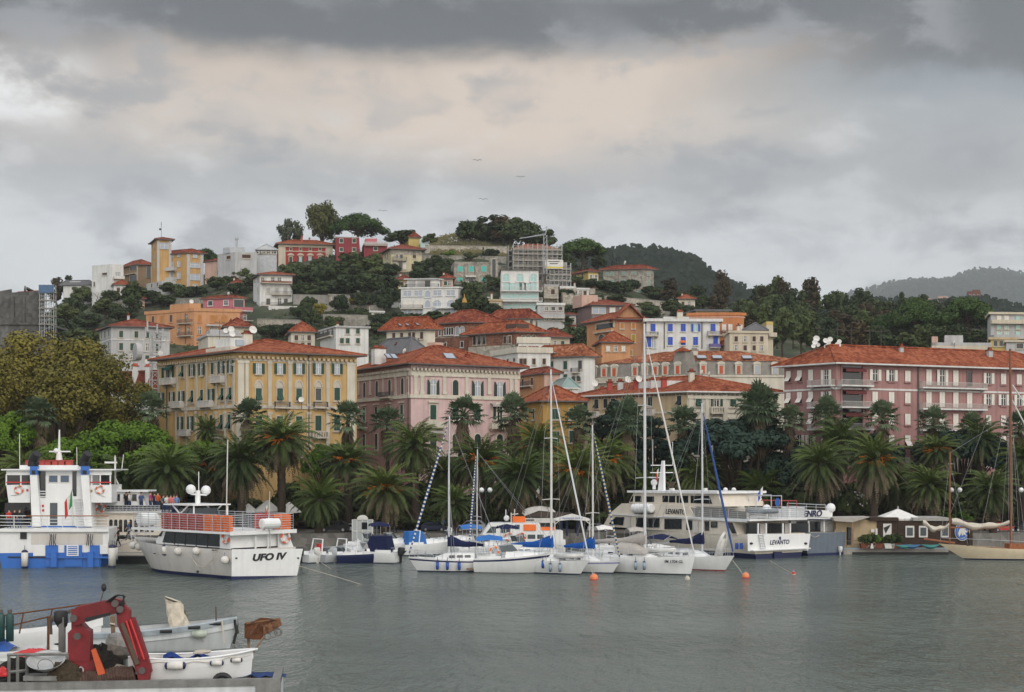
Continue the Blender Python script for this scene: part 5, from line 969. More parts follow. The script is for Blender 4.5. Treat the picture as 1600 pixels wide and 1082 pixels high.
kind('bushy',(1,8.,3.9,'dark',95,.75,'round',26),(2,8.,4.2,'dark',95,.75,'round',24),(3,8.,3.6,'mid',95,.7,'round',24))
kind('tall',(4,11.,3.6,'dark',100,.8,'tall',26),(5,11.,3.3,'mid',100,.75,'tall',24),(6,11.,3.4,'brown',85,.7,'tall',24))
kind('pine',(7,11.,6.2,'pine',125,.48,'pine',70),(8,11.,5.6,'pine',125,.48,'pine',64))
kind('plane',(9,25.,7.2,'olive',400,.35,'full',62),(10,24.,6.8,'olive',400,.35,'full',58));kind('thick',(25,7.,3.4,'dark',130,.5,'full',34),(26,7.,3.6,'mid',130,.5,'full',34))
kind('dome',(11,12.,5.2,'bright',230,.26,'dome',90),(12,12.,5.,'bright',230,.26,'dome',86))
kind('cedar',(13,13.,5.5,'cedar',130,.42,'cedar',130),(14,13.,5.,'cedar',130,.42,'cedar',120))
kind('cedar_mass',(27,11.,5.5,'cedar',210,.38,'dome',90),(28,11.,5.2,'cedar',210,.38,'dome',84));kind('cypress',(15,8.,1.2,'cedar',90,.45,'cypress',14));kind('shrub',(16,2.6,1.6,'mid',85,.42,'round',11),(17,2.6,1.7,'dark',85,.45,'round',11),(18,2.6,1.5,'bright',80,.4,'round',10),(19,2.6,1.5,'brown',80,.4,'round',10))
kind('olive',(20,6.,3.,'silver',90,.42,'round',18));kind('golden',(21,5.,2.4,'yellow',80,.42,'round',14));kind('round_top',(22,9.,4.4,'moss',170,.45,'round',34));kind('autumn',(23,10.,4.,'brown',60,.6,'tall',22))
BARE=bare(5,8.)
def tree(k,px,ybase,ytop,wpx,d,base,label=None,name=None,group=None,v=None,cat='tree'):
  """a tree whose foot shows at ybase and crown from ytop, wpx wide, d metres off"""
  vs=KIND[k];(tm_,cm),h,r=vs[(v if v is not None else rnd.randrange(len(vs))) % len(vs)]
  H_=(ybase-ytop)*d/FP;r_=wpx*.5*d/FP;lb=label or relabel(base,px,(ybase+ytop)/2);USED.add(lb)
  o=thing(name or 'tree',lb,cat,tuple(P(px,ybase,d)),rnd.uniform(0,6.28),group);o.scale=(r_/r,r_/r,H_/h)
  put('trunk',tm_,o);put('crown',cm,o);return o
# --- palms
def frond(mb,L_,el,az,rg,droop,nl=20,w=.075,ll=.62,dry=False):
  """a feather leaf: arching midrib with two rows of leaflets"""
  pts=[];p=Vector((0,0,0));d=el;ca,sa=math.cos(az),math.sin(az);seg=7
  for i in range(seg+1):
    pts.append(p.copy());p=p+Vector((ca*math.cos(d),sa*math.cos(d),math.sin(d)))*(L_/seg);d -= droop/seg*(.6+.8*i/seg)
  side=Vector((-sa,ca,0));mb.tube(pts,[.05,.045,.04,.035,.03,.022,.015,.008],3,False)
  for i in range(nl):
    f=.14+.86*i/(nl-1);x=f*seg;j=min(int(x),seg-1);q=pts[j].lerp(pts[j+1],x-j);t=(pts[j+1]-pts[j]).normalized();up=side.cross(t)
    l=ll*math.sin(math.pi*min(1,.18+.82*f))**.6*rg.uniform(.8,1.15)
    for sg in (-1,1):
      dr=(side*sg*.72+t*.62+up*(.30 if not dry else -.2)+Vector((0,0,-.18))).normalized();e_=q+dr*l;m_=q+dr*l*.45;o=t*w*rg.uniform(.8,1.2);k=len(mb.v)
      mb.v += [tuple(q-o*.6),tuple(m_-o),tuple(e_),tuple(m_+o)];mb.f.append([k,k+1,k+2,k+3]);mb.m.append(mb.k)
def date_palm(seed,nf=92,skirt=32,dates=True,L_=4.2,spread=1.):
  rg=random.Random(seed);g=MB()
  for i in range(nf):
    f=i/nf;el=R(86-138*f**.9)+rg.uniform(-.14,.14);g.mi(1 if f < .28 else 0);frond(g,L_*rg.uniform(.85,1.05)*(.78+.22*math.sin(math.pi*min(1,f+.25))),el,i*2.39996+rg.uniform(-.2,.2),rg,rg.uniform(1.35,2.0)*spread)
  dmb=MB()
  for i in range(skirt): frond(dmb,L_*rg.uniform(.75,1.1),R(rg.uniform(-66,-18)),i*2.39996+rg.uniform(-.3,.3),rg,.7,16,.07,.46,True)
  fr=MB()
  if dates:
    for i in range(14):
      az=i*2.39996;el=rg.uniform(-.1,.6);a=Vector((math.cos(az)*math.cos(el),math.sin(az)*math.cos(el),math.sin(el)))
      for j in range(9):
        e_=a*rg.uniform(1.,1.9)+Vector((rg.uniform(-.35,.35),rg.uniform(-.35,.35),rg.uniform(-.55,.05)));fr.tube([a*.35,a*1.+Vector((0,0,.1)),e_],[.045,.05,.06],3,False)
  return dict(crown=g.mesh('crown',[PALM,PALMY]),dry=dmb.mesh('dry_fronds',PALMD) if skirt else None,dates=fr.mesh('date_clusters',DATES) if dates else None)
def fan_palm(seed,n=40,skirt=60):
  rg=random.Random(seed);g=MB();s_=MB()
  def fan(mb,el,az,l,r_,droop=0.,m=12):
    ca,sa=math.cos(az),math.sin(az);d=Vector((ca*math.cos(el),sa*math.cos(el),math.sin(el)));side=Vector((-sa,ca,0));p=d*l;mb.tube([Vector((0,0,0)),p],[.03,.02],3,False);up=side.cross(d)
    for i in range(m):
      w=-1.9+3.8*i/(m-1)+rg.uniform(-.08,.08);t=d*math.cos(w)+side*math.sin(w);e_=p+t*r_*(1-.2*abs(w)/1.9)+Vector((0,0,-droop*r_*rg.uniform(.25,.7)))+up*rg.uniform(-.05,.1);o=(side*math.cos(w)-d*math.sin(w))*.075;mm=p+t*r_*.55+up*.03;k=len(mb.v)
      mb.v += [tuple(p),tuple(mm-o),tuple(e_),tuple(mm+o)];mb.f.append([k,k+1,k+2,k+3]);mb.m.append(mb.k)
  for i in range(n): f=i/n;fan(g,R(84-112*f)+rg.uniform(-.15,.15),i*2.39996,rg.uniform(.8,1.35),rg.uniform(.62,.85),.15+.45*f)
  for i in range(skirt): f=rg.random();k0=len(s_.v);fan(s_,R(rg.uniform(-82,-45)),i*2.39996,rg.uniform(.5,.9),rg.uniform(.55,.8),.8,8);s_.v[k0:]=[(x*.8,y*.8,z-1.9*f) for x,y,z in s_.v[k0:]]
  return dict(crown=g.mesh('crown',FAN),dry=s_.mesh('dry_fronds',PALMD),dates=None)
def trunk_mesh(h,r0,r1,name='trunk'):
  q=MB();n=max(6,int(h/.3));q.tube([(0,0,-.5+(h+.5)*i/n) for i in range(n+1)],[(r0+(r1-r0)*i/n)*(1.05 if i % 2 else .95) for i in range(n+1)],9);return q.mesh(name,PBARK,True)
DP_=[date_palm(31,110),date_palm(32,110,dates=False),date_palm(33,96,56),date_palm(34,84,12,False)];DY_=[date_palm(36,72,0,False,spread=.85),date_palm(37,76,8,False,spread=.9)];FP_=[fan_palm(41),fan_palm(42,42,44),fan_palm(43,48,80)]
def palm(sort,px,yc,wpx,d,label,v=0,group='palms on the promenade',dates=True):
  """palm with its crown centred at yc, wpx wide"""
  S={'date': DP_,'young': DY_,'fan': FP_}[sort];m=S[v % len(S)];c=P(px,yc,d);zb=ground(c.x,d)-.1;r_=wpx*.5*d/FP;k=r_/{'date': 3.05,'young': 3.3,'fan': 1.42}[sort];h=c.z-zb
  o=thing('palm_tree',label,'palm',(c.x,d,zb),rnd.uniform(0,6.28),group);USED.add(label);cr_=(.42 if sort != 'fan' else .2)*min(1.1,max(.7,k))
  v_=rnd.uniform(.82,1.15);o.rotation_euler=(R(rnd.gauss(0,1.6)),R(rnd.gauss(0,1.6)),o.rotation_euler.z);put('trunk',trunk_mesh(h,cr_*1.1,cr_),o)
  for nm in ('crown','dry','dates'):
    if m[nm] and (nm != 'dates' or dates): q=put({'crown': 'crown','dry': 'dry_fronds','dates': 'date_clusters'}[nm],m[nm],o,(0,0,h));q.scale=(k,k,k*v_)
  if sort != 'fan': q=MB();q.lathe([(cr_*1.15,-1.3),(cr_*1.5,-.6),(cr_*1.35,.1),(cr_*.6,.5)],10);q.build('crown_boss',PBARK,o,(0,0,h),smooth=True)
  return o
PALMS=[('date',440,690,112,163,'tallest date palm with two bunches of orange dates before the yellow palazzo',0),('date',378,722,108,161,'date palm just left of the palm with orange date bunches',1),('date',262,738,104,161,'broad date palm behind the passenger boat with people on its roof',1),('date',325,732,88,166,'date palm with a faint orange glow behind the white motor yacht radar arch',0),
 ('young',498,783,92,160,'low young date palm beside the orange float rack of the tour boat',0),('date',545,722,92,166,'date palm with orange dates between the two palazzi',2),('date',600,768,108,160,'wide date palm with a skirt of dry fronds behind the glass kiosk',2),('date',650,700,98,168,'tall date palm in front of the pink palazzo corner',3),('young',710,787,88,160,'low bright date palm left of the twin globe lamp and silver car',1),
 ('date',752,722,98,168,'date palm with orange dates below the pink palazzo balcony',0),('date',808,748,108,161,'large date palm above the arched white kiosk roof',1),('date',848,696,88,170,'date palm in front of the small ochre house',3),('date',905,738,112,162,'shaggy date palm with dry fronds behind the white canopy',2),('date',948,722,92,168,'date palm with an orange glow left of the tall cream masts',0),
 ('young',1010,765,76,170,'small yellow green palm behind the white passenger ship bow',0),('date',1090,745,88,170,'date palm behind the wheelhouse of the white passenger ship',3),('young',1185,765,86,168,'bright young palm above the open deck of the white passenger ship',1),('date',1283,728,92,162,'first broad date palm right of the white passenger ship',1),('date',1312,692,84,170,'date palm rising behind its broader neighbour before the mauve block',3),('date',1365,722,98,161,'large date palm behind the floating bar awning',2),
 ('date',1458,706,74,168,'date palm tinged with orange right of the middle of the mauve block',0),('date',1453,762,88,161,'date palm behind the white parasol of the floating bar',1),('date',1552,768,86,162,'date palm between the two wooden masts',3),('date',1400,762,76,168,'shaded date palm hanging low behind the flowering oleander',1),('date',1530,690,76,172,'dark date palm left of the taller wooden mast',3),('date',195,748,96,164,'date palm partly hidden by the blue and white ferry mast',3),
 ('date',40,740,96,164,'date palm behind the left funnel of the blue and white ferry',1),('young',318,672,54,178,'small palm against the left flank of the yellow palazzo',0),('date',1180,640,66,178,'feather palm before the cream corner palazzo',3),('date',130,752,84,168,'shadowy date palm behind the ferry wheelhouse',1),('date',1600,720,80,170,'date palm cut by the right frame edge',1),('date',690,740,76,172,'dim date palm between two taller ones beside a blue striped stay',3),
 ('fan',385,650,56,171,'fan palm left of the tallest date palm',0),('fan',538,655,56,172,'fan palm at the right corner of the yellow palazzo',1),('fan',608,662,56,173,'fan palm before the shaded flank of the pink palazzo',1),('fan',709,650,60,171,'tall fan palm against the front of the pink palazzo',2),('fan',803,648,60,172,'fan palm at the right corner of the pink palazzo',0),('fan',902,660,54,174,'fan palm left of the dark cedar',1),('fan',982,662,58,170,'fan palm in front of the dark cedar',2),
 ('fan',1062,662,58,172,'fan palm right of the tallest boat mast',0),('fan',1182,640,66,170,'leftmost of the fan palm trio at the cream corner palazzo',2),('fan',1204,652,50,173,'middle one of the fan palm trio at the cream corner palazzo',0),('fan',1222,658,52,171,'rightmost of the fan palm trio at the cream corner palazzo',1),('fan',1302,652,54,172,'fan palm under the corner balconies of the mauve block',0),('fan',1380,655,54,172,'fan palm in front of the mauve block, right of its balconies',1),('fan',1452,662,48,172,'fan palm above the orange tinged date palm',2),('fan',1523,668,44,174,'low fan palm before the mauve block near the wooden mast',0),
 ('fan',1590,668,52,172,'fan palm beside the right frame edge',1),('fan',72,648,58,172,'fan palm standing before the olive plane trees',1),('fan',235,640,52,176,'fan palm at the left edge of the yellow palazzo',0)]
for a in PALMS: palm(*a)
# --- trees behind the promenade
def quay_tree(k,px,yt,wpx,d,label,v=0,yb=None,name='tree'):
  X_=PX(px,d);return tree(k,px,HY-FP*(ground(X_,d)-.1-CH)/d if yb is None else yb,yt,wpx,d,'',label,name,None,v)
for a in [('plane',40,510,190,196,'olive tinted plane tree under the fortress, largest of the left group',0),('plane',120,522,180,190,'olive tinted plane tree right of the largest one',1),('plane',172,548,150,186,'olive tinted plane tree touching the yellow palazzo',0),('plane',-20,545,150,184,'olive tinted plane tree cut by the left frame edge',1),('plane',95,570,170,180,'shorter plane tree in front of the olive tinted group',1)]: quay_tree(*a,name='plane_tree')
for a in [('dome',10,642,130,172,'bright green domed pine at the left frame edge',0),('dome',198,652,165,174,'widest bright green domed pine before the plane trees',1),('dome',110,682,120,170,'bright green domed pine behind the ferry mast',0),('dome',262,690,120,172,'bright green domed pine left of the date palms',1),('dome',320,686,88,174,'small bright green domed pine under the yellow palazzo',0)]: quay_tree(*a,name='pine_tree')
for a in [('cedar',965,612,128,176,'tall dark layered cedar left of the tallest mast',0),('cedar_mass',1150,650,200,173,'broad dark cedar in front of the cream corner palazzo',1),('cedar',1022,640,80,178,'narrow dark conifer behind the tallest mast',1),('cedar_mass',1345,664,130,180,'flat topped cedar under the mauve block windows',0),('cedar_mass',1500,666,150,176,'dark blue green cedar right of the orange tinged date palm',1),('cedar_mass',1210,705,110,172,'low dark cedar below the fan palm trio',0)]: quay_tree(*a,name='cedar_tree')
for a in [('dome',512,690,80,176,'sunny green tree between the palms before the yellow palazzo',1),('dome',700,718,60,177,'light green tree under the pink palazzo balcony',0),('thick',455,770,70,174,'shaded tree behind the tallest date palm trunk',0),('thick',640,755,90,178,'dark tree between the palm trunks behind the glass kiosk',1),('thick',770,760,80,178,'dark tree behind the twin globe lamp',2),('thick',880,755,90,178,'dark tree behind the white canopy',0),('thick',985,745,90,178,'dark tree behind the white passenger ship bow',1),('thick',1235,752,100,178,'dark tree above the grey hulled boat',0),('thick',1420,740,90,178,'dark tree behind the floating bar parasol',1),('thick',1495,745,90,180,'dark tree right of the shorter wooden mast',0),('thick',1575,740,90,180,'dark tree behind the taller wooden mast',2),('thick',1320,748,80,180,'dark tree behind the broad date palms',1),('thick',300,755,90,178,'dark tree behind the passenger boat wheelhouse',0),('thick',220,760,80,178,'dark tree left of the passenger boat wheelhouse',1),('thick',560,760,80,180,'dark tree behind the low young date palm',2),('thick',700,765,80,180,'dark tree behind the low bright date palm',0),('thick',930,770,70,180,'dark tree left of the white passenger ship bow',2),('thick',1115,755,100,180,'dark tree behind the white passenger ship wheelhouse',0),('thick',830,775,70,182,'dark tree behind the arched kiosk roof',1),('thick',400,770,80,180,'dark tree left of the tallest date palm trunk',2),('thick',150,745,100,178,'dark tree behind the ferry wheelhouse',0),('thick',30,740,100,178,'dark tree behind the ferry left funnel',1)]: quay_tree(*a)
for i in range(40):
  px=15+i*40+rnd.uniform(-10,10);quay_tree('thick',px,rnd.uniform(752,790),rnd.uniform(58,84),rnd.uniform(171,175),relabel('dark garden shrub behind the palms',px,800),i,name='garden_shrub')
ol=quay_tree('shrub',1330,768,62,166,'oleander shrub dotted with white flowers behind the floating bar',0,name='oleander_shrub')
q=Crown();rg=random.Random(3)
for i in range(70): w=rg.uniform(0,6.28);e_=rg.uniform(0,1.3);q.leaf(Vector((1.45*math.cos(w)*math.cos(e_),1.45*math.sin(w)*math.cos(e_),1.7+.95*math.sin(e_))),Vector((math.cos(w),math.sin(w),.5)).normalized(),.16,rg)
tag(q.build('flowers',FRW,ol,fix=False),kind='stuff')
for i,(px,w_,yt,lab) in enumerate([(630,60,808,'clipped shrub beside the walking person'),(680,50,812,'low shrub behind the blue shirted person'),(1490,60,800,'spiky shrub right of the floating bar'),(1540,44,806,'low shrub near the parked red car'),(925,50,800,'flowering shrub left of the white passenger ship'),(1215,110,762,'oleander hedge shrub behind the open deck'),(1140,90,775,'dark shrub behind the ship awning'),(460,50,812,'low shrub beside the parked dark car')]): quay_tree('shrub',px,yt,w_,168,lab,i,name='shrub')
# --- trees of the hill: (kind,px,foot,top,width)
HT=[('pine',560,392,336,84),('pine',908,424,373,74),('round_top',503,398,318,52),('olive',453,398,342,42),('tall',532,396,372,34),('bushy',628,388,360,52),('bushy',672,386,365,24),('tall',752,382,340,52),('tall',772,384,338,54),('bushy',800,386,342,56),('bushy',822,392,348,50),('tall',785,386,340,48),('bushy',845,396,360,46),('bushy',735,384,346,44),('tall',790,380,342,40),('bushy',745,378,350,34),('bushy',815,384,352,44),('bushy',836,388,358,40),('cypress',796,380,345,9),('cypress',790,380,350,8),('tall',776,378,346,36),
 ('pine',322,430,390,44),('bushy',268,462,442,40),('bushy',300,465,448,44),('bushy',360,448,432,28),('bushy',380,440,418,32),('tall',108,470,432,34),('tall',88,480,436,30),('bushy',100,515,475,52),('bushy',92,545,500,60),('bushy',130,480,448,36),('bushy',165,500,468,52),('tall',212,494,442,46),('bushy',190,505,480,40),('bushy',238,478,455,38),('bushy',130,550,515,60),('bushy',155,555,520,44),('bushy',105,570,530,60),('bushy',138,520,490,46),
 ('bushy',455,448,412,44),('bushy',480,450,414,44),('bushy',505,452,416,44),('tall',535,452,398,50),('tall',560,448,396,50),('tall',585,446,398,44),('bushy',545,470,430,52),('bushy',580,468,428,48),('bushy',515,468,438,44),('bushy',605,460,430,40),('bushy',490,470,445,40),('bushy',470,468,440,34),('shrub',485,490,466,30),('golden',552,484,466,22),('golden',500,500,474,24),('bushy',530,492,462,30),('bushy',570,486,458,34),('bushy',600,490,460,30),('bushy',486,515,482,32),('bushy',450,525,506,44),('bushy',420,530,508,40),('bushy',475,530,508,44),
 ('bushy',680,428,400,38),('bushy',660,430,408,30),('bushy',700,425,404,28),('tall',738,492,444,42),('bushy',755,494,462,36),('bushy',720,494,466,30),('bushy',770,498,475,34),('shrub',735,408,396,22),('shrub',700,406,392,26),('shrub',770,404,390,26),('cypress',787,398,372,9),('cypress',755,402,386,7),('bushy',615,520,488,44),('bushy',640,522,490,50),('bushy',590,525,505,34),('bushy',680,505,486,34),('bushy',700,505,488,24),('bushy',825,508,505,20),
 ('bushy',895,545,510,46),('bushy',870,548,512,44),('bushy',915,550,520,36),('bushy',925,452,436,32),('bushy',950,456,440,36),('bushy',975,462,442,34),('bushy',900,448,432,26),('bushy',1030,470,450,34),('tall',1045,476,438,34),('bushy',1015,462,448,30),('bushy',1070,480,455,34),('autumn',1128,490,425,36),('tall',1120,496,462,34),('bushy',1098,488,462,30),('bushy',880,470,452,34),('bushy',865,462,446,26),('cypress',957,424,393,7),('cypress',963,424,402,6),('bushy',935,425,400,26),('bushy',885,425,396,30),('bushy',1010,490,472,34),('bushy',960,476,462,40),('bushy',1080,500,478,34),('shrub',930,478,468,26),('bushy',1150,505,478,34)]
HT += [('bushy',x,y,y-h_,w) for x,y,h_,w in [(115,500,34,40),(175,480,26,36),(205,470,22,30),(260,480,18,34),(285,470,20,30),(340,455,22,34),(370,462,20,30),(395,455,26,30),(420,470,26,28),(470,500,22,34),(560,505,24,36),(590,512,22,30),(520,520,26,36),(610,480,30,34),(655,445,26,34),(690,440,24,32),(735,440,26,30),(775,455,22,28),(890,500,22,32),(880,520,26,36),(905,470,20,30),(945,490,20,36),(985,455,18,30),(1020,500,22,34),(1050,495,26,34),(1090,470,24,30),(1065,505,24,36),(1130,512,30,36),(1100,512,26,34),(840,540,24,30),(740,480,40,40),(465,440,30,38),(495,440,34,40),(525,444,36,42),(550,442,40,44),(572,446,36,40),(430,455,26,30),(610,440,28,36),(640,470,26,30)]]
KN={'pine': ('umbrella_pine','umbrella pine'),'round_top': ('tree','tall round brown green tree'),'olive': ('tree','airy silvery tree'),'tall': ('tree','tall dark tree'),'bushy': ('tree','bushy dark green tree'),'cypress': ('cypress_tree','slim cypress'),'shrub': ('shrub','low shrub'),'golden': ('tree','yellow leaved tree'),'autumn': ('tree','thin reddish brown tree')}
def hill_tree(k,px,yb,yt,w,d=None,base=None,grp='trees on the hillside'):
  d=d or hill_at(px,yb);nm,b_=KN[k];return tree(k,px,yb+2,yt,w,d,base or b_,None,nm,grp)
for a in HT: hill_tree(*a)
rg=random.Random(11);WOOD=[]
for row,(d_,yb,n_) in enumerate(((420,510,17),(385,520,17),(345,535,17),(305,552,18))):
  for i in range(n_): px=1165+430*(i+.5*(row % 2)+rg.uniform(-.25,.25))/n_;top=lerp_tab([(1150,470),(1190,452),(1215,436),(1250,445),(1290,462),(1340,458),(1400,470),(1470,462),(1530,478),(1600,490)],px);yt=top+row*15+rg.uniform(-5,12);WOOD.append((rg.choice(['tall','bushy','tall','bushy']),px,yb,yt,rg.uniform(34,52),d_))
for a in WOOD: hill_tree(*a,base='tree of the dark wood',grp='trees of the dark wood behind the mauve block')
for a in [('tall',1212,500,434,40,400),('tall',1265,505,438,46,395),('tall',1345,505,452,44,400),('tall',1410,505,458,24,410),('pine',1430,545,468,70,330),('pine',1510,548,464,82,325),('pine',1395,540,488,60,335),('autumn',1225,500,438,36,398),('autumn',1190,495,448,26,405)]: hill_tree(*a)
b_=thing('bare_tree','leafless pale tree in front of the tall white modern house','tree',tuple(P(152,486,hill_at(152,486))));USED.add(b_['label']);q=put('trunk',BARE,b_);k_=38*hill_at(152,486)/FP/8.;q.scale=(k_*1.1,k_*1.1,k_)
palm_h=[(858,370,26,'fan palm against the sky beside the site crane'),(762,440,24,'small palm in front of the turquoise blinded house')]
for px,yc,w_,lb in palm_h: d=hill_at(px,yc+14);c=P(px,yc,d);o=thing('palm_tree',lb,'palm',(c.x,d,PZ(yc+16,d)));USED.add(lb);h_=16*d/FP;put('trunk',trunk_mesh(h_,.3,.22),o);q=put('crown',FP_[0]['crown'],o,(0,0,h_));q.scale=[w_*.5*d/FP/1.85]*3
q=Crown();rg=random.Random(9)
for i in range(5200):
  px=rg.uniform(-60,1640);Y=rg.uniform(236,432);X_=PX(px,Y);z=ground(X_,Y);n_=math.sin(X_*.13+1)*math.sin(Y*.11)+.4*math.sin(X_*.31)*math.sin(Y*.27)
  if n_ < -.25: continue
  r_=rg.uniform(.5,1.3)
  for j in range(16): q.leaf(Vector((X_+rg.gauss(0,r_*.6),Y+rg.gauss(0,r_*.6),z+abs(rg.gauss(0,r_*.45)))),Vector((rg.uniform(-.6,.6),rg.uniform(-1,.2),.7)).normalized(),.55,rg)
sb=q.build('scrub',LF['dark'],fix=False);tag(sb,'dark green scrub covering the slopes between the houses','undergrowth',kind='stuff')
q=Crown();rg=random.Random(10)      # grassy top above the hilltop wall
for i in range(2600): px=rg.uniform(672,800);Y=rg.uniform(400,432);X_=PX(px,Y);q.leaf(Vector((X_,Y,ground(X_,Y)+rg.uniform(0,.8)+2.2*max(0,1-((px-715)/55)**2)*max(0,(Y-405)/27))),Vector((rg.uniform(-.5,.5),-1,.4)).normalized(),.6,rg,.5)
gt=q.build('dry_grass',leaf_mat('dry_grass',(.09,.085,.03),(.19,.16,.07)),fix=False);tag(gt,'dry grass on the hilltop above the stone wall','grass',kind='stuff')
def far_wood(name,tab,zf,y0,y1,px0,px1,n,size,m,seed,label,ntr=5):
  rg=random.Random(seed);q=Crown()
  for i in range(n):
    Y=y0+(y1-y0)*rg.random();px=rg.uniform(px0,px1);X_=PX(px,Y);z=zf(X_,Y);hh=size*rg.uniform(.7,1.6);r_=hh*.45
    for j in range(ntr): q.leaf(Vector((X_+rg.gauss(0,r_*.5),Y+rg.gauss(0,r_*.4),z+hh*rg.uniform(.25,1.))),Vector((rg.uniform(-.5,.5),-1,rg.uniform(0,1.))).normalized(),size*.55,rg)
  tag(q.build(name,m,fix=False),label,'wood',kind='stuff')
far_wood('far_wood',RG2,rf,660,905,780,1640,4600,6.5,FARM,21,'dark wood covering the second hill',7)
far_wood('mountain_wood',RG3,mf,4500,5605,1300,1660,3200,26.,FARM,22,'misty wood on the far mountain',5)
# ---------------------------------------------------------------- vessels.  Local axes: +x=bow,+y=port,z up from the waterline
def vessel(name,label,cat,px,py,heading,x0=0.,d=None,group=None):
  """root whose local point (x0, 0, 0) shows at (px, py) on the water; heading in degrees from the picture's right, counter-clockwise"""
  d=d or FP*CH/(py-HY);p=Vector((PX(px,d),d,0));h=R(heading);p -= Vector((math.cos(h),math.sin(h),0))*x0
  USED.add(label);return thing(name,label,cat,tuple(p),h,group)
def hull(root,L_,B,fb,fs,m_side,m_boot,m_deck,tw=.8,full=.42,rake=.12,flare=.12,stripe=None,boot=.12,draft=.5,sheer=.0,name='hull',n=18,stem=0.,bul=0.,tum=0.):
  """lofted hull: stern at x=0, bow at x=L_; returns (half beam, deck height) functions"""
  def hb(t): return B/2*(min(1,tw+(1-tw)*math.sin(math.pi/2*min(1,t/.45))) if t < .45 else max(.012,(1-((t-.45)/.55)**(1/full))))
  def dz(t): return fs+(fb-fs)*t**1.6-sheer*math.sin(math.pi*t)
  rows=[];zs=[-draft,-.05,boot,None,None,None]
  for i in range(n+1):
    t=i/n;w=hb(t);D_=dz(t);f=flare*(.3+.7*t);row=[]
    for z,k in ((-draft,.55-.2*t),(-.02,.86-f*.9),(boot,.90-f*.75),(D_*.55,.97-f*.3),(D_*.78,1.-f*.1),(D_*.9,1.),(D_,1.-tum)):
      x=t*L_-(rake*L_*max(0,1-z/D_)*t**3)+(stem*max(0,z/D_) if t == 1 else 0);row.append((x,w*k,z))
    rows.append(row)
  q=MB()
  for sg in (1,-1):
    for j in range(6):
      q.mi(1 if j < 2 else (3 if stripe and j == stripe[0] else 0))
      for i in range(n):
        a,b,c,d=rows[i][j],rows[i+1][j],rows[i+1][j+1],rows[i][j+1];F_=[(v[0],v[1]*sg,v[2]) for v in ((a,b,c,d) if sg > 0 else (d,c,b,a))];q.add(F_,[(0,1,2,3)])
  for j in range(6): q.mi(1 if j < 2 else 0);a,b=rows[0][j],rows[0][j+1];q.add([(a[0],a[1],a[2]),(b[0],b[1],b[2]),(b[0],-b[1],b[2]),(a[0],-a[1],a[2])],[(0,1,2,3)])
  if bul: 
    for i in range(n):
      for sg in (1,-1): a,b=rows[i][6],rows[i+1][6];q.mi(0).add([(a[0],a[1]*sg,a[2]),(b[0],b[1]*sg,b[2]),(b[0],b[1]*sg*.95,b[2]),(a[0],a[1]*sg*.95,a[2]),(a[0],a[1]*sg*.95,a[2]-bul),(b[0],b[1]*sg*.95,b[2]-bul)],[(0,1,2,3),(3,2,5,4)])
    a=rows[0][6];q.add([(0,a[1],a[2]),(0,-a[1],a[2]),(.08,-a[1],a[2]),(.08,a[1],a[2]),(.08,a[1],a[2]-bul),(.08,-a[1],a[2]-bul)],[(0,1,2,3),(3,2,5,4)])
  ms=[m_side,m_boot,m_deck,stripe[1] if stripe else m_side];h_=q.build(name,ms,root,smooth=True,fix=False);bm=bmesh.new();bm.from_mesh(h_.data);bmesh.ops.remove_doubles(bm,verts=bm.verts,dist=.004);bmesh.ops.recalc_face_normals(bm,faces=bm.faces);bm.to_mesh(h_.data);bm.free();h_.data.set_sharp_from_angle(angle=R(38))
  dk=MB()
  for i in range(n): a,b=rows[i][6],rows[i+1][6];z=-bul if bul else -.02;dk.add([(a[0],a[1]*.96,a[2]+z),(b[0],b[1]*.96,b[2]+z),(b[0],-b[1]*.96,b[2]+z),(a[0],-a[1]*.96,a[2]+z)],[(0,1,2,3)])
  dk.build('deck',m_deck,root)
  return hb,dz
def rail(root,pts,h,n=None,m=CHROME,r=.022,wires=2,name='railing'):
  q=MB();pts=[Vector(p) for p in pts];Z=Vector((0,0,1))
  for k in range(1,wires+1): q.tube([p+Z*h*k/wires for p in pts],r if k == wires else r*.7,4,False)
  for a,b in zip(pts,pts[1:]):
    c=max(1,int((b-a).length/1.1))
    for i in range(c+1): p=a.lerp(b,i/c);q.tube([p,p+Z*h],r,4,False)
  return q.build(name,m,root,fix=False)
def fender(root,p,r=.16,l=.6,m=FENDER,tip=NAVY,horiz=False):
  q=MB();Mx=Matrix.Translation(Vector(p));Mx=Mx @ Matrix.Rotation(R(90),4,'Y') if horiz else Mx
  if l <= 2*r: q.ball(p,r,12)
  else: q.mi(0).lathe([(r,-l*.36),(r,l*.36)],10,Mx);q.mi(1).lathe([(r*.98,l*.36),(r*.8,l*.45),(r*.25,l*.5)],10,Mx);q.lathe([(r*.25,-l*.5),(r*.8,-l*.45),(r*.98,-l*.36)],10,Mx)
  if not horiz: q.mi(1).tube([Vector(p)+Vector((0,0,l*.4)),Vector(p)+Vector((0,0,l*.5+.35))],.025,4)
  return q.build('fender',[m,tip],root,smooth=True)
def lifebuoy(root,p,axis=0.,R_=.36,m=None,tilt=0.):
  q=MB();Mx=Matrix.Rotation(axis,4,'Z');n=16
  for i in range(8):
    q.mi(i % 2);pts=[Vector(p)+Mx @ Vector((R_*math.cos(w),0,R_*math.sin(w))) for w in [2*math.pi*(i+j/3)/8 for j in range(4)]];q.tube(pts,R_*.24,6,True)
  return q.build('lifebuoy',[m or mat('buoy_orange',(.72,.13,.05),.5),FRW],root)
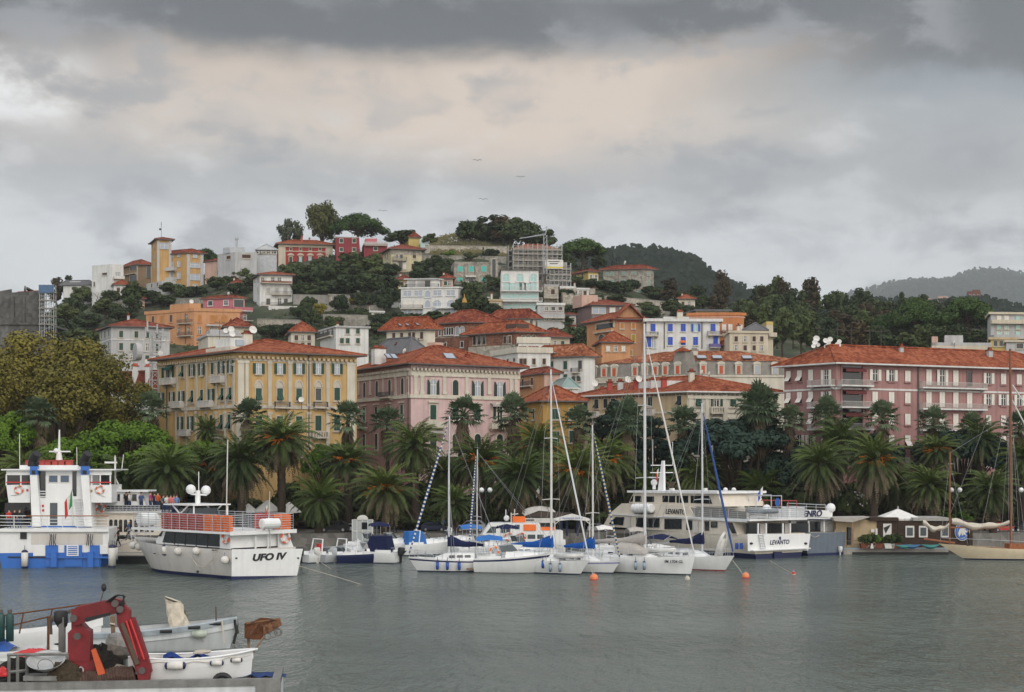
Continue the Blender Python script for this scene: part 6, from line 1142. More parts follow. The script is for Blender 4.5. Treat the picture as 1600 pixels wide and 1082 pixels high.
def windows(root,pts_w,m=GLASSD,name='window',th=.03):
  """panes standing on a flat side: list of 4-corner quads"""
  for f in pts_w:
    a,b,c,d=[Vector(v) for v in f];n=(b-a).cross(d-a).normalized()*th;q=MB();q.hexa([a+n,b+n,c+n,d+n],[a-n,b-n,c-n,d-n]);q.build(name,m,root)
def tower(root,foot,top,z0,z1,m,name):
  """cabin block: foot and top outlines (x0, x1, y0, y1)"""
  (a,b,c,d),(e,f,g,h)=foot,top;q=MB();q.hexa([(a,c,z0),(b,c,z0),(b,d,z0),(a,d,z0)],[(e,g,z1),(f,g,z1),(f,h,z1),(e,h,z1)]);return q.build(name,m,root)
def sheet(root,x0,x1,y0,y1,z0,z1,m,name): q=MB();q.box(x0,x1,y0,y1,z0,z1);return q.build(name,m,root)
def tubes(root,name,m,*lines,r=.03,n=5):
  q=MB()
  for l in lines: q.tube(l,r,n,False)
  return q.build(name,m,root,fix=False)
def flag(root,p,cols,w=.7,h=.5,rz=0.,name='flag',hang=True):
  q=MB();n=6;k=len(cols);o=Vector(p)
  for i in range(k):
    q.mi(i);a,b=i/k,(i+1)/k
    f=lambda t,z: o+Vector((w*t*(.45 if hang else 1.)*math.cos(rz),w*t*(.45 if hang else 1.)*math.sin(rz)+.08*math.sin(6*t+z*3),z*h-(t*h*.8 if hang else 0)))
    q.add([f(a,0),f(b,0),f(b,1),f(a,1)],[(0,1,2,3)])
  return q.build(name,cols,root,fix=False)
ITAL=[mat('flag_green',(.02,.25,.07),.8),FRW,mat('flag_red',(.5,.03,.03),.8)]
# ---- people
SHIRTS={}
def cloth(n,c): return mat('cloth_'+n,c,.9,.2,6.)
def person(label,loc,rz,shirt,trousers,hair=(.03,.02,.015),h=1.72,pose='stand',hat=None,parent=None,group=None,scale=1.):
  """one skinned figure: body mesh with clothes by region, hair as a child"""
  s=h/1.72;V_=[];E_=[];r_=[]
  def jt(p,rr,pa=None):
    V_.append(Vector(p)*s);r_.append(rr*s)
    if pa is not None: E_.append((pa,len(V_)-1))
    return len(V_)-1
  st=.16 if pose == 'walk' else .02;pel=jt((0,0,.92),.135);wa=jt((0,0,1.10),.125,pel);ch=jt((.0,0,1.32),.145,wa);nk=jt((.01,0,1.48),.062,ch);hd=jt((.02,0,1.58),.092,nk);hd2=jt((.02,0,1.69),.07,hd)
  for sg in (-1,1):
    hp=jt((0,sg*.09,.86),.10,pel);kn=jt((.05+sg*st*.6,sg*.10,.48),.068,hp);an=jt((-.02+sg*st*1.3,sg*.10,.09),.045,kn);jt((.13+sg*st*1.3,sg*.11,.035),.04,an)
    sh=jt((0,sg*.19,1.40),.062,ch);up_=pose == 'phone' and sg > 0
    el=jt((.06-sg*st*.5,sg*.25,1.15),.045,sh);jt((.26,sg*.14,1.28) if up_ else (.12-sg*st,sg*.24,.92),.034,el)
  me=bpy.data.meshes.new('b');me.from_pydata(V_,E_,[]);o=bpy.data.objects.new('b',me);COL.objects.link(o);o.modifiers.new('s','SKIN');sub=o.modifiers.new('u','SUBSURF');sub.levels=1
  for v,rr in zip(me.skin_vertices[0].data,r_): v.radius=(rr,rr)
  me.skin_vertices[0].data[0].use_root=True
  bm_=bpy.data.meshes.new_from_object(o.evaluated_get(bpy.context.evaluated_depsgraph_get()));bpy.data.objects.remove(o);bm_.materials.clear()
  for m in (shirt,trousers,SKIN,BLACKP): bm_.materials.append(m)
  for f in bm_.polygons:
    z=f.center.z/s;y=abs(f.center.y/s);f.material_index=2 if z > 1.46 or (y > .2 and z < 1.16 and z > .8) else 3 if z < .07 else 1 if z < .98 else 0;f.use_smooth=True
  r=put('person',bm_,parent,loc,rz);r.scale=[scale]*3
  if parent is None: tag(r,label,'person',group);USED.add(label)
  q=MB();q.ball((-.0,0,1.67*s),.105*s,10,.85);q.build('hat' if hat else 'hair',hat or mat('hair_%d' % int(hair[0]*1000),hair,.8),r,smooth=True);return r
# ---- sailing yachts
def yacht(label,px,py,heading,L_,B,mastx,masth,mtop,side=WHITE,boot=NAVY,stripe=None,cover=None,boom=None,jib=None,spre=(.33,.62),fb=1.25,fs=1.05,fend=(),x0=None,cab=True,mast_m=ALU,tw=.62,extras=None,name='sailing_yacht',rake=.10):
  """mastx along the hull, mast top height masth; the stay carries a furled jib"""
  r=vessel(name,label,'sailboat',px,py,heading,L_*.97 if x0 is None else x0)
  hb,dz=hull(r,L_,B,fb,fs,side,boot,WHITE if side != WOODV else TEAK,tw,.55,rake,.10,stripe,.09,.4,.06)
  if cab:
    q=MB();a,b=.32*L_,.72*L_;w=B*.30;z=dz(.5);rows=[]
    for t,k,hh in ((0,1,.55),(.4,1,.55),(.75,.8,.45),(1,.45,.12)): x=a+(b-a)*t;rows.append([(x,-w*k*1.1,z-.05),(x,-w*k*.9,z+hh),(x,0,z+hh+.06),(x,w*k*.9,z+hh),(x,w*k*1.1,z-.05)])
    q.grid(rows);q.add(rows[0],[(4,3,2,1,0)]);q.add(rows[-1],[(0,1,2,3,4)]);q.build('coachroof',WHITE,r)
    for sg in (-1,1):
      for t in (.1,.3,.5): x=a+(b-a)*t;windows(r,[[(x,sg*w*1.02,z+.16),(x+.5,sg*w*1.02,z+.16),(x+.5,sg*w*.96,z+.36),(x,sg*w*.96,z+.36)]],GLASSD)
  q=MB();z=dz(.15);x0_,x1_=.05*L_,.30*L_
  for sg in (-1,1): q.box(x0_,x1_,sg*B*.28-.08,sg*B*.28+.08,z-.04,z+.32)
  q.box(x1_-.1,x1_,-B*.27,B*.27,z-.04,z+.34);q.build('cockpit_coaming',WHITE,r)
  q=MB();q.tube([(.13*L_,0,z),(.13*L_,0,z+.8)],.05,6);q.torus((.13*L_-.08,0,z+.75),.42,.025,Matrix.Rotation(R(90),4,'Z'));q.build('wheel',CHROME,r)
  mz=dz(mastx)+.3;X_=mastx*L_
  q=MB();q.tube([(X_,0,dz(mastx)-.1),(X_,0,masth*.6),(X_-.05,0,masth)],[mtop*.85,mtop*.82,mtop*.6],8);m_=q.build('mast',mast_m,r)
  q=MB();q.tube([(X_-.05,0,masth),(X_-.05,0,masth+.7)],.012,4);q.tube([(X_-.3,0,masth+.12),(X_+.25,0,masth+.2)],.02,4);q.build('masthead_aerial',WIRE,m_)
  sp=[]
  for k,f in enumerate(spre): z=masth*f;w=B*.36*(1-.25*k);q=MB();q.tube([(X_-.05,-w,z),(X_+.02,0,z+.06),(X_-.05,w,z)],.035,5);q.build('spreader',mast_m,m_);sp.append((z,w))
  ln=[]
  for sg in (-1,1): ln.append([(X_-.2,sg*B*.44,dz(mastx))]+[(X_-.06,sg*w,z) for z,w in sp]+[(X_,0,masth*.97)]);ln.append([(X_-.5,sg*B*.43,dz(mastx)),(X_,0,sp[0][0])])
  ln += [[(.02*L_,sg*B*.2,dz(0)),(X_,0,masth*.985)] for sg in (-1,1)]
  if not jib: ln.append([(L_*.985,0,dz(1)),(X_,0,masth*.93)])
  ln.append([(X_+.05,.05,mz),(X_+.02,.05,masth*.98)])
  tubes(r,'rigging',WIRE,*ln,r=.014,n=4)
  if boom is None: boom=.36*L_
  bz=dz(mastx)+(1.15 if cab else .8);q=MB();q.tube([(X_-.05,0,bz),(X_-boom,0,bz+.05)],.07,6);q.build('boom',mast_m,r)
  if cover:
    q=MB();rows=[]
    for i in range(9): t=i/8;x=X_+.12-(boom+.1)*t;hh=.16+.75*(1-t)**2.2+.10*(1-t);w=.19*(1-.45*t);sg_=.03*math.sin(9*t);rows.append([(x,-.02,bz-.13+sg_),(x,-w,bz),(x,-w*.7,bz+hh*.6),(x,0,bz+hh+.05*math.sin(11*t)),(x,w*.7,bz+hh*.6),(x,w,bz),(x,.02,bz-.13+sg_)])
    q.grid(rows);q.add(rows[0],[tuple(range(7))]);q.add(rows[-1],[tuple(range(6,-1,-1))]);q.build('sail_cover',cover,r,smooth=True)
  if jib:
    m1,m2,rr=jib;A=Vector((L_*.985,0,dz(1)+.35));Bq=Vector((X_+.1,0,masth*.94));q=MB();n=64
    for i in range(n): q.mi(i % 2);a,b=A.lerp(Bq,i/n),A.lerp(Bq,(i+1)/n);f=lambda t: rr*(.45+.75*math.sin(math.pi*min(1,.12+t*.95))**.7);q.tube([a,b],[f(i/n)*.72,f((i+1)/n)*.72],6,False)
    q.build('furled_jib',[m1,m2],r)
  P_=[(L_*t,hb(t)*.93,dz(t)) for t in (.05,.25,.45,.65,.82,.93)]
  rail(r,P_,.6,r=.016,name='lifelines');rail(r,[(x,-y,z) for x,y,z in P_],.6,r=.016,name='lifelines')
  rail(r,[(L_*.90,hb(.90)*.9,dz(.9)),(L_*.985,.05,dz(1)),(L_*.90,-hb(.90)*.9,dz(.9))],.65,r=.022,name='pulpit');rail(r,[(.05*L_,hb(.05)*.9,dz(0)),(.01,hb(0)*.8,dz(0)),(.01,-hb(0)*.8,dz(0)),(.05*L_,-hb(.05)*.9,dz(0))],.65,r=.022,name='pushpit')
  for t,sg,m in fend: fender(r,(L_*t,sg*(hb(t)+.15),dz(t)*.52),.13,.75,m)
  if extras: extras(r,L_,B,hb,dz,bz)
  return r
def bimini(r,x0,x1,w,z,m,h=1.5,z0=1.):
  q=MB();rows=[]
  for i in range(7): t=-1+2*i/6;rows.append([(x0,w*t,z+.32*(1-t*t)-.1),((x0+x1)/2,w*t,z+.42*(1-t*t)-.02),(x1,w*t,z+.32*(1-t*t)-.12)])
  q.grid(rows);q.build('bimini',m,r,smooth=True);tubes(r,'bimini_frame',CHROME,*[[(x,-w,z0),(x,-w,z-.1),(x,0,z+.26),(x,w,z-.1),(x,w,z0)] for x in (x0,(x0+x1)/2,x1)],r=.02)
def sprayhood(r,x0,x1,w,z,h,m,win=True):
  q=MB();rows=[]
  for i in range(9): a=math.pi*i/8;rows.append([(x0,w*math.cos(a),z+h*math.sin(a)**.7),((x0+x1)/2,w*math.cos(a),z+h*.92*math.sin(a)**.7),(x1,w*.9*math.cos(a),z+.12*math.sin(a))])
  q.grid(rows);q.build('sprayhood',m,r,smooth=True)
def dinghy(r,c,l,b,m,rz=0.,name='dinghy',label=None,tilt=0.):
  """inflatable: a horseshoe tube, floor and transom"""
  q=MB();pts=[(-l*.5,b*.4,0),(l*.1,b*.42,.02),(l*.35,b*.28,.06),(l*.5,0,.12),(l*.35,-b*.28,.06),(l*.1,-b*.42,.02),(-l*.5,-b*.4,0)];q.tube(pts,[b*.10,b*.14,b*.14,b*.13,b*.14,b*.14,b*.10],8);q.box(-l*.42,l*.3,-b*.35,b*.35,-.12,-.07);q.box(-l*.43,-l*.40,-b*.36,b*.36,-.12,.16)
  if label: o=thing(name,label,'dinghy',c,rz);USED.add(label);q.build('tube',m,o,smooth=True);s_=MB();s_.box(-.1,.12,-b*.36,b*.36,.08,.13);s_.build('thwart',FRW,o)
  else: o=q.build(name,m,r,c,rz,smooth=True)
  o.rotation_euler=(0,tilt,rz);return o
def outboard(r,p,m=BLACKP,s=1.,rz=0.):
  q=MB();rows=[];
  for z,w,l,x in ((.62,.16,.22,-.05),(.55,.2,.3,-.06),(.2,.2,.3,-.04),(.0,.15,.22,0),(-.1,.07,.13,0),(-.75,.05,.11,0),(-.8,.04,.2,-.04)): rows.append([(x+l*math.cos(w_),w*math.sin(w_),z) for w_ in [2*math.pi*k/10 for k in range(11)]])
  q.grid(rows);q.add(rows[0][:10],[tuple(range(10))]);q.box(-.28,-.0,-.1,.1,-.74,-.68);q.v=[tuple(Vector(v)*s) for v in q.v];return q.build('outboard_motor',m,r,p,rz,smooth=True)
# ---------------------------------------------------------------- the harbour
def LP(r,px,py,x=None,y=None):
  """local point of a vessel on its plane x=const or y=const, seen at (px, py)"""
  M_=(Matrix.Translation(r.location) @ r.rotation_euler.to_matrix().to_4x4()).inverted();o=M_ @ Vector((0,0,CH));d=M_.to_3x3() @ Vector(((px-800)/FP,1,-(py-HY)/FP))
  t=(x-o.x)/d.x if x is not None else (y-o.y)/d.y
  return o+d*t
def slab(r,name,m,pts,x=None,y=None,th=.1):
  """outline seen on a plane, given its thickness inwards (forward of x, inboard of y)"""
  P_=[LP(r,vx(a),vy(b),x,y) for a,b in pts];n=len(P_);o=Vector((th,0,0)) if x is not None else Vector((0,-th if y > 0 else th,0));q=MB();q.add(P_+[p+o for p in P_],[tuple(range(n)),tuple(range(2*n-1,n-1,-1))]+[(i,(i+1) % n,(i+1) % n+n,i+n) for i in range(n)]);return q.build(name,m,r)
def rect(a,b,c,d): return [(a,c),(b,c),(b,d),(a,d)]
def lp(r,x_,y_,**k): return LP(r,vx(x_),vy(y_),**k)
# ---- the blue and white ferry,stern on
view(0,680,250/1230)
fr=vessel('ferry','blue and white ferry with two black funnels seen from the stern at the left edge','ferry',80,887,98,d=127);S0=3.2
hull(fr,24,10.2,3.6,3.3,WHITE,BLUE,DECKG,.985,.5,.1,.05,None,1.35,.5)
slab(fr,'main_deck',WHITE,rect(-10,835,722,745),x=-.25,th=20)
slab(fr,'stern_recess_shade',GREYHULL,rect(240,790,752,842),x=-.03,th=.02)  # flat grey panel, its tone standing for shade in a white recess
for a in ((350,445),(495,630),(690,765)): slab(fr,'stern_panel',BLUE,rect(*a,848,1012),x=-.16,th=.15)
for a in (390,672): slab(fr,'stern_fender_post',BLUE,rect(a,a+45,900,1018),x=-.42,th=.25)
slab(fr,'stern_beam',BLUE,rect(352,830,935,948),x=-.3,th=.28);slab(fr,'white_corner',WHITE,rect(768,832,850,915),x=-.1,th=.09);slab(fr,'white_corner',WHITE,rect(255,348,850,930),x=-.1,th=.09)
h_=slab(fr,'stern_hatch',WHITE,rect(512,604,845,930),x=-.24,th=.07);slab(fr,'hatch_opening',BLUE,rect(522,594,855,920),x=-.26,th=.02)
for k in range(4): slab(fr,'hatch_rung',WHITE,rect(522,594,862+15*k,868+15*k),x=-.29,th=.03)
tubes(fr,'cable_bundle',BLACKP,*[[lp(fr,a+dx_,760,x=-.3),lp(fr,a+dx_*.6,800+dx_,x=-.45),lp(fr,a+dx_,850,x=-.3)] for a in (405,690) for dx_ in (-25,-10,8,25)],r=.035)
rail(fr,[lp(fr,-30,720,x=-.15),lp(fr,245,722,x=-.15),lp(fr,830,722,x=-.15)],1.15,m=WHITE,r=.035,wires=4)
tubes(fr,'handrail',WOODV,[lp(fr,200,622,x=-.16),lp(fr,835,622,x=-.16)],r=.05)
slab(fr,'deckhouse',WHITE,rect(285,700,268,722),x=S0,th=9);slab(fr,'kick_plate',BLUE,rect(215,705,696,712),x=S0-.05,th=.04)
for a,b in ((48,232),(678,858)): slab(fr,'bridge_wing',WHITE,[(a,385),(b,385),(b,520),(a+(18 if a < 100 else 0),520)],x=S0-.3,th=7);slab(fr,'wing_fascia',WHITE,rect(a,b,268,308),x=S0-.3,th=.1);slab(fr,'wing_rail',REDP,rect(a,b,360,368),x=S0-.3,th=.06)
for a in (48,160,705,770,848): slab(fr,'roof_post',WHITE,rect(a-5,a+5,300,388),x=S0-.25,th=.12)
slab(fr,'bridge_roof',WHITE,rect(8,890,262,272),x=S0-.6,th=9);slab(fr,'bridge_back',GLASSD,rect(55,850,305,385),x=S0+5,th=.1)
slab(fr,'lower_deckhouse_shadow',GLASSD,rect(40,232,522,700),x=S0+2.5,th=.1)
for a,b,c,d_ in ((230,285,245,312),(620,680,655,708)):
  slab(fr,'funnel_leg',WHITE,[(a,305),(b,305),(d_,705),(c,705)],x=S0-.9,th=1.);slab(fr,'funnel_band',BLUE,rect(a,b,240,306),x=S0-.95,th=1.1);slab(fr,'funnel_louvre',BLACKP,rect(a+14,b-14,272,302),x=S0-1.,th=.04)
  q=MB();p0=lp(fr,(a+b)/2-4,240,x=S0-.4);p1_=lp(fr,(a+b)/2+2,190,x=S0-.5);p2_=lp(fr,(a+b)/2+28,142,x=S0-.9);q.tube([p0,p1_,p2_],[.5,.46,.4],10);q.tube([p1_+Vector((-.2,0,-.3)),lp(fr,(a+b)/2+40,218,x=S0-1.)],.12,5);q.build('funnel',BLACKP,fr)
for a in ((377,441),(466,529)): w_=slab(fr,'window',FRW,rect(a[0]-6,a[1]+6,306,368),x=S0-.06,th=.05);slab(fr,'pane',glass_mat('blue_glass',(.05,.09,.15),.1),rect(*a,312,362),x=S0-.08,th=.02)
slab(fr,'door',GLASSM,rect(384,441,522,694),x=S0-.05,th=.04);slab(fr,'doorway',GLASSD,rect(290,350,280,480),x=S0-.05,th=.04);slab(fr,'doorway',GLASSD,rect(556,588,280,470),x=S0-.05,th=.04)
for k in range(3): slab(fr,'door_rail',WHITE,rect(290,350,430+20*k,436+20*k),x=S0-.12,th=.04)
sa=MB();A,Bq=lp(fr,590,488,x=S0-.3),lp(fr,618,700,x=S0-1.6)
for k in range(11): p=A.lerp(Bq,k/10);sa.box(p.x-.14,p.x+.14,p.y-.38,p.y+.38,p.z-.04,p.z)
for s_ in (-.42,.42): sa.tube([A+Vector((0,s_,0)),Bq+Vector((0,s_,0))],.05,4);sa.tube([A+Vector((0,s_,.8)),Bq+Vector((0,s_,.8))],.03,4)
sa.build('stairway',WHITE,fr)
q=MB();p=lp(fr,456,262,x=S0+2);q.tube([p,lp(fr,454,120,x=S0+2)],[.42,.2],8);q.tube([lp(fr,454,130,x=S0+2),lp(fr,457,-40,x=S0+2)],[.12,.06],6);q.hexa([lp(fr,375,132,x=S0+1.8),lp(fr,545,132,x=S0+1.8),lp(fr,545,132,x=S0+2.2),lp(fr,375,132,x=S0+2.2)],[lp(fr,380,122,x=S0+1.8),lp(fr,540,122,x=S0+1.8),lp(fr,540,122,x=S0+2.2),lp(fr,380,122,x=S0+2.2)]);q.ball(lp(fr,432,122,x=S0+1.9),.25);q.build('radar_mast',WHITE,fr)
tubes(fr,'whip_aerial',FRW,[lp(fr,152,262,x=S0+3),lp(fr,150,-10,x=S0+3)],[lp(fr,592,262,x=S0+3),lp(fr,590,95,x=S0+3)],[lp(fr,885,268,x=S0+2),lp(fr,885,155,x=S0+2)],r=.035)
slab(fr,'roof_coaming',WHITE,rect(150,600,232,264),x=S0+1,th=4)
for i,a in enumerate((195,300,345,400,450,505)): q=slab(fr,'life_float',REDLR,rect(a,a+(88 if i == 0 else 42),196,236),x=S0+1.2,th=1.2)
slab(fr,'roof_rail',REDLR,rect(200,570,192,196),x=S0+1.1,th=.05)
lifebuoy(fr,lp(fr,145,420,x=S0-.4),R(90),.34);lifebuoy(fr,lp(fr,768,420,x=S0-.4),R(90),.34)
tubes(fr,'wing_scroll',GREYHULL,[lp(fr,85,462,x=S0-.35),lp(fr,130,460,x=S0-.35),lp(fr,185,428,x=S0-.35)],[lp(fr,725,412,x=S0-.35),lp(fr,745,450,x=S0-.35),lp(fr,808,476,x=S0-.35)],r=.04)
for a in ((330,545,REDP),(332,580,REDP),(210,425,REDP),(702,430,OCHRE2)): slab(fr,'safety_sign',a[2],rect(a[0]-8,a[0]+8,a[1]-9,a[1]+9),x=S0-.34 if a[0] in (210,702) else S0-.04,th=.02)
flag(fr,lp(fr,555,545,x=-.4),ITAL,1.4,1.5,R(95));tubes(fr,'flagstaff',FRW,[lp(fr,556,700,x=-.2),lp(fr,556,460,x=-.4)])
fender(fr,lp(fr,190,955,x=-.35),.3,1.7);fender(fr,lp(fr,862,935,x=-.2),.34,2.2);fender(fr,lp(fr,882,910,x=.6),.28,1.5)
slab(fr,'rubbing_strake',BLACKP,[(60,934),(352,936),(352,946),(60,942)],x=-.1,th=.08);slab(fr,'mooring_port',BLACKP,rect(155,205,748,800),x=-.1,th=.05)
for px_,py_,c in ((70,565,cloth('red',(.45,.04,.04))),(112,560,cloth('black',(.02,.02,.022))),(150,565,cloth('black',(.02,.02,.022)))): p=lp(fr,px_,712,x=1.8);W_=fr.matrix_world if False else Matrix.Translation(fr.location) @ fr.rotation_euler.to_matrix().to_4x4();person('%s standing at the ferry stern rail' % {70: 'person in a red top',112: 'first of two people in black',150: 'rightmost of two people in black'}[px_],tuple(W_ @ Vector((1.8,p.y,3.45))),R(-60),c,cloth('denim',(.04,.05,.09)),scale=1.0)
# ---- the passenger boat with people on its roof
pb=vessel('passenger_boat','white passenger boat with tall dark windows and people on its roof deck','passenger boat',150,878,2,d=136);PD=136
hull(pb,13,5.4,2.4,2.2,OFFW,NAVY,DECKG,.95,.5,.1,.08,None,.2)
Y_=-2.2
slab(pb,'saloon',OFFW,rect(700,1235,600,770),y=Y_,th=4.4);slab(pb,'roof_deck',GREYHULL,rect(690,1240,588,602),y=Y_-.3,th=5)
for x in (853,890,927,965,1003,1045,1090,1130,1168): slab(pb,'window',GLASSD,[(x-13,745),(x-13,660),(x-7,650),(x+8,650),(x+13,660),(x+13,745)],y=Y_-.04,th=.03)
for k in range(4): slab(pb,'roof_rail',MATS['zinc'],rect(690,1230,540+14*k,545+14*k),y=Y_-.2,th=.06)
for k in range(18): slab(pb,'rail_post',MATS['zinc'],rect(694+31*k,697+31*k,540,590),y=Y_-.2,th=.05)
lifebuoy(pb,lp(pb,772,560,y=Y_-.4),0,.38)
slab(pb,'wheelhouse',WHITE,[(705,545),(862,430),(1085,430),(1125,545)],y=Y_+.6,th=3);slab(pb,'wheelhouse_roof',WHITE,rect(858,1140,425,437),y=Y_+.3,th=3.6)
for a in ((868,922),(950,1006),(1016,1050)): slab(pb,'window',GLASSD,rect(*a,455,508),y=Y_+.56,th=.03)
tubes(pb,'radar_mast',FRW,[lp(pb,885,430,y=0),lp(pb,885,165,y=0)],[lp(pb,805,212,y=0),lp(pb,900,212,y=0)],[lp(pb,885,330,y=0),lp(pb,930,420,y=0)],r=.09);tubes(pb,'whip_aerial',FRW,[lp(pb,890,280,y=0),lp(pb,935,275,y=0),lp(pb,950,150,y=0)],r=.04)
CL=[cloth('maroon',(.15,.03,.04)),cloth('white',(.6,.6,.58)),cloth('black',(.02,.02,.022)),cloth('navy',(.03,.045,.10)),cloth('blue',(.06,.10,.22)),cloth('magenta',(.42,.03,.14)),cloth('orange',(.52,.10,.03)),cloth('teal',(.04,.12,.16)),cloth('pinkish',(.62,.18,.18)),cloth('sky',(.12,.22,.42))]
rp=[(945,0,'beige hat',7),(970,1,'black coat',2),(995,2,'white top',1),(1045,3,'dark suit',2),(1085,4,'blue jacket beside the wheelhouse strut',4),(1155,5,'magenta top',5),(1188,6,'dark backpack',3),(1213,7,'bright orange jacket',6)]
for x,i,l,c in rp: p=lp(pb,x,588,y=-1.4-.3*(i % 3));person('person in %s on the roof deck of the passenger boat' % l,tuple(Vector(pb.location)+Matrix.Rotation(R(2),3,'Z') @ Vector((p.x,-1.4-.3*(i % 3),p.z-.0))),R(-90+40*(i % 3)),CL[c],CL[3],scale=1.02+.03*(i % 3))
for x,l,c,hx in ((347,'a teal top',7,0),(410,'a pale pink top',8,0),(436,'a salmon pink top',8,0),(458,'a sky blue top',9,0),(378,'white, bending',1,0)):
  px_=190+x*.1875;d_=134;z_=PZ(802,d_);person('person in %s on the roof deck behind the tour boat flybridge' % l,(PX(px_,d_),d_,z_),R(-80+x % 50),CL[c],CL[3])
gw=thing('gangway','aluminium gangway between the passenger boat and the tour boat bow','gangway',tuple(P(183,868,131)));USED.add(gw['label']);q=MB();q.box(0,2.6,-.5,.5,.2,.32);q.build('deck',DECKG,gw);rail(gw,[(0,-.5,.3),(1.6,-.5,.9),(2.6,-.5,1.4)],.9);rail(gw,[(0,.5,.3),(2.6,.5,1.4)],.9)
pier=thing('pontoon','dark floating pontoon under the gangway','pontoon',tuple(P(196,880,133)));USED.add(pier['label']);q=MB();q.box(-1.5,3,-1,1.2,-.5,.7);q.build('float',BLACKP,pier);q=MB();q.box(-1.5,3,-1,1.2,.7,.8);q.build('deck',DECKG,pier)
for px_,c,l,ht in ((185,2,'dark clothes stepping down the gangway',None),(201,4,'blue shirt and white cap on the gangway',FRW)): person('person in %s' % l,(PX(px_,131.2),131.2,PZ(855 if px_ == 185 else 845,131.2)),R(200),CL[c],CL[2],hat=ht,pose='walk',scale=1.05)
# ---- the tour boat UFO IV
view(190,740,.1875)
uf=vessel('tour_boat','white tour boat lettered on its square stern with red and orange floats on the roof','tour boat',413,904,137,d=115.3)
hull(uf,19.2,6.6,2.7,2.4,GREYHULL,NAVY,DECKG,.97,.5,.18,.04,None,.28,.5,.05)  # greyer than the white transom: side shade put into the hull colour
slab(uf,'transom',WHITE,[(920,632),(1512,628),(1462,852),(918,858)],x=-.05,th=.04);slab(uf,'boot_stripe',NAVY,[(918,858),(1462,852),(1458,884),(916,890)],x=-.06,th=.04)
text_mesh('UFO IV',.74,BLACKP,'name_lettering',uf,lp(uf,1225,698,x=-.08),(R(90),0,R(-90)),.01,.22,1.42,.035)
for a in (955,1470): q=MB();q.ball(lp(uf,a,706,x=-.05),.12,8,.6);q.build('hawse_hole',BLACKP,uf)
YP=2.85
slab(uf,'cabin',WHITE,[(285,560),(350,455),(905,490),(908,625),(290,585)],y=YP,th=5.1)
slab(uf,'side_glass',GLASSD,[(340,575),(372,470),(822,498),(815,612)],y=YP+.03,th=.03)
for x in (440,530,620,715): slab(uf,'glass_divider',BLACKP,[(x,478+(x-372)*.06),(x+6,478+(x-372)*.06),(x+2,583+(x-340)*.08),(x-5,583+(x-340)*.08)],y=YP+.05,th=.03)
slab(uf,'windscreen',GLASSD,[(300,525),(345,470),(330,525)],y=YP+.03,th=5.1)
sheet(uf,.1,14.4,-3.3,3.3,3.62,3.8,WHITE,'roof');sheet(uf,.0,.12,-3.32,3.32,3.55,3.86,WHITE,'roof_edge')
slab(uf,'aft_bulkhead',GLASSM,rect(908,1420,488,632),x=1.7,th=.05)
for a,b in ((910,962),(1130,1230),(1235,1310)): slab(uf,'aft_window',GLASSD,rect(a,b,500,622),x=1.6,th=.04)
for x in (1120,1222,1312): slab(uf,'roof_post',WHITE,rect(x-5,x+5,488,632),x=.3,th=.12)
slab(uf,'corner_panel',WHITE,[(820,495),(908,498),(908,632),(818,625)],y=YP+.06,th=.06);slab(uf,'corner_panel',WHITE,[(1310,492),(1385,492),(1440,630),(1310,630)],x=.3,th=.1)
q=MB();A,Bq=lp(uf,1060,500,x=1.5),lp(uf,1075,625,x=.7)
for k in range(7): p=A.lerp(Bq,k/6);q.box(p.x-.15,p.x+.15,p.y-.5,p.y+.5,p.z-.05,p.z)
for s_ in (-.52,.52): q.tube([A+Vector((0,s_,0)),Bq+Vector((0,s_,0))],.06,4)
q.build('roof_stairs',mat('stair_blue',(.06,.09,.16),.6),uf)
rail(uf,[(14.2,3.2,3.8),(.3,3.2,3.8),(.3,-3.2,3.8),(14.2,-3.2,3.8)],1.35,m=MATS['zinc'],r=.03,wires=7,name='roof_rail')
lifebuoy(uf,lp(uf,865,535,y=YP+.2),0,.42);lifebuoy(uf,lp(uf,1365,535,x=.1),R(90),.42)
W_=Matrix.Translation(uf.location) @ uf.rotation_euler.to_matrix().to_4x4();FL=MB()
for k in range(4): FL.box(-.42,.42,-.16+.0,.16,.05+.3*k,.31+.3*k)
FL.box(-.30,.30,-.12,.12,.0,1.26);flm=FL.fix(FL.mesh('life_float',REDLR));flo=FL.fix(FL.mesh('life_float',ORANGE))
def float_(i,p,m,lab,rz): o=put('life_float',m,None,tuple(W_ @ Vector(p)),R(137)+rz);tag(o,lab,'life float','life floats racked on the tour boat roof');o.scale=(1,1.3,1.02)
for i in range(6): float_(i,(10.2-1.02*i-.5,2.85,3.81),flm,'faded red life float racked along the near roof rail of the tour boat',0)
for i in range(4): float_(i,(3.7-.9*i,2.85,3.81),flo,'bright orange life float racked near the stern corner of the tour boat roof',0)
for i in range(5): float_(i,(.8+.9*i,-2.8,3.81),flo if i < 2 else flm,'orange life float at the far right corner of the tour boat roof' if i < 2 else 'red life float along the far roof rail of the tour boat',0)
q=MB();p=lp(uf,1235,418,x=-.1);Mx=Matrix.Translation(p) @ Matrix.Rotation(R(90),4,'X')
q.lathe([(.30,-.85),(.42,-.8),(.42,-.3),(.45,-.28),(.45,.28),(.42,.3),(.42,.8),(.30,.85)],14,Mx);tag(q.build('life_raft',WHITE,uf,smooth=False));tubes(uf,'raft_cradle',CHROME,[p+Vector((0,-.5,-.45)),p+Vector((.4,-.5,-.6))],[p+Vector((0,.5,-.45)),p+Vector((.4,.5,-.6))],[p+Vector((0,0,-.4)),lp(uf,1238,632,x=-.05)],r=.05)
q=MB();Mx=Matrix.Translation((13.4,2.3,4.5)) @ Matrix.Rotation(R(90),4,'X');q.lathe([(.4,-.9),(.55,-.8),(.55,.8),(.4,.9)],14,Mx);q.build('life_raft',WHITE,uf)
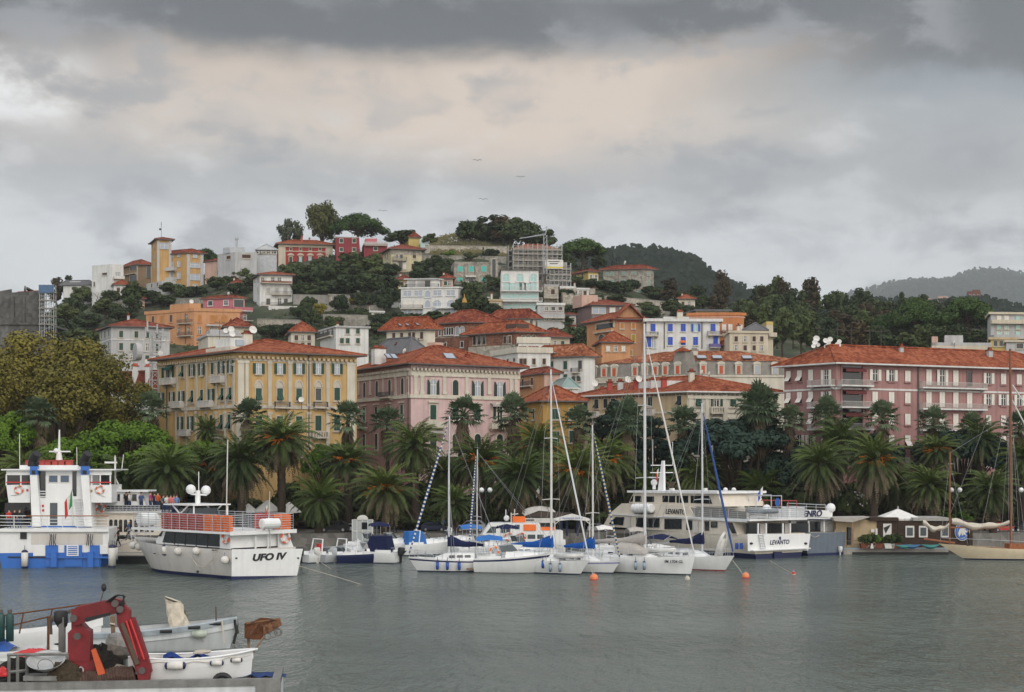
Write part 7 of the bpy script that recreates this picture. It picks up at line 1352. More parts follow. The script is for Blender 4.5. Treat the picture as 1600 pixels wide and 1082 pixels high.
flag(uf,lp(uf,1222,305,x=-.2),ITAL,.7,.55,R(100));tubes(uf,'flagstaff',FRW,[lp(uf,1228,380,x=0),lp(uf,1235,150,x=-.3)]);tubes(uf,'whip_aerial',FRW,[lp(uf,873,345,y=2),lp(uf,884,-280,y=2)],r=.05)
sheet(uf,7.2,11.6,-1.9,1.9,5.75,5.86,WHITE,'flybridge_hardtop');tower(uf,(8.2,11.4,-1.6,1.6),(8.6,10.8,-1.5,1.5),3.8,4.7,WHITE,'flybridge');tower(uf,(8.6,10.8,-1.5,1.5),(8.4,9.8,-1.4,1.4),4.7,5.5,GLASSM,'flybridge_screen')
tubes(uf,'hardtop_frame',WHITE,*[[(a,s_*1.7,3.8),(b,s_*1.7,5.75)] for s_ in (-1,1) for a,b in ((11.4,8.2),(7.6,10.5),(7.4,7.4))],r=.07)
q=MB();q.tube([(9.,.2,5.86),(9.,.2,7.0)],.22,8);q.ball((9.,.9,7.1),.42,12);q.ball((9.1,-.7,7.),.42,12);q.tube([(9,-.7,6.6),(9,.9,6.7)],.08,5);q.tube([(9.,.1,7.),(9,.1,8.6)],.04,4);q.build('radar_mast',WHITE,uf)
for x,y in ((470,650),(622,648)): p=lp(uf,x,y,y=3.45);fender(uf,p,.34,.5)
fender(uf,lp(uf,860,722,y=3.5),.34,.5);fender(uf,lp(uf,355,640,y=3.3),.2,.9)
for x,y in ((145,612),(97,600),(205,610)): fender(uf,lp(uf,x,y,y=1.6),.34,.5,FENDER if x != 205 else MATS['zinc'])
rail(uf,[(14.4,2.9,2.55),(17.,2.,2.62),(19,.1,2.7),(17.,-2.,2.62)],.8,r=.03)
tubes(uf,'slack_line',ROPE,[lp(uf,575,688,y=3.4),lp(uf,630,770,y=3.45),lp(uf,690,780,y=3.45),lp(uf,760,720,y=3.4),lp(uf,800,630,y=3.4)],r=.03)
for x,y in ((272,668),(632,820),(760,640),(785,640)): slab(uf,'scupper',BLACKP,rect(x-8,x+8,y-4 if y != 820 else y-10,y+4 if y != 820 else y+10),y=3.36,th=.05)
# ---- LEVANTO
view(920,740,.25)
lv=vessel('passenger_ship','large ivory passenger ship with a raised wheelhouse and a white lettered stern','passenger ship',1217,873,124,d=140.5);YL=3.75
hull(lv,23.5,7.4,2.75,2.4,OFFW,NAVY,DECKG,.98,.45,.16,.06,None,.5,.5)
slab(lv,'transom',WHITE,[(992,378),(1386,378),(1372,482),(995,486)],x=-.06,th=.05);sheet(lv,-.5,.2,-3.9,3.9,.82,.92,WHITE,'stern_platform');slab(lv,'rudder_post',NAVY,rect(1160,1208,490,538),x=-.2,th=.15)
for x in (1015,1355): q=MB();q.ball(lp(lv,x,438,x=-.08),.2,8,.6);q.build('hawse_hole',BLACKP,lv)
text_mesh('LEVANTO',.62,NAVY,'name_lettering',lv,lp(lv,1192,431,x=-.09),(R(90),0,R(-90)),.01,.2,.95,.01)
slab(lv,'crest',NAVY,rect(1190,1202,396,414),x=-.08,th=.02)
q=MB();A,Bq=lp(lv,1075,388,x=-.15),lp(lv,1092,485,x=-.2)
for k in range(7): p=A.lerp(Bq,k/6);q.tube([p+Vector((0,-.3,0)),p+Vector((0,.3,0))],.03,4)
for s_ in (-.3,.3): q.tube([A+Vector((0,s_,.1)),Bq+Vector((0,s_,0))],.035,4)
q.build('ladder',CHROME,lv)
slab(lv,'main_house',OFFW,[(88,330),(130,256),(900,297),(930,385),(860,385)],y=YL,th=7.5)
slab(lv,'upper_house',OFFW,[(118,262),(205,188),(440,196),(625,207),(665,280),(400,272)],y=YL+.05,th=7.6)
for f in ([(128,318),(165,275),(217,272),(212,322)],rect(297,362,279,333),rect(370,436,283,335),rect(475,575,288,345),rect(612,642,296,350),rect(725,746,302,355),rect(765,798,304,336),[(862,308),(892,311),(918,372),(898,372)]): slab(lv,'window',BLACKP,[(a+(3 if i in (1,2) else -3),b+(3 if i > 1 else -3)) for i,(a,b) in enumerate(f)],y=YL+.10,th=.04);slab(lv,'pane',GLASSD,f,y=YL+.12,th=.03)
slab(lv,'door',GREYHULL,rect(650,682,298,372),y=YL+.1,th=.05);slab(lv,'door',GREYHULL,rect(234,258,273,340),y=YL+.1,th=.05)
sheet(lv,.0,13.,-3.95,3.95,3.72,3.9,WHITE,'promenade_deck');slab(lv,'deck_edge',WHITE,[(130,250),(985,300),(985,306),(130,257)],y=YL+.2,th=.1)
slab(lv,'wheelhouse',OFFW,[(250,184),(278,122),(800,122),(838,208),(620,206)],y=YL-.9,th=5.8)
for f in ([(254,178),(274,140),(278,140),(274,178)],rect(288,328,141,178),rect(350,407,144,179),rect(460,494,140,180),rect(500,538,140,182),rect(548,562,140,184),rect(568,620,140,184),[(636,140),(752,140),(770,190),(636,186)]): slab(lv,'wheelhouse_window',GLASSD,f,y=YL-.86,th=.03)
slab(lv,'wheelhouse_roof',WHITE,[(238,107),(802,113),(802,128),(238,120)],y=YL-.4,th=6.8)
text_mesh('LEVANTO',.75,BLACKP,'name_lettering',lv,lp(lv,540,241,y=YL+.12),(R(90),0,R(180)),.01,.2,.95,.01)
for x in (308,366): q=MB();p=lp(lv,x,218,y=YL+.45);q.lathe([(.4,-.75),(.5,-.65),(.5,-.05),(.53,-.03),(.53,.03),(.5,.05),(.5,.65),(.4,.75)],14,Matrix.Translation(p) @ Matrix.Rotation(R(90),4,'Y'));q.build('life_raft',WHITE,lv)
slab(lv,'raft_cradle',BLACKP,rect(280,395,246,252),y=YL+.3,th=.4)
rail(lv,[lp(lv,660,276,y=YL+.1),lp(lv,985,298,y=YL+.1),(.1,YL+.1,3.9),(.1,-YL,3.9)],1.15,m=MATS['zinc'],r=.03,wires=6,name='deck_rail');slab(lv,'rail_canvas',mat('grey_netting',(.25,.24,.22),.9),[(630,212),(985,240),(985,292),(664,274)],y=YL-.1,th=.03)
slab(lv,'aft_bulkhead',GLASSD,rect(985,1375,312,382),x=1.6,th=.05);
for x in (1060,1110,1215,1260): slab(lv,'aft_post',WHITE,rect(x-4,x+4,312,382),x=.25,th=.1)
for a in (1070,1225): slab(lv,'aft_door',GREYHULL,rect(a,a+38,314,380),x=1.5,th=.05)
q=MB();p=lp(lv,455,110,y=.2);q.hexa([p+Vector((.5,-.15,0)),p+Vector((-.5,-.15,0)),p+Vector((-.5,.15,0)),p+Vector((.5,.15,0))],[p+Vector((-.1,-.1,3.3)),p+Vector((-.45,-.1,3.3)),p+Vector((-.45,.1,3.3)),p+Vector((-.1,.1,3.3))]);q.tube([p+Vector((0,-1.6,2.)),p+Vector((0,1.6,2.))],.05,5);q.tube([p+Vector((0,-1.5,2.8)),p+Vector((0,1.5,2.8))],.05,5);q.tube([p+Vector((-.2,-1.4,2.8)),p+Vector((-.2,-1.4,5.4))],.03,4);q.tube([p+Vector((-.2,1.4,2.8)),p+Vector((-.2,1.4,5.6))],.03,4);q.build('radar_mast',WHITE,lv)
q=MB();p=lp(lv,408,100,y=.2);q.ball(p+Vector((0,0,.75)),.38);q.tube([p,p+Vector((0,0,.6))],.2,6);q.tube([p+Vector((.9,0,1.3)),p+Vector((-.9,0,1.3))],.07,5);q.build('radar',WHITE,lv)
flag(lv,lp(lv,440,8,y=.2),ITAL,.9,1.,R(90));
for x in (520,725): q=MB();p=lp(lv,x,107,y=1.5);q.box(p.x-.2,p.x+.2,p.y-.2,p.y+.2,p.z,p.z+.25);q.build('searchlight',FRW,lv)
Wl=Matrix.Translation(lv.location) @ lv.rotation_euler.to_matrix().to_4x4();p=lp(lv,1095,262,y=1.2);dinghy(None,tuple(Wl @ Vector((p.x,1.2,4.6))),3.6,1.7,mat('hypalon_grey',(.22,.25,.28),.6,.15,3.),R(-56),'dinghy','grey inflatable dinghy stowed on the deck of the large passenger ship')
q=MB();p=lp(lv,1112,222,y=-.5);q.ball(p,.45,12);q.tube([p,p+Vector((0,0,-1.2))],.1,5);q.build('satellite_dome',WHITE,lv)
for a,b,c in ((1000,1140,135),(1045,1205,140)): tubes(lv,'awning_frame',CHROME,[lp(lv,a,290,y=-1),lp(lv,a,c,y=-1),lp(lv,b,c,y=-1),lp(lv,b,290,y=-1)],r=.05)
slab(lv,'blue_emblem',BLUE,[(1180+15*math.cos(i*.6283),180+27*math.sin(i*.6283)) for i in range(10)],y=-1.2,th=.04);slab(lv,'console',WHITE,[(862,205),(900,160),(980,165),(985,205)],y=-.8,th=1.4)
rail(lv,[lp(lv,850,205,y=-2.8),lp(lv,1300,215,y=-2.8)],.7,m=REDLR,r=.05,wires=1,name='red_rail');flag(lv,lp(lv,1088,135,y=-2),[FRW,mat('flag_blue',(.05,.1,.4),.8)],1.2,.9,R(70))
for k in range(4): sheet(lv,.3,3.4,-3.85,-3.8,3.95+.27*k,4.17+.27*k,WHITE,'screen_board')
for x in (925,953): q=MB();p=lp(lv,x,455,y=YL+.4);q.lathe([(.16,-.3),(.18,0),(.16,.3)],8,Matrix.Translation(p));q.build('fender',FENDB,lv)
# ---- the grey hulled boat beside it
gb=vessel('tour_boat','grey hulled boat with a white name board berthed right of the large passenger ship','tour boat',1290,868,118,d=145);hull(gb,15,5.6,3.,2.3,mat('grey_hull',(.13,.16,.20),.5,.1,2.,streak=.15),NAVY,DECKG,.95,.5,.15,.05,None,.25)
slab(gb,'house',WHITE,[(1262,385),(1262,258),(1500,262),(1560,380)],x=2.2,th=8);slab(gb,'house_top',WHITE,[(1250,262),(1250,222),(1500,232),(1535,290),(1250,285)],x=1.2,th=8);slab(gb,'name_board',WHITE,[(1330,225),(1490,232),(1500,275),(1330,268)],x=1.1,th=.08)
text_mesh('ENRO',.85,NAVY,'name_lettering',gb,lp(gb,1398,253,x=1.05),(R(90),0,R(-90)),.02,.2,1.05,.03)
for a in ((1385,1448),(1300,1370)): slab(gb,'door',GLASSD,rect(*a,300,375),x=2.1,th=.05)
for a in (1472,1375): slab(gb,'post',WHITE,rect(a-4,a+4,285,382),x=1.4,th=.1)
rail(gb,[lp(gb,1240,220,x=1.5),lp(gb,1480,230,x=1.5)],.55,r=.03);q=MB();p=lp(gb,1512,216,x=2);q.ball(p,.5,12);q.tube([p,p+Vector((0,0,-.8))],.2,6);q.build('satellite_dome',WHITE,gb);rail(gb,[lp(gb,1540,388,x=.2),lp(gb,1588,392,x=.2)],.6,r=.03);tubes(gb,'mooring_line',ROPE,[lp(gb,1390,388,x=-.1),lp(gb,1410,400,x=-.1),lp(gb,1440,388,x=-.1)],r=.03)
for a in ((1360,1548),): tubes(gb,'rub_rail',NAVY,[lp(gb,1250,283,x=1.1),lp(gb,1542,291,x=1.1)],r=.05)
outboard(gb,lp(gb,1570,490,x=-.2),WHITE,.9,R(0))
# ---------------------------------------------------------------- the moored row
BLS=(mat('sail_blue',(.02,.07,.25),.8),FRW)
def ex_hood(m): return lambda r,L_,B,hb,dz,bz: sprayhood(r,.30*L_,.42*L_,B*.33,dz(.35)+.1,.95,m)
def ex_A(r,L_,B,hb,dz,bz): lifebuoy(r,(.12*L_,B*.42,dz(.1)+.75),0,.36,ORANGE);bimini(r,.03*L_,.3*L_,B*.34,2.75,mat('bright_blue_canvas',(.02,.14,.45),.8))
yacht('white yacht with three blue fenders and a navy sail cover, bow to the left',642,893,184,8.4,2.9,.58,13.4,.10,stripe=(4,NAVY),cover=CANVN,jib=(*BLS,.12),spre=(.55,),fend=[(.70,1,FENDB),(.60,1,FENDB),(.48,1,FENDB)],extras=ex_A,tw=.75)
yacht('yacht with a thin white mast and blue spiral furled jib behind the motor cruiser',728,884,196,9,3,.66,11.4,.085,cover=None,jib=(*BLS,.10),spre=(.42,),d_=0) if False else None
yacht('yacht with a thin white mast and blue spiral furled jib behind the motor cruiser',735,884,200,9,3,.9,10.6,.085,jib=(*BLS,.10),spre=(.42,),tw=.7)
def ex_C(r,L_,B,hb,dz,bz):
  dinghy(r,(.80*L_,0,dz(.8)+.35),2.6,1.4,FRW,0,'stowed_dinghy');q=MB();q.hexa([(.08*L_,-1.2,dz(.1)+.5),(.3*L_,-1.2,dz(.1)+.5),(.3*L_,-.1,bz),(.08*L_,-.1,bz)],[(.08*L_,-1.25,dz(.1)+.5),(.3*L_,-1.25,dz(.1)+.5),(.3*L_,-.15,bz+.03),(.08*L_,-.15,bz+.03)]);q.build('cockpit_tent',CANVW,r)
yacht('white yacht with a bright blue sail cover and two pale fenders',917,899,-42,10.5,3.2,.60,17.3,.12,boot=NAVY,cover=CANVB,jib=(ALU,ALU,.09),spre=(.36,.66),fend=[(.78,-1,mat('fender_grey_blue',(.28,.36,.44),.5)),(.70,-1,MATS['fender_grey_blue'])],extras=ex_C,mast_m=FRW,boom=4.6)
yacht('small white yacht with a blue and white spiral jib and thin cream mast',966,897,-40,8.6,2.7,.66,12.6,.095,stripe=(4,mat('lilac_stripe',(.25,.25,.45),.5)),cover=CANVB,jib=(BLS[0],mat('stripe_gold',(.55,.5,.3),.8),.10),spre=(.40,),mast_m=FRW,fb=1.1,fs=.95)
IMY=yacht('largest white yacht with the tallest mast, grey sail cover and registration letters',1081,899,-38,12.5,3.8,.60,21.2,.15,boot=mat('boot_black',(.03,.035,.05),.5),cover=CANVG,jib=(FRW,FRW,.09),spre=(.38,.67),fb=1.6,fs=1.3,fend=[(.62,-1,MATS['fender_grey_blue']),(.68,-1,MATS['fender_grey_blue'])],extras=lambda r,L_,B,hb,dz,bz: (sprayhood(r,.42*L_,.66*L_,B*.33,dz(.5)+.3,.9,CANVG),dinghy(r,(.75*L_,0,dz(.75)+.5),2.2,1.2,FRW,0,'stowed_dinghy')),boom=5.2,rake=.04)
view(0,0,1)
text_mesh('IM 1704 GL',.36,BLACKP,'registration',IMY,(11.,-1.02,1.12),(R(90),0,R(24)),.05,.1,.9,.005)
yacht('white yacht with a red waterline, dark blue furled jib and navy sail cover',1143,893,-44,10,3.2,.66,14.6,.11,boot=mat('boot_red',(.30,.03,.04),.6),cover=CANVN,jib=(MATS['sail_blue'],MATS['sail_blue'],.12),spre=(.42,),fb=1.35,fs=1.1,extras=lambda r,L_,B,hb,dz,bz: (bimini(r,.1*L_,.32*L_,B*.33,2.6,CANVN),dinghy(r,(.86*L_,.1,dz(.86)+.9),2.3,1.1,FRW,0,'stowed_dinghy',tilt=-1.2)))
def motorboat(label,px,py,hd,L_,B,side=WHITE,deck=WHITE,fb=1.1,fs=.8,boot=NAVY,stripe=None,screen=True,canopy=None,motor=None,roll=None,x0=0.,cab=True,name='motorboat',ex=None,arch=None,rake=.16,flare=.16):
  r=vessel(name,label,'motorboat',px,py,hd,x0);hb,dz=hull(r,L_,B,fb,fs,side,boot,deck,.9,.55,rake,flare,stripe,.08,.35,.0)
  if cab: q=MB();a,b,w=.42*L_,.9*L_,B*.36;q.grid([[(a,-w,dz(.4)-.05),(a,-w*.85,dz(.4)+.5),(a,0,dz(.4)+.58),(a,w*.85,dz(.4)+.5),(a,w,dz(.4)-.05)],[(.65*L_,-w*.9,dz(.6)-.05),(.65*L_,-w*.7,dz(.6)+.35),(.65*L_,0,dz(.6)+.42),(.65*L_,w*.7,dz(.6)+.35),(.65*L_,w*.9,dz(.6)-.05)],[(b,-.15,dz(.9)-.05),(b,-.1,dz(.9)+.04),(b,0,dz(.9)+.06),(b,.1,dz(.9)+.04),(b,.15,dz(.9)-.05)]]);q.add([(a,-w,dz(.4)-.05),(a,-w*.85,dz(.4)+.5),(a,0,dz(.4)+.58),(a,w*.85,dz(.4)+.5),(a,w,dz(.4)-.05)],[(4,3,2,1,0)]);q.build('cuddy',WHITE,r)
  z=dz(.4)+(.48 if cab else 0)
  if screen: q=MB();w=B*.34;rows=[[(.38*L_-.1,-w,z),(.5*L_,-w*.75,z),(.56*L_,0,z),(.5*L_,w*.75,z),(.38*L_-.1,w,z)],[(.34*L_-.1,-w*.9,z+.55),(.42*L_,-w*.65,z+.58),(.47*L_,0,z+.6),(.42*L_,w*.65,z+.58),(.34*L_-.1,w*.9,z+.55)]];q.grid(rows);q.build('windscreen',GLASSM,r);tubes(r,'windscreen_frame',CHROME,rows[1],r=.03)
  for s_ in (-1,1): sheet(r,.08*L_,.36*L_,s_*B*.36-.1,s_*B*.36+.1,dz(.2)-.3,dz(.2)+.22,WHITE,'coaming')
  sheet(r,.2*L_,.28*L_,-B*.25,B*.25,dz(.2)-.3,dz(.2)+.35,WHITE,'seat')
  if canopy: bimini(r,.06*L_,.38*L_,B*.38,z+1.35,canopy,z0=dz(.2))
  if motor: outboard(r,(-.25,0,.75),motor,1.15)
  if arch: tubes(r,'roll_bar',WHITE,[(arch*L_-.2,-B*.42,dz(.3)),(arch*L_,-B*.36,dz(.3)+1.35),(arch*L_,B*.36,dz(.3)+1.35),(arch*L_-.2,B*.42,dz(.3))],r=.07)
  rail(r,[(L_*.55,hb(.55)*.9,dz(.55)),(L_*.8,hb(.8)*.9,dz(.8)),(L_*.97,0,dz(1)),(L_*.8,-hb(.8)*.9,dz(.8)),(L_*.55,-hb(.55)*.9,dz(.55))],.4,r=.018,wires=1,name='bow_rail')
  if ex: ex(r,L_,B,hb,dz)
  return r
cr2=motorboat('white motor cruiser with a navy flash along its hull and tinted windscreen',746,894,-16,6.6,2.7,fb=1.75,fs=1.2,stripe=(4,NAVY),motor=None,ex=lambda r,L_,B,hb,dz: ([fender(r,(.9*L_,-hb(.9)-.1,.8),.13,.7,FENDB),sheet(r,-.7,0,-.9,.9,.25,.35,TEAK,'swim_platform')]),boot=mat('boot_grey',(.25,.26,.28),.5),rake=.24,flare=.34)
motorboat('white inflatable style launch with a red seat cover beside the tour boat',474,880,40,5.4,2.3,motor=BLACKP,cab=False,arch=.3,ex=lambda r,L_,B,hb,dz: sheet(r,1.6,2.0,-.25,.25,.7,1.75,REDP,'red_cover'))
motorboat('grey inflatable launch with white engine between the white and navy boats',500,880,38,5.4,2.2,motor=FRW,cab=False,side=mat('tube_grey',(.42,.44,.46),.6),arch=.45)
motorboat('dark navy motorboat with a white deck and folded grey engine',526,880,8,6.6,2.4,side=NAVY,motor=MATS['zinc'],boot=NAVY,arch=.3,screen=True)
motorboat('white motorboat with a black canvas cockpit tent and large black engine',622,880,165,5.4,2.5,motor=BLACKP,fb=1.4,fs=1.0,ex=lambda r,L_,B,hb,dz: (tower(r,(.6,3.,-1.,1.),(.9,2.5,-.8,.8),dz(.2),dz(.2)+1.5,CANVN,'cockpit_tent'),fender(r,(3.6,hb(.6)+.1,.6),.18,.75,NAVY)))
motorboat('white cabin launch with a navy bimini further from the camera',572,868,18,6.,2.3,canopy=CANVN,fb=1.5,fs=1.1)
motorboat('low white cabin launch with a tinted screen behind the navy motorboat',538,866,14,6.,2.3,fb=1.4,fs=1.)
motorboat('white launch with a bright blue tent behind the yacht with blue fenders',628,868,25,5.6,2.3,arch=.3,fb=1.4,fs=1.1,ex=lambda r,L_,B,hb,dz: tower(r,(.3,2.4,-.9,.9),(.5,2.,-.8,.8),dz(.2),dz(.2)+1.3,MATS['bright_blue_canvas'],'cockpit_tent'))
motorboat('open launch with a white roll bar and folded navy cover by the quay',668,864,15,6.,2.3,arch=.4,fb=1.5,fs=1.2)
motorboat('low white tender tied astern of the motor cruiser',712,890,172,3.4,1.6,cab=False,screen=False,motor=BLACKP)
motorboat('white day cruiser with a royal blue bimini behind the yacht mast',712,876,20,6.4,2.4,canopy=MATS['bright_blue_canvas'],fb=1.6,fs=1.2)
motorboat('white day cruiser with navy canopy behind the motor cruiser',772,876,22,6.,2.3,canopy=CANVN,fb=1.5,fs=1.2)
motorboat('white runabout behind the small yacht with spiral jib',925,868,20,5.6,2.2,canopy=CANVW)
motorboat('white runabout with pale dodger right of the bright blue sail cover',975,872,15,5.4,2.2,canopy=CANVG)
view(720,740,240/1443)
pl=vessel('pilot_boat','white workboat with orange float packs on its cabin roof','workboat',818,866,183,4.2,d=146);hull(pl,9.6,3,1.9,1.6,WHITE,NAVY,DECKG,.95,.5,.1,.05,None,.15);Y_=1.3
slab(pl,'cabin',WHITE,[(180,600),(270,470),(490,465),(740,470),(760,540),(960,540),(960,640),(180,640)],y=Y_,th=2.6)
for f in ([(240,560),(285,500),(330,500),(330,560)],rect(372,420,495,560),rect(426,466,495,560),rect(508,553,482,525),rect(585,612,575,615),rect(628,700,575,615),rect(718,778,575,615)): slab(pl,'window',GLASSM,f,y=Y_+.03,th=.03)
for i,f in enumerate((rect(488,606,405,460),rect(590,706,480,538),rect(756,880,505,535))): o=slab(pl,'float_pack',ORANGE,f,y=Y_+.1-.3*(i != 1),th=.5)
for x in (452,568): lifebuoy(pl,lp(pl,x,595,y=Y_+.15),0,.38)
tubes(pl,'mast',FRW,[lp(pl,473,690,y=1.2),lp(pl,473,370,y=1.)],[lp(pl,423,440,y=0),lp(pl,423,340,y=0)],[lp(pl,505,400,y=0),lp(pl,505,335,y=0)],[lp(pl,480,385,y=0),lp(pl,540,380,y=0)],r=.05);q=MB();q.ball(lp(pl,430,420,y=.3),.3);q.build('radar',WHITE,pl)
# ---- the floating bar,kiosks,classic yacht
view(1280,740,.2)
fb=thing('floating_bar','brown timber floating bar with white windows on a dark pontoon','floating bar',tuple(P(1320,868,147)));USED.add(fb['label']);fb.location.z=0;BW=mat('brown_cladding',(.055,.036,.028),.85,.3,3.)
def fs_(n,m,f,y=0.,th=.1): return slab(fb,n,m,f,y=-.01-y if y >= 0 else -y,th=th)
slab(fb,'pontoon',CONC,rect(190,1010,590,650),y=-.8,th=6);slab(fb,'pontoon_deck',mat('pale_blue_deck',(.30,.38,.44),.8),rect(190,1010,583,591),y=-.82,th=6);slab(fb,'pontoon_fender',BLACKP,rect(260,1010,615,640),y=-.9,th=.09)
slab(fb,'cabin_wall',BW,rect(615,1200,370,590),y=-.1,th=5);slab(fb,'cabin_wall',BW,rect(455,613,372,588),y=-.2,th=5);slab(fb,'flat_roof',DECKG,rect(735,1020,346,371),y=-.3,th=5);slab(fb,'terrace_wall',BEIGE,rect(130,395,375,575),y=-2.5,th=.2) if False else slab(fb,'back_wall',BEIGE,rect(130,455,365,585),y=-.01,th=4)
for a in (675,780,950): w_=slab(fb,'window',FRW,rect(a,a+68,410,500),y=-.2,th=.09);slab(fb,'pane',GLASSM,rect(a+11,a+57,424,487),y=-.23,th=.02)
slab(fb,'door_panel',FRW,rect(500,565,393,500),y=-.26,th=.05);slab(fb,'door_graphic',BLACKP,[(503,425),(560,400),(520,470)],y=-.29,th=.02);slab(fb,'notice',FRW,rect(405,432,435,460),y=-.28,th=.06);slab(fb,'notice',FRW,rect(440,456,430,482),y=-.28,th=.06)
slab(fb,'terrace_awning',CANVG,[(110,345),(400,340),(260,382),(120,372)],y=-1.4,th=3);slab(fb,'post',TEAK,rect(252,268,380,570),y=-1.3,th=.15);slab(fb,'fascia',BW,rect(395,620,345,372),y=-.4,th=5);slab(fb,'doorway',GLASSD,rect(215,250,420,560),y=-.05,th=.03)
def disc(n,m,cx,cy,r0,y,a=1.): return slab(fb,n,m,[(cx+r0*.82*math.cos(i*math.pi/12),cy+r0*math.sin(i*math.pi/12)) for i in range(24)],y=y,th=.04)
disc('sign',FRW,1118,455,72,-.25);disc('sign_disc',BLUE,1118,455,66,-.29);disc('sign_ring',FRW,1118,455,52,-.33);disc('sign_field',BLUE,1118,455,48,-.37)
slab(fb,'sign_animal',FRW,[(1085,470),(1095,440),(1108,420),(1128,405),(1150,420),(1140,436),(1158,460),(1140,462),(1150,490),(1130,475),(1115,490),(1112,465),(1095,495)],y=-.41,th=.03)
rail(fb,[lp(fb,215,585,y=-.7),lp(fb,335,585,y=-.7)],.8,m=TEAK,r=.03)
def deco(nm,label,cat,px,py,d,parts,rz=0):
  o=thing(nm,label,cat,tuple(P(px,py,d)),rz);USED.add(label)
  for n_,m_,fn in parts: q=MB();fn(q);q.build(n_,m_,o)
  return o
TERC=mat('terracotta',(.17,.06,.035),.9)
for i,(x,m_,l) in enumerate(((360,TERC,'leftmost terracotta planter on the floating bar deck'),(400,FRW,'white planter with a spiky plant nearest the bar terrace'),(455,TERC,'terracotta trough planter between the two white planters'),(545,FRW,'white planter under the bar door graphic'),(598,TERC,'rightmost terracotta planter before the bar windows'))):
  o=deco('planter',l,'planter',vx(x),vy(586),145.8,[('pot',m_,lambda q: q.hexa([(-.45,-.25,0),(.45,-.25,0),(.45,.25,0),(-.45,.25,0)],[(-.55,-.3,.5),(.55,-.3,.5),(.55,.3,.5),(-.55,.3,.5)]))]);q=put('plant',KIND['shrub'][i % 3][0][1],o,(0,0,.1));q.scale=(.42,.3,.5)
for i,(x,l) in enumerate(((660,'first upturned teal canoe beside the bar wall'),(722,'blue canoe on a trolley beside the bar wall'),(868,'rightmost teal canoe under the bar window'))): deco('canoe',l,'canoe',vx(x),vy(585),145.6,[('hull',mat('canoe_teal' if i != 1 else 'canoe_blue',(.03,.19,.18) if i != 1 else (.02,.10,.22),.5),lambda q: q.grid([[((-1+.2*k)*1.0,.28*math.cos(a)*(1-(abs(-1+.2*k))**2.5),.15+.35*math.sin(a)*(1-(abs(-1+.2*k))**2.5)*.6+.25*abs(-1+.2*k)**2) for a in [math.pi*j/6 for j in range(13)]] for k in range(11)]))])
deco('parasol','white peaked parasol above the floating bar roof','parasol',vx(615),vy(480),149,[('canopy',CANVW,lambda q: q.add([(-2.1,-1.6,1.75),(2.1,-1.6,1.75),(2.1,1.6,1.75),(-2.1,1.6,1.75),(0,0,2.75)],[(0,1,4),(1,2,4),(2,3,4),(3,0,4)])),('valance',CANVW,lambda q: [q.box(-2.1+.6*i,-1.55+.6*i,-1.63,-1.58,1.5,1.75) for i in range(7)]),('pole',MATS['zinc'],lambda q: q.tube([(0,0,0),(0,0,3.)],.06,6))])
cy=vessel('classic_yacht','cream classic yacht with varnished wooden masts and loosely furled sails','sailboat',1466,872,180,16.2,d=138.5);hull(cy,16.2,3.4,1.55,1.2,mat('cream_topsides',(.66,.56,.40),.35,.1),NAVY,WOODV,.6,.6,.16,.1,None,.12,.4,.25);sheet(cy,2.5,9.5,-.7,.7,1.,1.55,WOODV,'coachroof')
SPAR=mat('spar_wood',(.20,.075,.03),.45,.25,3.);tubes(cy,'mast',SPAR,[(15.1,0,1.4),(15.05,0,10.5)],r=.09,n=8);tubes(cy,'mast',SPAR,[(9.1,0,1.2),(9.2,0,20.5)],r=.125,n=8);tubes(cy,'gaff_spars',FRW,[(9.,0,15.5),(5.2,.3,8.)],[(9.,0,17),(4.,.2,9.5)],r=.07);tubes(cy,'spreader',FRW,[(9.1,-1.1,12),(9.1,1.1,12)],[(15.,-.7,9.3),(15.,.7,9.3)],r=.04)
tubes(cy,'rigging',WIRE,*[[(x,s_*1.5,1.3),(9.15,s_*.7,12),(9.15,0,19)] for x in (8.2,8.8,9.6) for s_ in (-1,1)],[(16.1,0,1.7),(9.15,0,19.5)],[(15,0,10.4),(9.2,0,14)],[(12.6,.8,1.4),(9.2,0,16)],[(16,0,1.6),(15.05,0,10)],[(13.6,1.,1.4),(15.05,0,9.4)],r=.014)
def bundle(nm,a,b,sag,rr):
  q=MB();n=14;A,Bq=Vector(a),Vector(b);rows=[]
  for i in range(n+1): t=i/n;c=A.lerp(Bq,t)+Vector((0,0,-sag*math.sin(math.pi*t)+.08*math.sin(13*t)));r_=rr*(.45+.55*math.sin(math.pi*min(1,t+.15)))*(1+.2*math.sin(21*t));rows.append([c+Vector((0,r_*math.cos(w),r_*1.15*math.sin(w)+.06*math.sin(5*w+9*t))) for w in [2*math.pi*k/9 for k in range(10)]])
  q.grid(rows);q.build(nm,SAILC,cy,smooth=True)
bundle('furled_sail',(14.9,0,3.7),(9.3,0,3.6),.45,.30);bundle('furled_sail',(15.6,0,2.9),(14.9,0,4.),.2,.3) if False else bundle('furled_staysail',(18.3-.6,0,3.6),(15.15,0,3.4),.55,.24);tubes(cy,'boom',WOODV,[(9.3,0,3.1),(15,0,3.1)],r=.08);tubes(cy,'bowsprit',WOODV,[(14.6,0,1.6),(17.6,0,2.)],r=.09)
for i,(x,m_) in enumerate(((13.3,CL[2]),(11.9,REDP))): pass
person('person in dark clothes standing on the classic yacht foredeck',tuple(Vector(cy.location)+Vector((-13.2,.2,1.25))),R(150),CL[2],CL[2])
tubes(cy,'guardrail',CHROME,[(15.9,.3,2.1),(12,1.4,2.),(8,1.6,1.8)],r=.02)
view(720,740,240/1443)
gz=thing('gazebo','white canopy gazebo with lettered valance on the quay','gazebo',(PX(894,152),153,ZQ));USED.add(gz['label']);Y_=-1.5
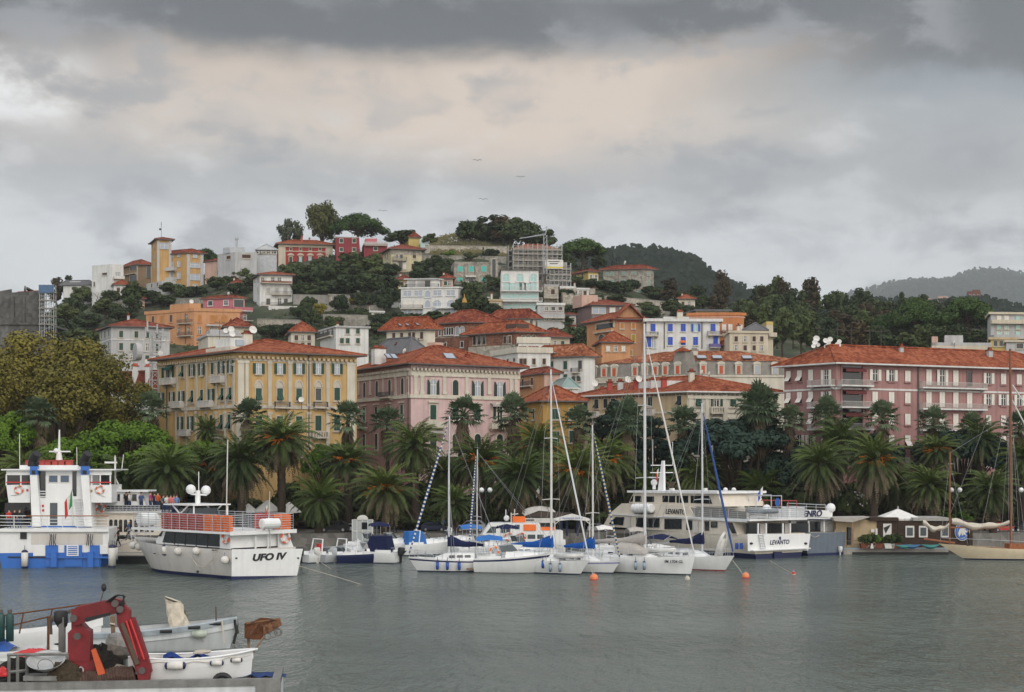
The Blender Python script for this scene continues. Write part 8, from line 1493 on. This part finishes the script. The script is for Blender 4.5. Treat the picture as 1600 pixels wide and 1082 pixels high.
slab(gz,'valance',CANVW,[(880,432),(1040,380),(1218,432),(1218,448),(1040,436),(880,448)],y=Y_,th=.04);q=MB();a,b,c=lp(gz,880,432,y=Y_),lp(gz,1218,432,y=Y_),lp(gz,1045,378,y=0);q.add([a,b,b+Vector((0,3,0)),a+Vector((0,3,0)),c],[(0,1,4),(1,2,4),(2,3,4),(3,0,4)]);q.build('canopy',CANVW,gz)
for x in (884,1212): slab(gz,'post',FRW,rect(x-5,x+5,440,600),y=Y_,th=.12)
tubes(gz,'brace',FRW,[lp(gz,888,475,y=Y_),lp(gz,930,440,y=Y_)],[lp(gz,1208,475,y=Y_),lp(gz,1170,440,y=Y_)],r=.05)
text_mesh('Associazione Giardino',.26,BLUE,'lettering',gz,lp(gz,1050,420,y=Y_-.05),(R(90),0,0),.01,0,.9)
for x in (935,985,1085): slab(gz,'drape',mat('blue_drape',(.06,.08,.16),.9),rect(x,x+22,445,590),y=1.2,th=.05)
kk=thing('kiosk','white kiosk with an arched roof and brown flat canopy on the quay','kiosk',(PX(846,158),161,ZQ));USED.add(kk['label'])
slab(kk,'arched_roof',FRW,[(572,375)]+[(735-160*math.cos(math.pi*i/12),375-65*math.sin(math.pi*i/12)) for i in range(13)]+[(890,365),(735,350),(600,400)],y=-1.5,th=3);slab(kk,'canopy',mat('brown_canopy',(.09,.07,.06),.9),[(600,405),(735,358),(1040,372),(1000,420)],y=-1.8,th=3.4);slab(kk,'fascia',FRW,rect(600,880,420,465),y=-1.7,th=.2);slab(kk,'wall',GLASSM,rect(600,880,465,560),y=-1.2,th=2.6);slab(kk,'sign_lettering',GUT,rect(612,690,432,446),y=-1.73,th=.02);tubes(kk,'flagpole',GUT,[lp(kk,740,360,y=-1),lp(kk,742,120,y=-1)]);flag(kk,lp(kk,742,180,y=-1),[FRW],-.9,.8,0)
view(450,740,.19375)
gk=thing('booth','small glass ticket booth with a rounded top on the quay','booth',(PX(567,155),156,ZQ));USED.add(gk['label'])
slab(gk,'glazing',glass_mat('booth_glass',(.38,.42,.43),.2),rect(520,682,380,545),y=-.9,th=1.8);slab(gk,'arch_panel',FRW,[(555,372)]+[(600-45*math.cos(math.pi*i/8),372-36*math.sin(math.pi*i/8)) for i in range(9)],y=-1.,th=.3)
for x in (518,556,600,643,682): slab(gk,'frame_post',FRW,rect(x-3,x+3,372,545),y=-.94,th=.06)
for y in (375,465): slab(gk,'frame_rail',FRW,rect(516,685,y-3,y+3),y=-.96,th=.06)
slab(gk,'notice',GREYW,rect(560,592,390,455),y=-.97,th=.03);slab(gk,'notice',GLASSD,rect(596,640,395,450),y=-.97,th=.03)
def lamp(px,py,d,label,sp=6.5,n=2):
  c=P(px,py,d);o=thing('street_lamp',label,'street lamp',(c.x,d,ZQ),0,'globe lamps on the promenade');USED.add(label);h=c.z-ZQ;w=sp*d/FP
  tubes(o,'post',GREEND,[(0,0,0),(0,0,h+.3)],[(-w,0,h-.45),(0,0,h-.2),(w,0,h-.45)],r=.07)
  for s_ in (-1,1): q=MB();q.ball((s_*w,0,h),4.*d/FP,12);q.build('globe',mat('globe_opal',(.75,.76,.76),.3),o,smooth=True)
for a in ((759,766,158.6,'twin globe lamp left of the arched kiosk'),(1140,766,160,'twin globe lamp behind the passenger ship wheelhouse'),(1493,766,160,'twin globe lamp right of the shorter wooden mast'),(1602,766,160,'twin globe lamp at the right frame edge'),(1240,768,168,'twin globe lamp above the grey hulled boat')): lamp(*a)
def car(label,px,d,wpx,m,flip=1,hh=1.5):
  k=wpx*d/FP/4.2;o=thing('parked_car',label,'car',(PX(px,d),d,ground(PX(px,d),d)),0 if flip > 0 else math.pi,'cars parked along the promenade');USED.add(label);q=MB();S=lambda pts: [(x*k,z*k) for x,z in pts]
  q.prism(S([(-2.1,.3),(2.1,.3),(2.12,.75),(1.95,.85),(1.1,.95),(.5,1.5),(-1.3,1.55),(-1.95,1.05),(-2.1,.9)]),1.7*k,Matrix.Translation((0,-.85*k,0)));q.build('body',m,o)
  for s_ in (-.86,.84): q=MB();q.prism(S([(1.0,.97),(.46,1.42),(-.25,1.45),(-.25,.97)]),.02*k,Matrix.Translation((0,s_*k,0)));q.prism(S([(-.33,.97),(-.33,1.45),(-1.22,1.46),(-1.7,1.05)]),.02*k,Matrix.Translation((0,s_*k,0)));q.build('side_window',GLASSD,o)
  for x in (-1.3,1.3):
    for s_ in (-.88,.68): w_=MB();w_.lathe([(.33*k,0),(.33*k,.2*k)],14,Matrix.Translation((x*k,s_*k+.2*k,.33*k)) @ Matrix.Rotation(R(90),4,'X'));wo=w_.build('wheel',BLACKP,o);w_=MB();w_.lathe([(.2*k,0),(.2*k,.24*k)],10,Matrix.Translation((x*k,s_*k+.22*k,.33*k)) @ Matrix.Rotation(R(90),4,'X'));w_.build('rim',MATS['zinc'],wo)
  for s_ in (-.6,.6): q=MB();q.box(2.06*k,2.14*k,(s_-.2)*k,(s_+.2)*k,.62*k,.8*k);q.build('headlight',FRW,o)
SILV=mat('car_silver',(.42,.44,.47),.3,.05,metal=.4)
for a in (('silver off-roader parked beside the twin globe lamp',735,164,50,SILV,-1),('white car half hidden behind the twin globe lamp',772,165,42,WHITE,-1),('black car parked beside the ticket booth',522,164,48,BLACKP,-1),('white car between the black car and the ticket booth',549,165,34,WHITE,1),('dark car under the palms left of the silver off-roader',678,166,40,NAVY,1),('red car parked behind the classic yacht',1568,165,38,REDP,1),('dark car parked right of the red car',1600,165,38,BLACKP,-1),('grey car glimpsed right of the gazebo',935,165,34,SILV,1)): car(*a)
person('person in black walking on the promenade behind the ticket booth',(PX(617,162),162,ZQ),R(190),CL[2],CL[3],pose='walk');person('person in a blue shirt standing by a palm on the promenade',(PX(693,162),162,ZQ),R(60),CL[9],cloth('grey',(.12,.13,.14)))
for px,py,w_,l in ((418,798,44,'pale café parasol behind the tour boat stern rail'),(452,800,40,'second café parasol right of the tallest date palm trunk'),(388,800,34,'small white café parasol left of its larger neighbours')): k_=w_*166/FP/2;c=P(px,py,166);deco('parasol',l,'parasol',px,py,166,[('canopy',CANVW,lambda q: q.lathe([(k_,-.1),(k_*.98,0),(.08,.75*k_)],8)),('pole',MATS['zinc'],lambda q: q.tube([(0,0,-c.z+ZQ),(0,0,.4)],.05,6))])
for i,(px,py,r_,l) in enumerate(((928,906,.34,'orange mooring buoy under the small yacht bow'),(1165,903,.31,'orange mooring buoy right of the red waterlined yacht'),(1240,898,.18,'tiny red float in front of the passenger ship stern'),(1074,906,.2,'small yellowed buoy under the largest yacht bow'))):
  d=FP*CH/(py-HY);deco('buoy',l,'buoy',px,py,d,[('ball',[mat('buoy_peach',(.75,.24,.10),.6),MATS['buoy_peach'],REDP,SAILC][i],lambda q: q.ball((0,0,r_*.4),r_,14)),('band',REDP if i < 2 else ROPE,lambda q: q.lathe([(r_*.97,-.05),(r_*1.0,.05)],14)),('ring',MATS['zinc'],lambda q: q.torus((0,0,r_*1.45),.07,.02))])
def line(label,*pts,r=.022): o=tag(tubes(None,'mooring_line',ROPE,[P(*p) for p in pts],r=r),label,'rope');USED.add(label)
line('mooring line from the tour boat stern into the water',(465,884,114),(520,900,113.5),(566,914,109));line('mooring line from the white launch to a floating knot',(500,878,132),(540,905,118),(566,914,108.8));line('mooring line from the small yacht to the orange buoy',(922,885,121),(928,903,116));line('mooring line from the passenger ship to a tiny red float',(1203,876,137),(1222,888,126),(1240,898,119));line('thin line from the yacht bow to the right hand orange buoy',(1144,875,123),(1163,900,118))
for px,py,l in ((746,251,'gull gliding below the warm cloud'),(813,277,'faint gull right of the gliding one'),(598,330,'small gull above the umbrella pine'),(755,312,'gull above the hilltop trees')): c=P(px,py,260);o=tag(MB().grid([[(-.85,0,.12),(-.4,0,.22),(0,0,0),(.4,0,.2),(.85,0,.05)],[(-.8,.25,.12),(-.4,.35,.22),(0,.4,0),(.4,.35,.2),(.8,.25,.05)]]).build('gull',GUT,None,tuple(c)),l,'gull')
# ---------------------------------------------------------------- the near corner: work barge,crane and small boats
view(0,910,.28125)
bg_=thing('barge','work barge with a grey steel coaming and white side in the near left corner','barge',tuple(P(438,0,52.4))[:2]+(0,),R(7));USED.add(bg_['label']);WB=Matrix.Translation(bg_.location) @ Matrix.Rotation(R(7),4,'Z')
GST=mat('grey_steel',(.22,.22,.21),.7,.3,2.,streak=.3);HULLW=paint('barge_white',(.66,.68,.70),.5,streak=.25)
sheet(bg_,-26,-.02,.05,3.3,-.8,.95,HULLW,'hull');sheet(bg_,-26,0,.0,.3,.951,1.2,GST,'coaming');sheet(bg_,-.3,0,.301,3.3,.951,1.2,GST,'coaming');sheet(bg_,-.9,.01,-.02,.3,-.8,.95,GST,'corner_post');sheet(bg_,-26,-.3,.3,3.3,.951,.99,mat('dirty_deck',(.045,.042,.04),.9,.5,2.),'deck')
def near(nm,label,cat,px,py,y):
  """a thing on the barge, its origin where (px, py) meets the plane y of the barge"""
  o=thing(nm,label,cat,tuple(WB @ LP(bg_,vx(px),vy(py),y=y)),R(7));USED.add(label);return o
def sl(o,n,m,f,y=-.001,th=.4): return slab(o,n,m,f,y=y,th=th)
ck=near('crane','red folding loader crane on the work barge','crane',445,568,.8)
sl(ck,'base',REDDARK,[(395,438),(520,438),(540,520),(530,566),(392,566)],.0-.02,.8);sl(ck,'column',REDDARK,[(376,282),(396,262),(396,155),(432,135),(450,230),(480,262),(500,275),(500,440),(376,440)],-.05,.7)
sl(ck,'main_boom',REDDARK,[(398,158),(430,138),(540,112),(640,92),(682,104),(694,140),(680,168),(612,182),(520,202),(440,236),(410,240)],-.2,.45)
sl(ck,'outer_boom',REDDARK,[(646,142),(690,128),(722,158),(722,200),(742,196),(768,262),(838,470),(842,500),(766,520),(736,440),(650,232)],-.35,.4);sl(ck,'ram',mat('ram_brown',(.10,.07,.05),.6,.3),[(668,232),(690,226),(776,452),(752,462)],-.5,.14)
for a in ((700,215,762,420),(722,208,800,430)): tubes(ck,'hydraulic_pipe',REDP,[lp(ck,a[0],a[1],y=-.42),lp(ck,a[2],a[3],y=-.42)],r=.045)
sl(ck,'hook_block',REDDARK,[(752,462),(838,470),(826,560),(800,566),(770,550)],-.42,.55);tubes(ck,'hook',BLACKP,[lp(ck,798,560,y=-.3),lp(ck,800,590,y=-.3),lp(ck,806,606,y=-.3)],r=.04)
sl(ck,'ram',BLACKP,[(470,200),(610,168),(614,184),(480,222)],-.28,.1)
for k in range(4): tubes(ck,'hose',BLACKP,[lp(ck,590+8*k,110,y=-.3),lp(ck,640+6*k,76-2*k,y=-.45),lp(ck,684+4*k,72+3*k,y=-.45),lp(ck,690-8*k,120,y=-.45),lp(ck,648+3*k,178,y=-.4)],r=.028)
for x,y in ((410,200),(640,118),(668,150),(790,490),(430,300)): q=MB();q.lathe([(.13,0),(.13,.09)],10,Matrix.Translation(lp(ck,x,y,y=-.4)) @ Matrix.Rotation(R(90),4,'X'));q.build('pin',GUT,ck)
tubes(ck,'ring_bracket',CHROME,[lp(ck,438,540,y=-.1),lp(ck,436,480,y=-.1),lp(ck,450,470,y=-.1),lp(ck,462,480,y=-.1),lp(ck,464,540,y=-.1)],r=.035);sl(ck,'stabiliser',mat('orange_paint',(.60,.10,.03),.5,.2),[(506,378),(528,368),(584,505),(578,520),(545,520)],-.35,.15)
tubes(ck,'lever',GUT,[lp(ck,558,108,y=0),lp(ck,575,50,y=0)],r=.025);q=MB();q.ball(lp(ck,577,30,y=0),.1,8,1.6);q.build('lever_knob',BLACKP,ck)
def nearboat(label,px,py,y,L_,B,fb,fs,mt,mb_,x0,hd=7,bul=.35,rake=.04,full=.40,tw=.62,sheer=.12,flare=.2,**k):
  o=near('rowing_boat',label,'boat',px,py,y);o.rotation_euler.z=R(hd);h=R(hd);o.location -= Vector((math.cos(h),math.sin(h),0))*x0;r_=hull(o,L_,B,fb,fs,mt,mb_,DECKG,tw,full,rake,flare,None,.1,.3,sheer,bul=bul,**k);return o,r_[0],r_[1]
def afloat(o,px,py,x0,k):
  """put a boat on the water, its bow foot at the pixel"""
  d=FP*CH/(py-HY);h=o.rotation_euler.z;o.scale=(k,k,k);o.location=Vector((PX(px,d),d,0))-Vector((math.cos(h),math.sin(h),0))*x0*k
wd,hb,dz=nearboat('white rowing boat with three hanging fenders right of the crane',1400,530,1.5,4.55,1.7,1.02,.86,WHITE,WHITE,4.5,8,full=.32,rake=.02,tw=.5,flare=.10);wd.location.z += .05
for f,l,r_ in ((1.75,.78,.15),(3.25,.52,.10),(3.95,.46,.09)): o=fender(wd,(f,-hb(f/4.55)-.07,dz(f/4.55)*.74),r_,l,FENDER,NAVY,True)
tubes(wd,'gunwale',WHITE,[(4.7*t,-hb(t)*.98,dz(t)+.01) for t in [i/12 for i in range(13)]],[(4.7*t,hb(t)*.98,dz(t)+.01) for t in [i/12 for i in range(13)]],r=.045)
tubes(wd,'fender_line',ROPE,[(4.7*t,-hb(t)-.03,dz(t)-.06-.1*abs(math.sin(t*12))) for t in [.1+i*.045 for i in range(20)]],r=.014);tubes(wd,'stem_post',TEAK,[(4.55,0,.9),(4.75,0,1.2),(4.95,.0,1.5)],r=.04)
q=MB();rg=random.Random(4);q.grid([[(1.2+.22*i,-.55+.14*j,.68+.16*rg.random()+.12*math.sin(i*1.3)) for j in range(9)] for i in range(10)]);q.build('blue_net',mat('net_blue',(.02,.05,.22),.95,.5,9.),wd,smooth=True);tubes(wd,'coiled_rope',ROPE,*[[(2.6+.03*k+.28*math.cos(w),.0+.2*math.sin(w),.92+.02*k) for w in [i*.7 for i in range(10)]] for k in range(4)],r=.03)
for x in (.9,2.,3.4): sheet(wd,x,x+.2,-hb(x/4.7)*.85,hb(x/4.7)*.85,dz(x/4.7)-.16,dz(x/4.7)-.11,TEAK,'thwart')
RSTW=paint('rust_streaked_white',(.55,.58,.60),.5,streak=.2,speck=((.30,.13,.05),2.2,.66))
gbt,hb,dz=nearboat('pale blue grey open boat with rust streaks and a draped pale sack behind the crane',1290,345,6.8,7.4,2.3,1.3,.85,RSTW,RSTW,7.3,9,.45,sheer=.08,full=.34);afloat(gbt,363,1013,7.2,1.19)
for sg in (-1,1): q=MB();q.grid([[(7.4*t,sg*hb(t)*1.02,dz(t)-.22),(7.4*t,sg*(hb(t)*1.02+.03),dz(t)-.02),(7.4*t,sg*hb(t)*.90,dz(t)+.02)] for t in [i/16 for i in range(17)]]);q.build('rubbing_band',PALEBLUE,gbt)
q=MB();rg=random.Random(8);q.grid([[(5.0+.42*math.cos(w)*(1-.12*k/5)+.09*rg.random()-.04*k,.1+.34*math.sin(w)*(1-.3*k/5)+.08*rg.random(),.75+.2*k+.10*rg.random()-.025*k*math.cos(w)) for w in [2*math.pi*i/12 for i in range(13)]] for k in range(7)]);q.add([(4.78+.36*math.cos(w),.14+.24*math.sin(w),2.06-.14*math.cos(w)) for w in [2*math.pi*i/12 for i in range(12)]],[tuple(range(12))]);q.build('draped_sack',mat('sack_cloth',(.60,.54,.44),.95,.2,5.),gbt)
tubes(gbt,'post',GUT,[(6.55,.0,1.),(6.52,0,1.75)],r=.04);sheet(gbt,3.2,4.5,-.8,.8,.62,.7,DECKG,'engine_cover');sheet(gbt,5.9,6.4,-.5,.5,.92,.98,PALEBLUE,'foredeck');fender(gbt,(5.9,-hb(.8)-.08,.72),.16,.62,mat('fender_green',(.45,.50,.42),.5,.2),MATS['fender_green'],True)
for f in (3.4,4.6,5.7,6.5): q=MB();q.tube([(f-.24,-hb(f/7.4)*1.04-.05,dz(f/7.4)-.1),(f+.24,-hb(f/7.4+.04)*1.04-.05,dz(f/7.4)-.1)],.07,6);q.build('tyre_pad',BLACKP,gbt)
tubes(gbt,'bow_chain',BLACKP,[(7.3,-.1,1.2),(7.38,-.15,.7),(7.25,-.15,.2)],[(7.35,.05,1.2),(7.42,0,.6)],r=.06);tubes(gbt,'mooring_rope',ROPE,[(6.5,0,1.1),(6.8,-.5,1.2),(6.9,-.7,.3)],r=.03)
lb,hb,dz=nearboat('white boat with a blue tarpaulin heap at the left frame edge',335,420,2.6,3.6,1.6,.85,.7,WHITE,WHITE,3.5,4);afloat(lb,93,1040,3.5,1.2)
q=MB();rg=random.Random(5);q.grid([[(.2+.2*i,-.75+.19*j,.55+.75*math.exp(-((i-4)/3.2)**2-((j-4)/3.)**2)+.05*rg.random()) for j in range(9)] for i in range(9)]);q.build('blue_tarpaulin',mat('tarp_blue',(.02,.10,.40),.6,.25,5.),lb,smooth=False)
lb2,hb,dz=nearboat('long white boat half hidden behind the crane column',555,300,5.2,5.6,1.8,1.5,.95,WHITE,WHITE,5.5,10);afloat(lb2,157,1020,5.5,1.15)
sg_=near('steel_frame','grey steel work frame with a tray standing left of the crane','frame',40,566,.9)
tubes(sg_,'frame',GST,*[[lp(sg_,a,404,y=yy),lp(sg_,a,560,y=yy)] for a in (50,98,150,380) for yy in (-.1,.7)],[lp(sg_,40,404,y=-.1),lp(sg_,385,398,y=-.1)],[lp(sg_,40,404,y=.7),lp(sg_,385,398,y=.7)],[lp(sg_,50,500,y=-.1),lp(sg_,150,490,y=-.1)],r=.06)
sl(sg_,'tray',GST,rect(155,340,505,530),.2,.8)
for a in (165,320): sl(sg_,'tray_leg',GST,rect(a,a+14,530,566),.2,.1)
bw=near('bowl','wide pale metal bowl on the steel frame','bowl',260,478,.7);bw.scale=(.56,.56,.56);q=MB();q.lathe([(.35,0),(.62,.1),(.95,.36),(1.2,.62),(1.24,.66),(1.16,.62),(.9,.34),(.58,.12),(.05,.08)],22);q.v=[tuple(Matrix.Rotation(R(24),4,'X') @ Vector(v)) for v in q.v];q.build('basin',mat('dull_aluminium',(.46,.47,.47),.5,.15,3.,metal=.3),bw,smooth=True);q=MB();q.torus((0,-.35,.2),.5,.02,Matrix.Rotation(R(20),4,'X'));q.build('handle',GUT,bw)
cd_=near('drum','dented stainless mixing drum lying behind the crane boom','drum',655,450,2.4);cd_.scale=(.58,.58,.58);q=MB();q.lathe([(.25,-1.05),(.5,-.9),(.95,-.25),(1.,.3),(.8,.75),(.3,.8)],10,Matrix.Translation((0,0,1.0)) @ Matrix.Rotation(R(-75),4,'Y') @ Matrix.Rotation(R(15),4,'X'));q.build('body',mat('stained_steel',(.30,.28,.25),.4,.5,2.5,metal=.5),cd_);q=MB();q.box(-.5,.5,-.4,.4,-.4,.25);q.build('stand',GST,cd_)
hs=near('hose','thick brown ribbed hose lying under the crane boom','hose',600,545,.7);q=MB();A=lp(hs,450,552,y=0);Bq=lp(hs,752,508,y=0);q.tube([A.lerp(Bq,i/40)+Vector((0,0,.04*math.sin(i*.3))) for i in range(41)],[.32+(.03 if i % 2 else 0) for i in range(41)],10);q.build('tube',mat('hose_brown',(.09,.055,.045),.85,.4,5.),hs);tubes(hs,'chrome_bend',CHROME,[Bq,Bq+Vector((.25,-.1,.0)),Bq+Vector((.3,-.1,-.6))],r=.06)
cx_=near('crate','pale wooden crate tilted behind the brown hose','crate',650,500,1.3);sl(cx_,'box',mat('pale_wood',(.36,.31,.24),.9,.3,4.),[(615,500),(640,462),(706,480),(690,512)],0-.01,.5);sl(cx_,'slat',TEAK,[(630,488),(650,465),(655,470),(637,492)],-.05,.03)
om=near('outboard_motor','black outboard motor clamped left of the crane column','motor',345,265,2.8);outboard(om,(0,0,.15),BLACKP,.95,R(40));q=MB();q.box(-.1,.1,-.2,.2,-.9,.5);q.build('bracket',GST,om)
for x,lab in ((55,'green gas cylinder, right one of a pair'),(5,'green gas cylinder cut by the left frame edge')): g=near('gas_cylinder',lab,'cylinder',x,282,13.);g.scale=(.62,.62,.62);q=MB();q.lathe([(.28,-.6),(.28,1.2),(.2,1.4),(.1,1.45)],12);q.build('body',mat('bottle_green',(.02,.07,.065),.5),g,smooth=True);q=MB();q.lathe([(.16,1.45),(.16,1.7)],8);q.build('valve_guard',GUT,g)
gr=near('guardrail','thin rusty guardrail along the far side of the barge','railing',100,300,13.);tubes(gr,'pipes',RUST,[lp(gr,-20,190,y=0),lp(gr,280,150,y=0),lp(gr,500,120,y=0)],[lp(gr,-20,260,y=0),lp(gr,280,190,y=0)],*[[lp(gr,a,b,y=0),lp(gr,a-22,b+110,y=0)] for a,b in ((130,175),(290,152))],r=.035);tubes(gr,'stanchion',RUST,[lp(gr,270,190,y=0),lp(gr,268,400,y=0)],r=.06)
bm2=near('boom_stub','short weathered timber boom propped beside the outboard motor','boom',330,230,3.);sl(bm2,'timber',mat('grey_timber',(.15,.13,.11),.9,.4,4.),[(275,200),(300,185),(398,148),(402,165),(330,205),(285,225)],-.01,.3);tubes(bm2,'lashing',GUT,[lp(bm2,280,210,y=-.05),lp(bm2,285,290,y=-.05)],r=.06)
ps=near('wooden_post','split wooden post beside the crane boom','post',625,320,3.);sl(ps,'shaft',TEAK,[(612,190),(634,190),(638,300),(618,305)],-.01,.18);tubes(ps,'rope_tie',ROPE,[lp(ps,610,230,y=-.05),lp(ps,638,236,y=-.05)],r=.04)
rb=near('rusty_bucket','rusty open iron skip box on a post right of the white rowing boat','skip',1382,372,3.);RST2=mat('rust_plate',(.20,.10,.055),.9,.5,4.,speck=((.07,.04,.03),5.,.5));sl(rb,'post',TEAK,rect(1372,1388,220,378),-.02,.15)
sl(rb,'side_plate',RST2,[(1460,242),(1556,205),(1566,240),(1466,292)],-.4,.08);sl(rb,'back_plate',RUST,[(1395,222),(1450,196),(1556,206),(1470,250),(1430,250)],.45,.06);sl(rb,'end_plate',RUST,[(1358,232),(1400,224),(1462,244),(1466,318),(1412,320),(1358,312)],-.25,.5);tubes(rb,'strut',RST2,[lp(rb,1390,290,y=-.45),lp(rb,1440,230,y=-.45)],[lp(rb,1365,232,y=-.35),lp(rb,1556,204,y=.2)],r=.05)
for a,b in ((1486,298),(1520,284),(1545,276)): q=MB();q.torus(lp(rb,a,b,y=-.3),.13,.05,n=12);q.build('wheel',GST,rb)
tb=near('tarpaulin','crumpled dark blue tarpaulin on the barge corner','tarpaulin',1440,530,1.5);q=MB();rg=random.Random(6);q.grid([[(-1.0+.25*i,-.4+.2*j,.02+.22*rg.random()*(1-abs(i-4)/5)) for j in range(6)] for i in range(9)]);q.build('sheet',mat('tarp_navy',(.015,.04,.14),.8,.4,5.),tb)
ty=near('tyre','black tyre lying under the white rowing boat','tyre',1235,566,.45);ty.scale=(.72,.72,.72);q=MB();q.torus((0,0,.05),.42,.14,n=18,k=8);q.build('rubber',BLACKP,ty,smooth=True);q=MB();q.lathe([(.3,-.05),(.3,.05)],14,Matrix.Translation((0,0,.05)) @ Matrix.Rotation(R(90),4,'X'));q.build('hub',GUT,ty)
for i,(x,y,p,m_,l) in enumerate(((190,388,1.6,REDP,'red folded lifejacket bundle above the metal bowl'),(14,505,.8,REDP,'small red fuel can at the left frame edge'),(360,520,.6,mat('net_brown',(.06,.045,.03),.95,.5,9.),'brown net heap at the foot of the crane'),(560,470,2.,mat('net_black',(.03,.028,.026),.95,.5,9.),'dark net heap behind the orange stabiliser'),(100,520,2.6,MATS['net_black'],'dark net heap behind the steel frame'))):
  n_=near('bundle',l,'bundle',x,y+(20 if i < 2 else 45),p);q=MB();rg=random.Random(i);w_,h_=((.8,.25),(.2,.35),(.7,.8),(.9,1.1),(1.2,.9))[i];q.grid([[(w_*math.cos(a)*math.cos(b)*(.85+.3*rg.random()),.5*w_*math.sin(a)*math.cos(b)*(.85+.3*rg.random()),h_*math.sin(b)*(.85+.3*rg.random())) for a in [2*math.pi*j/14 for j in range(15)]] for b in [.05+1.5*k/7 for k in range(8)]]);q.build('heap',m_,n_)
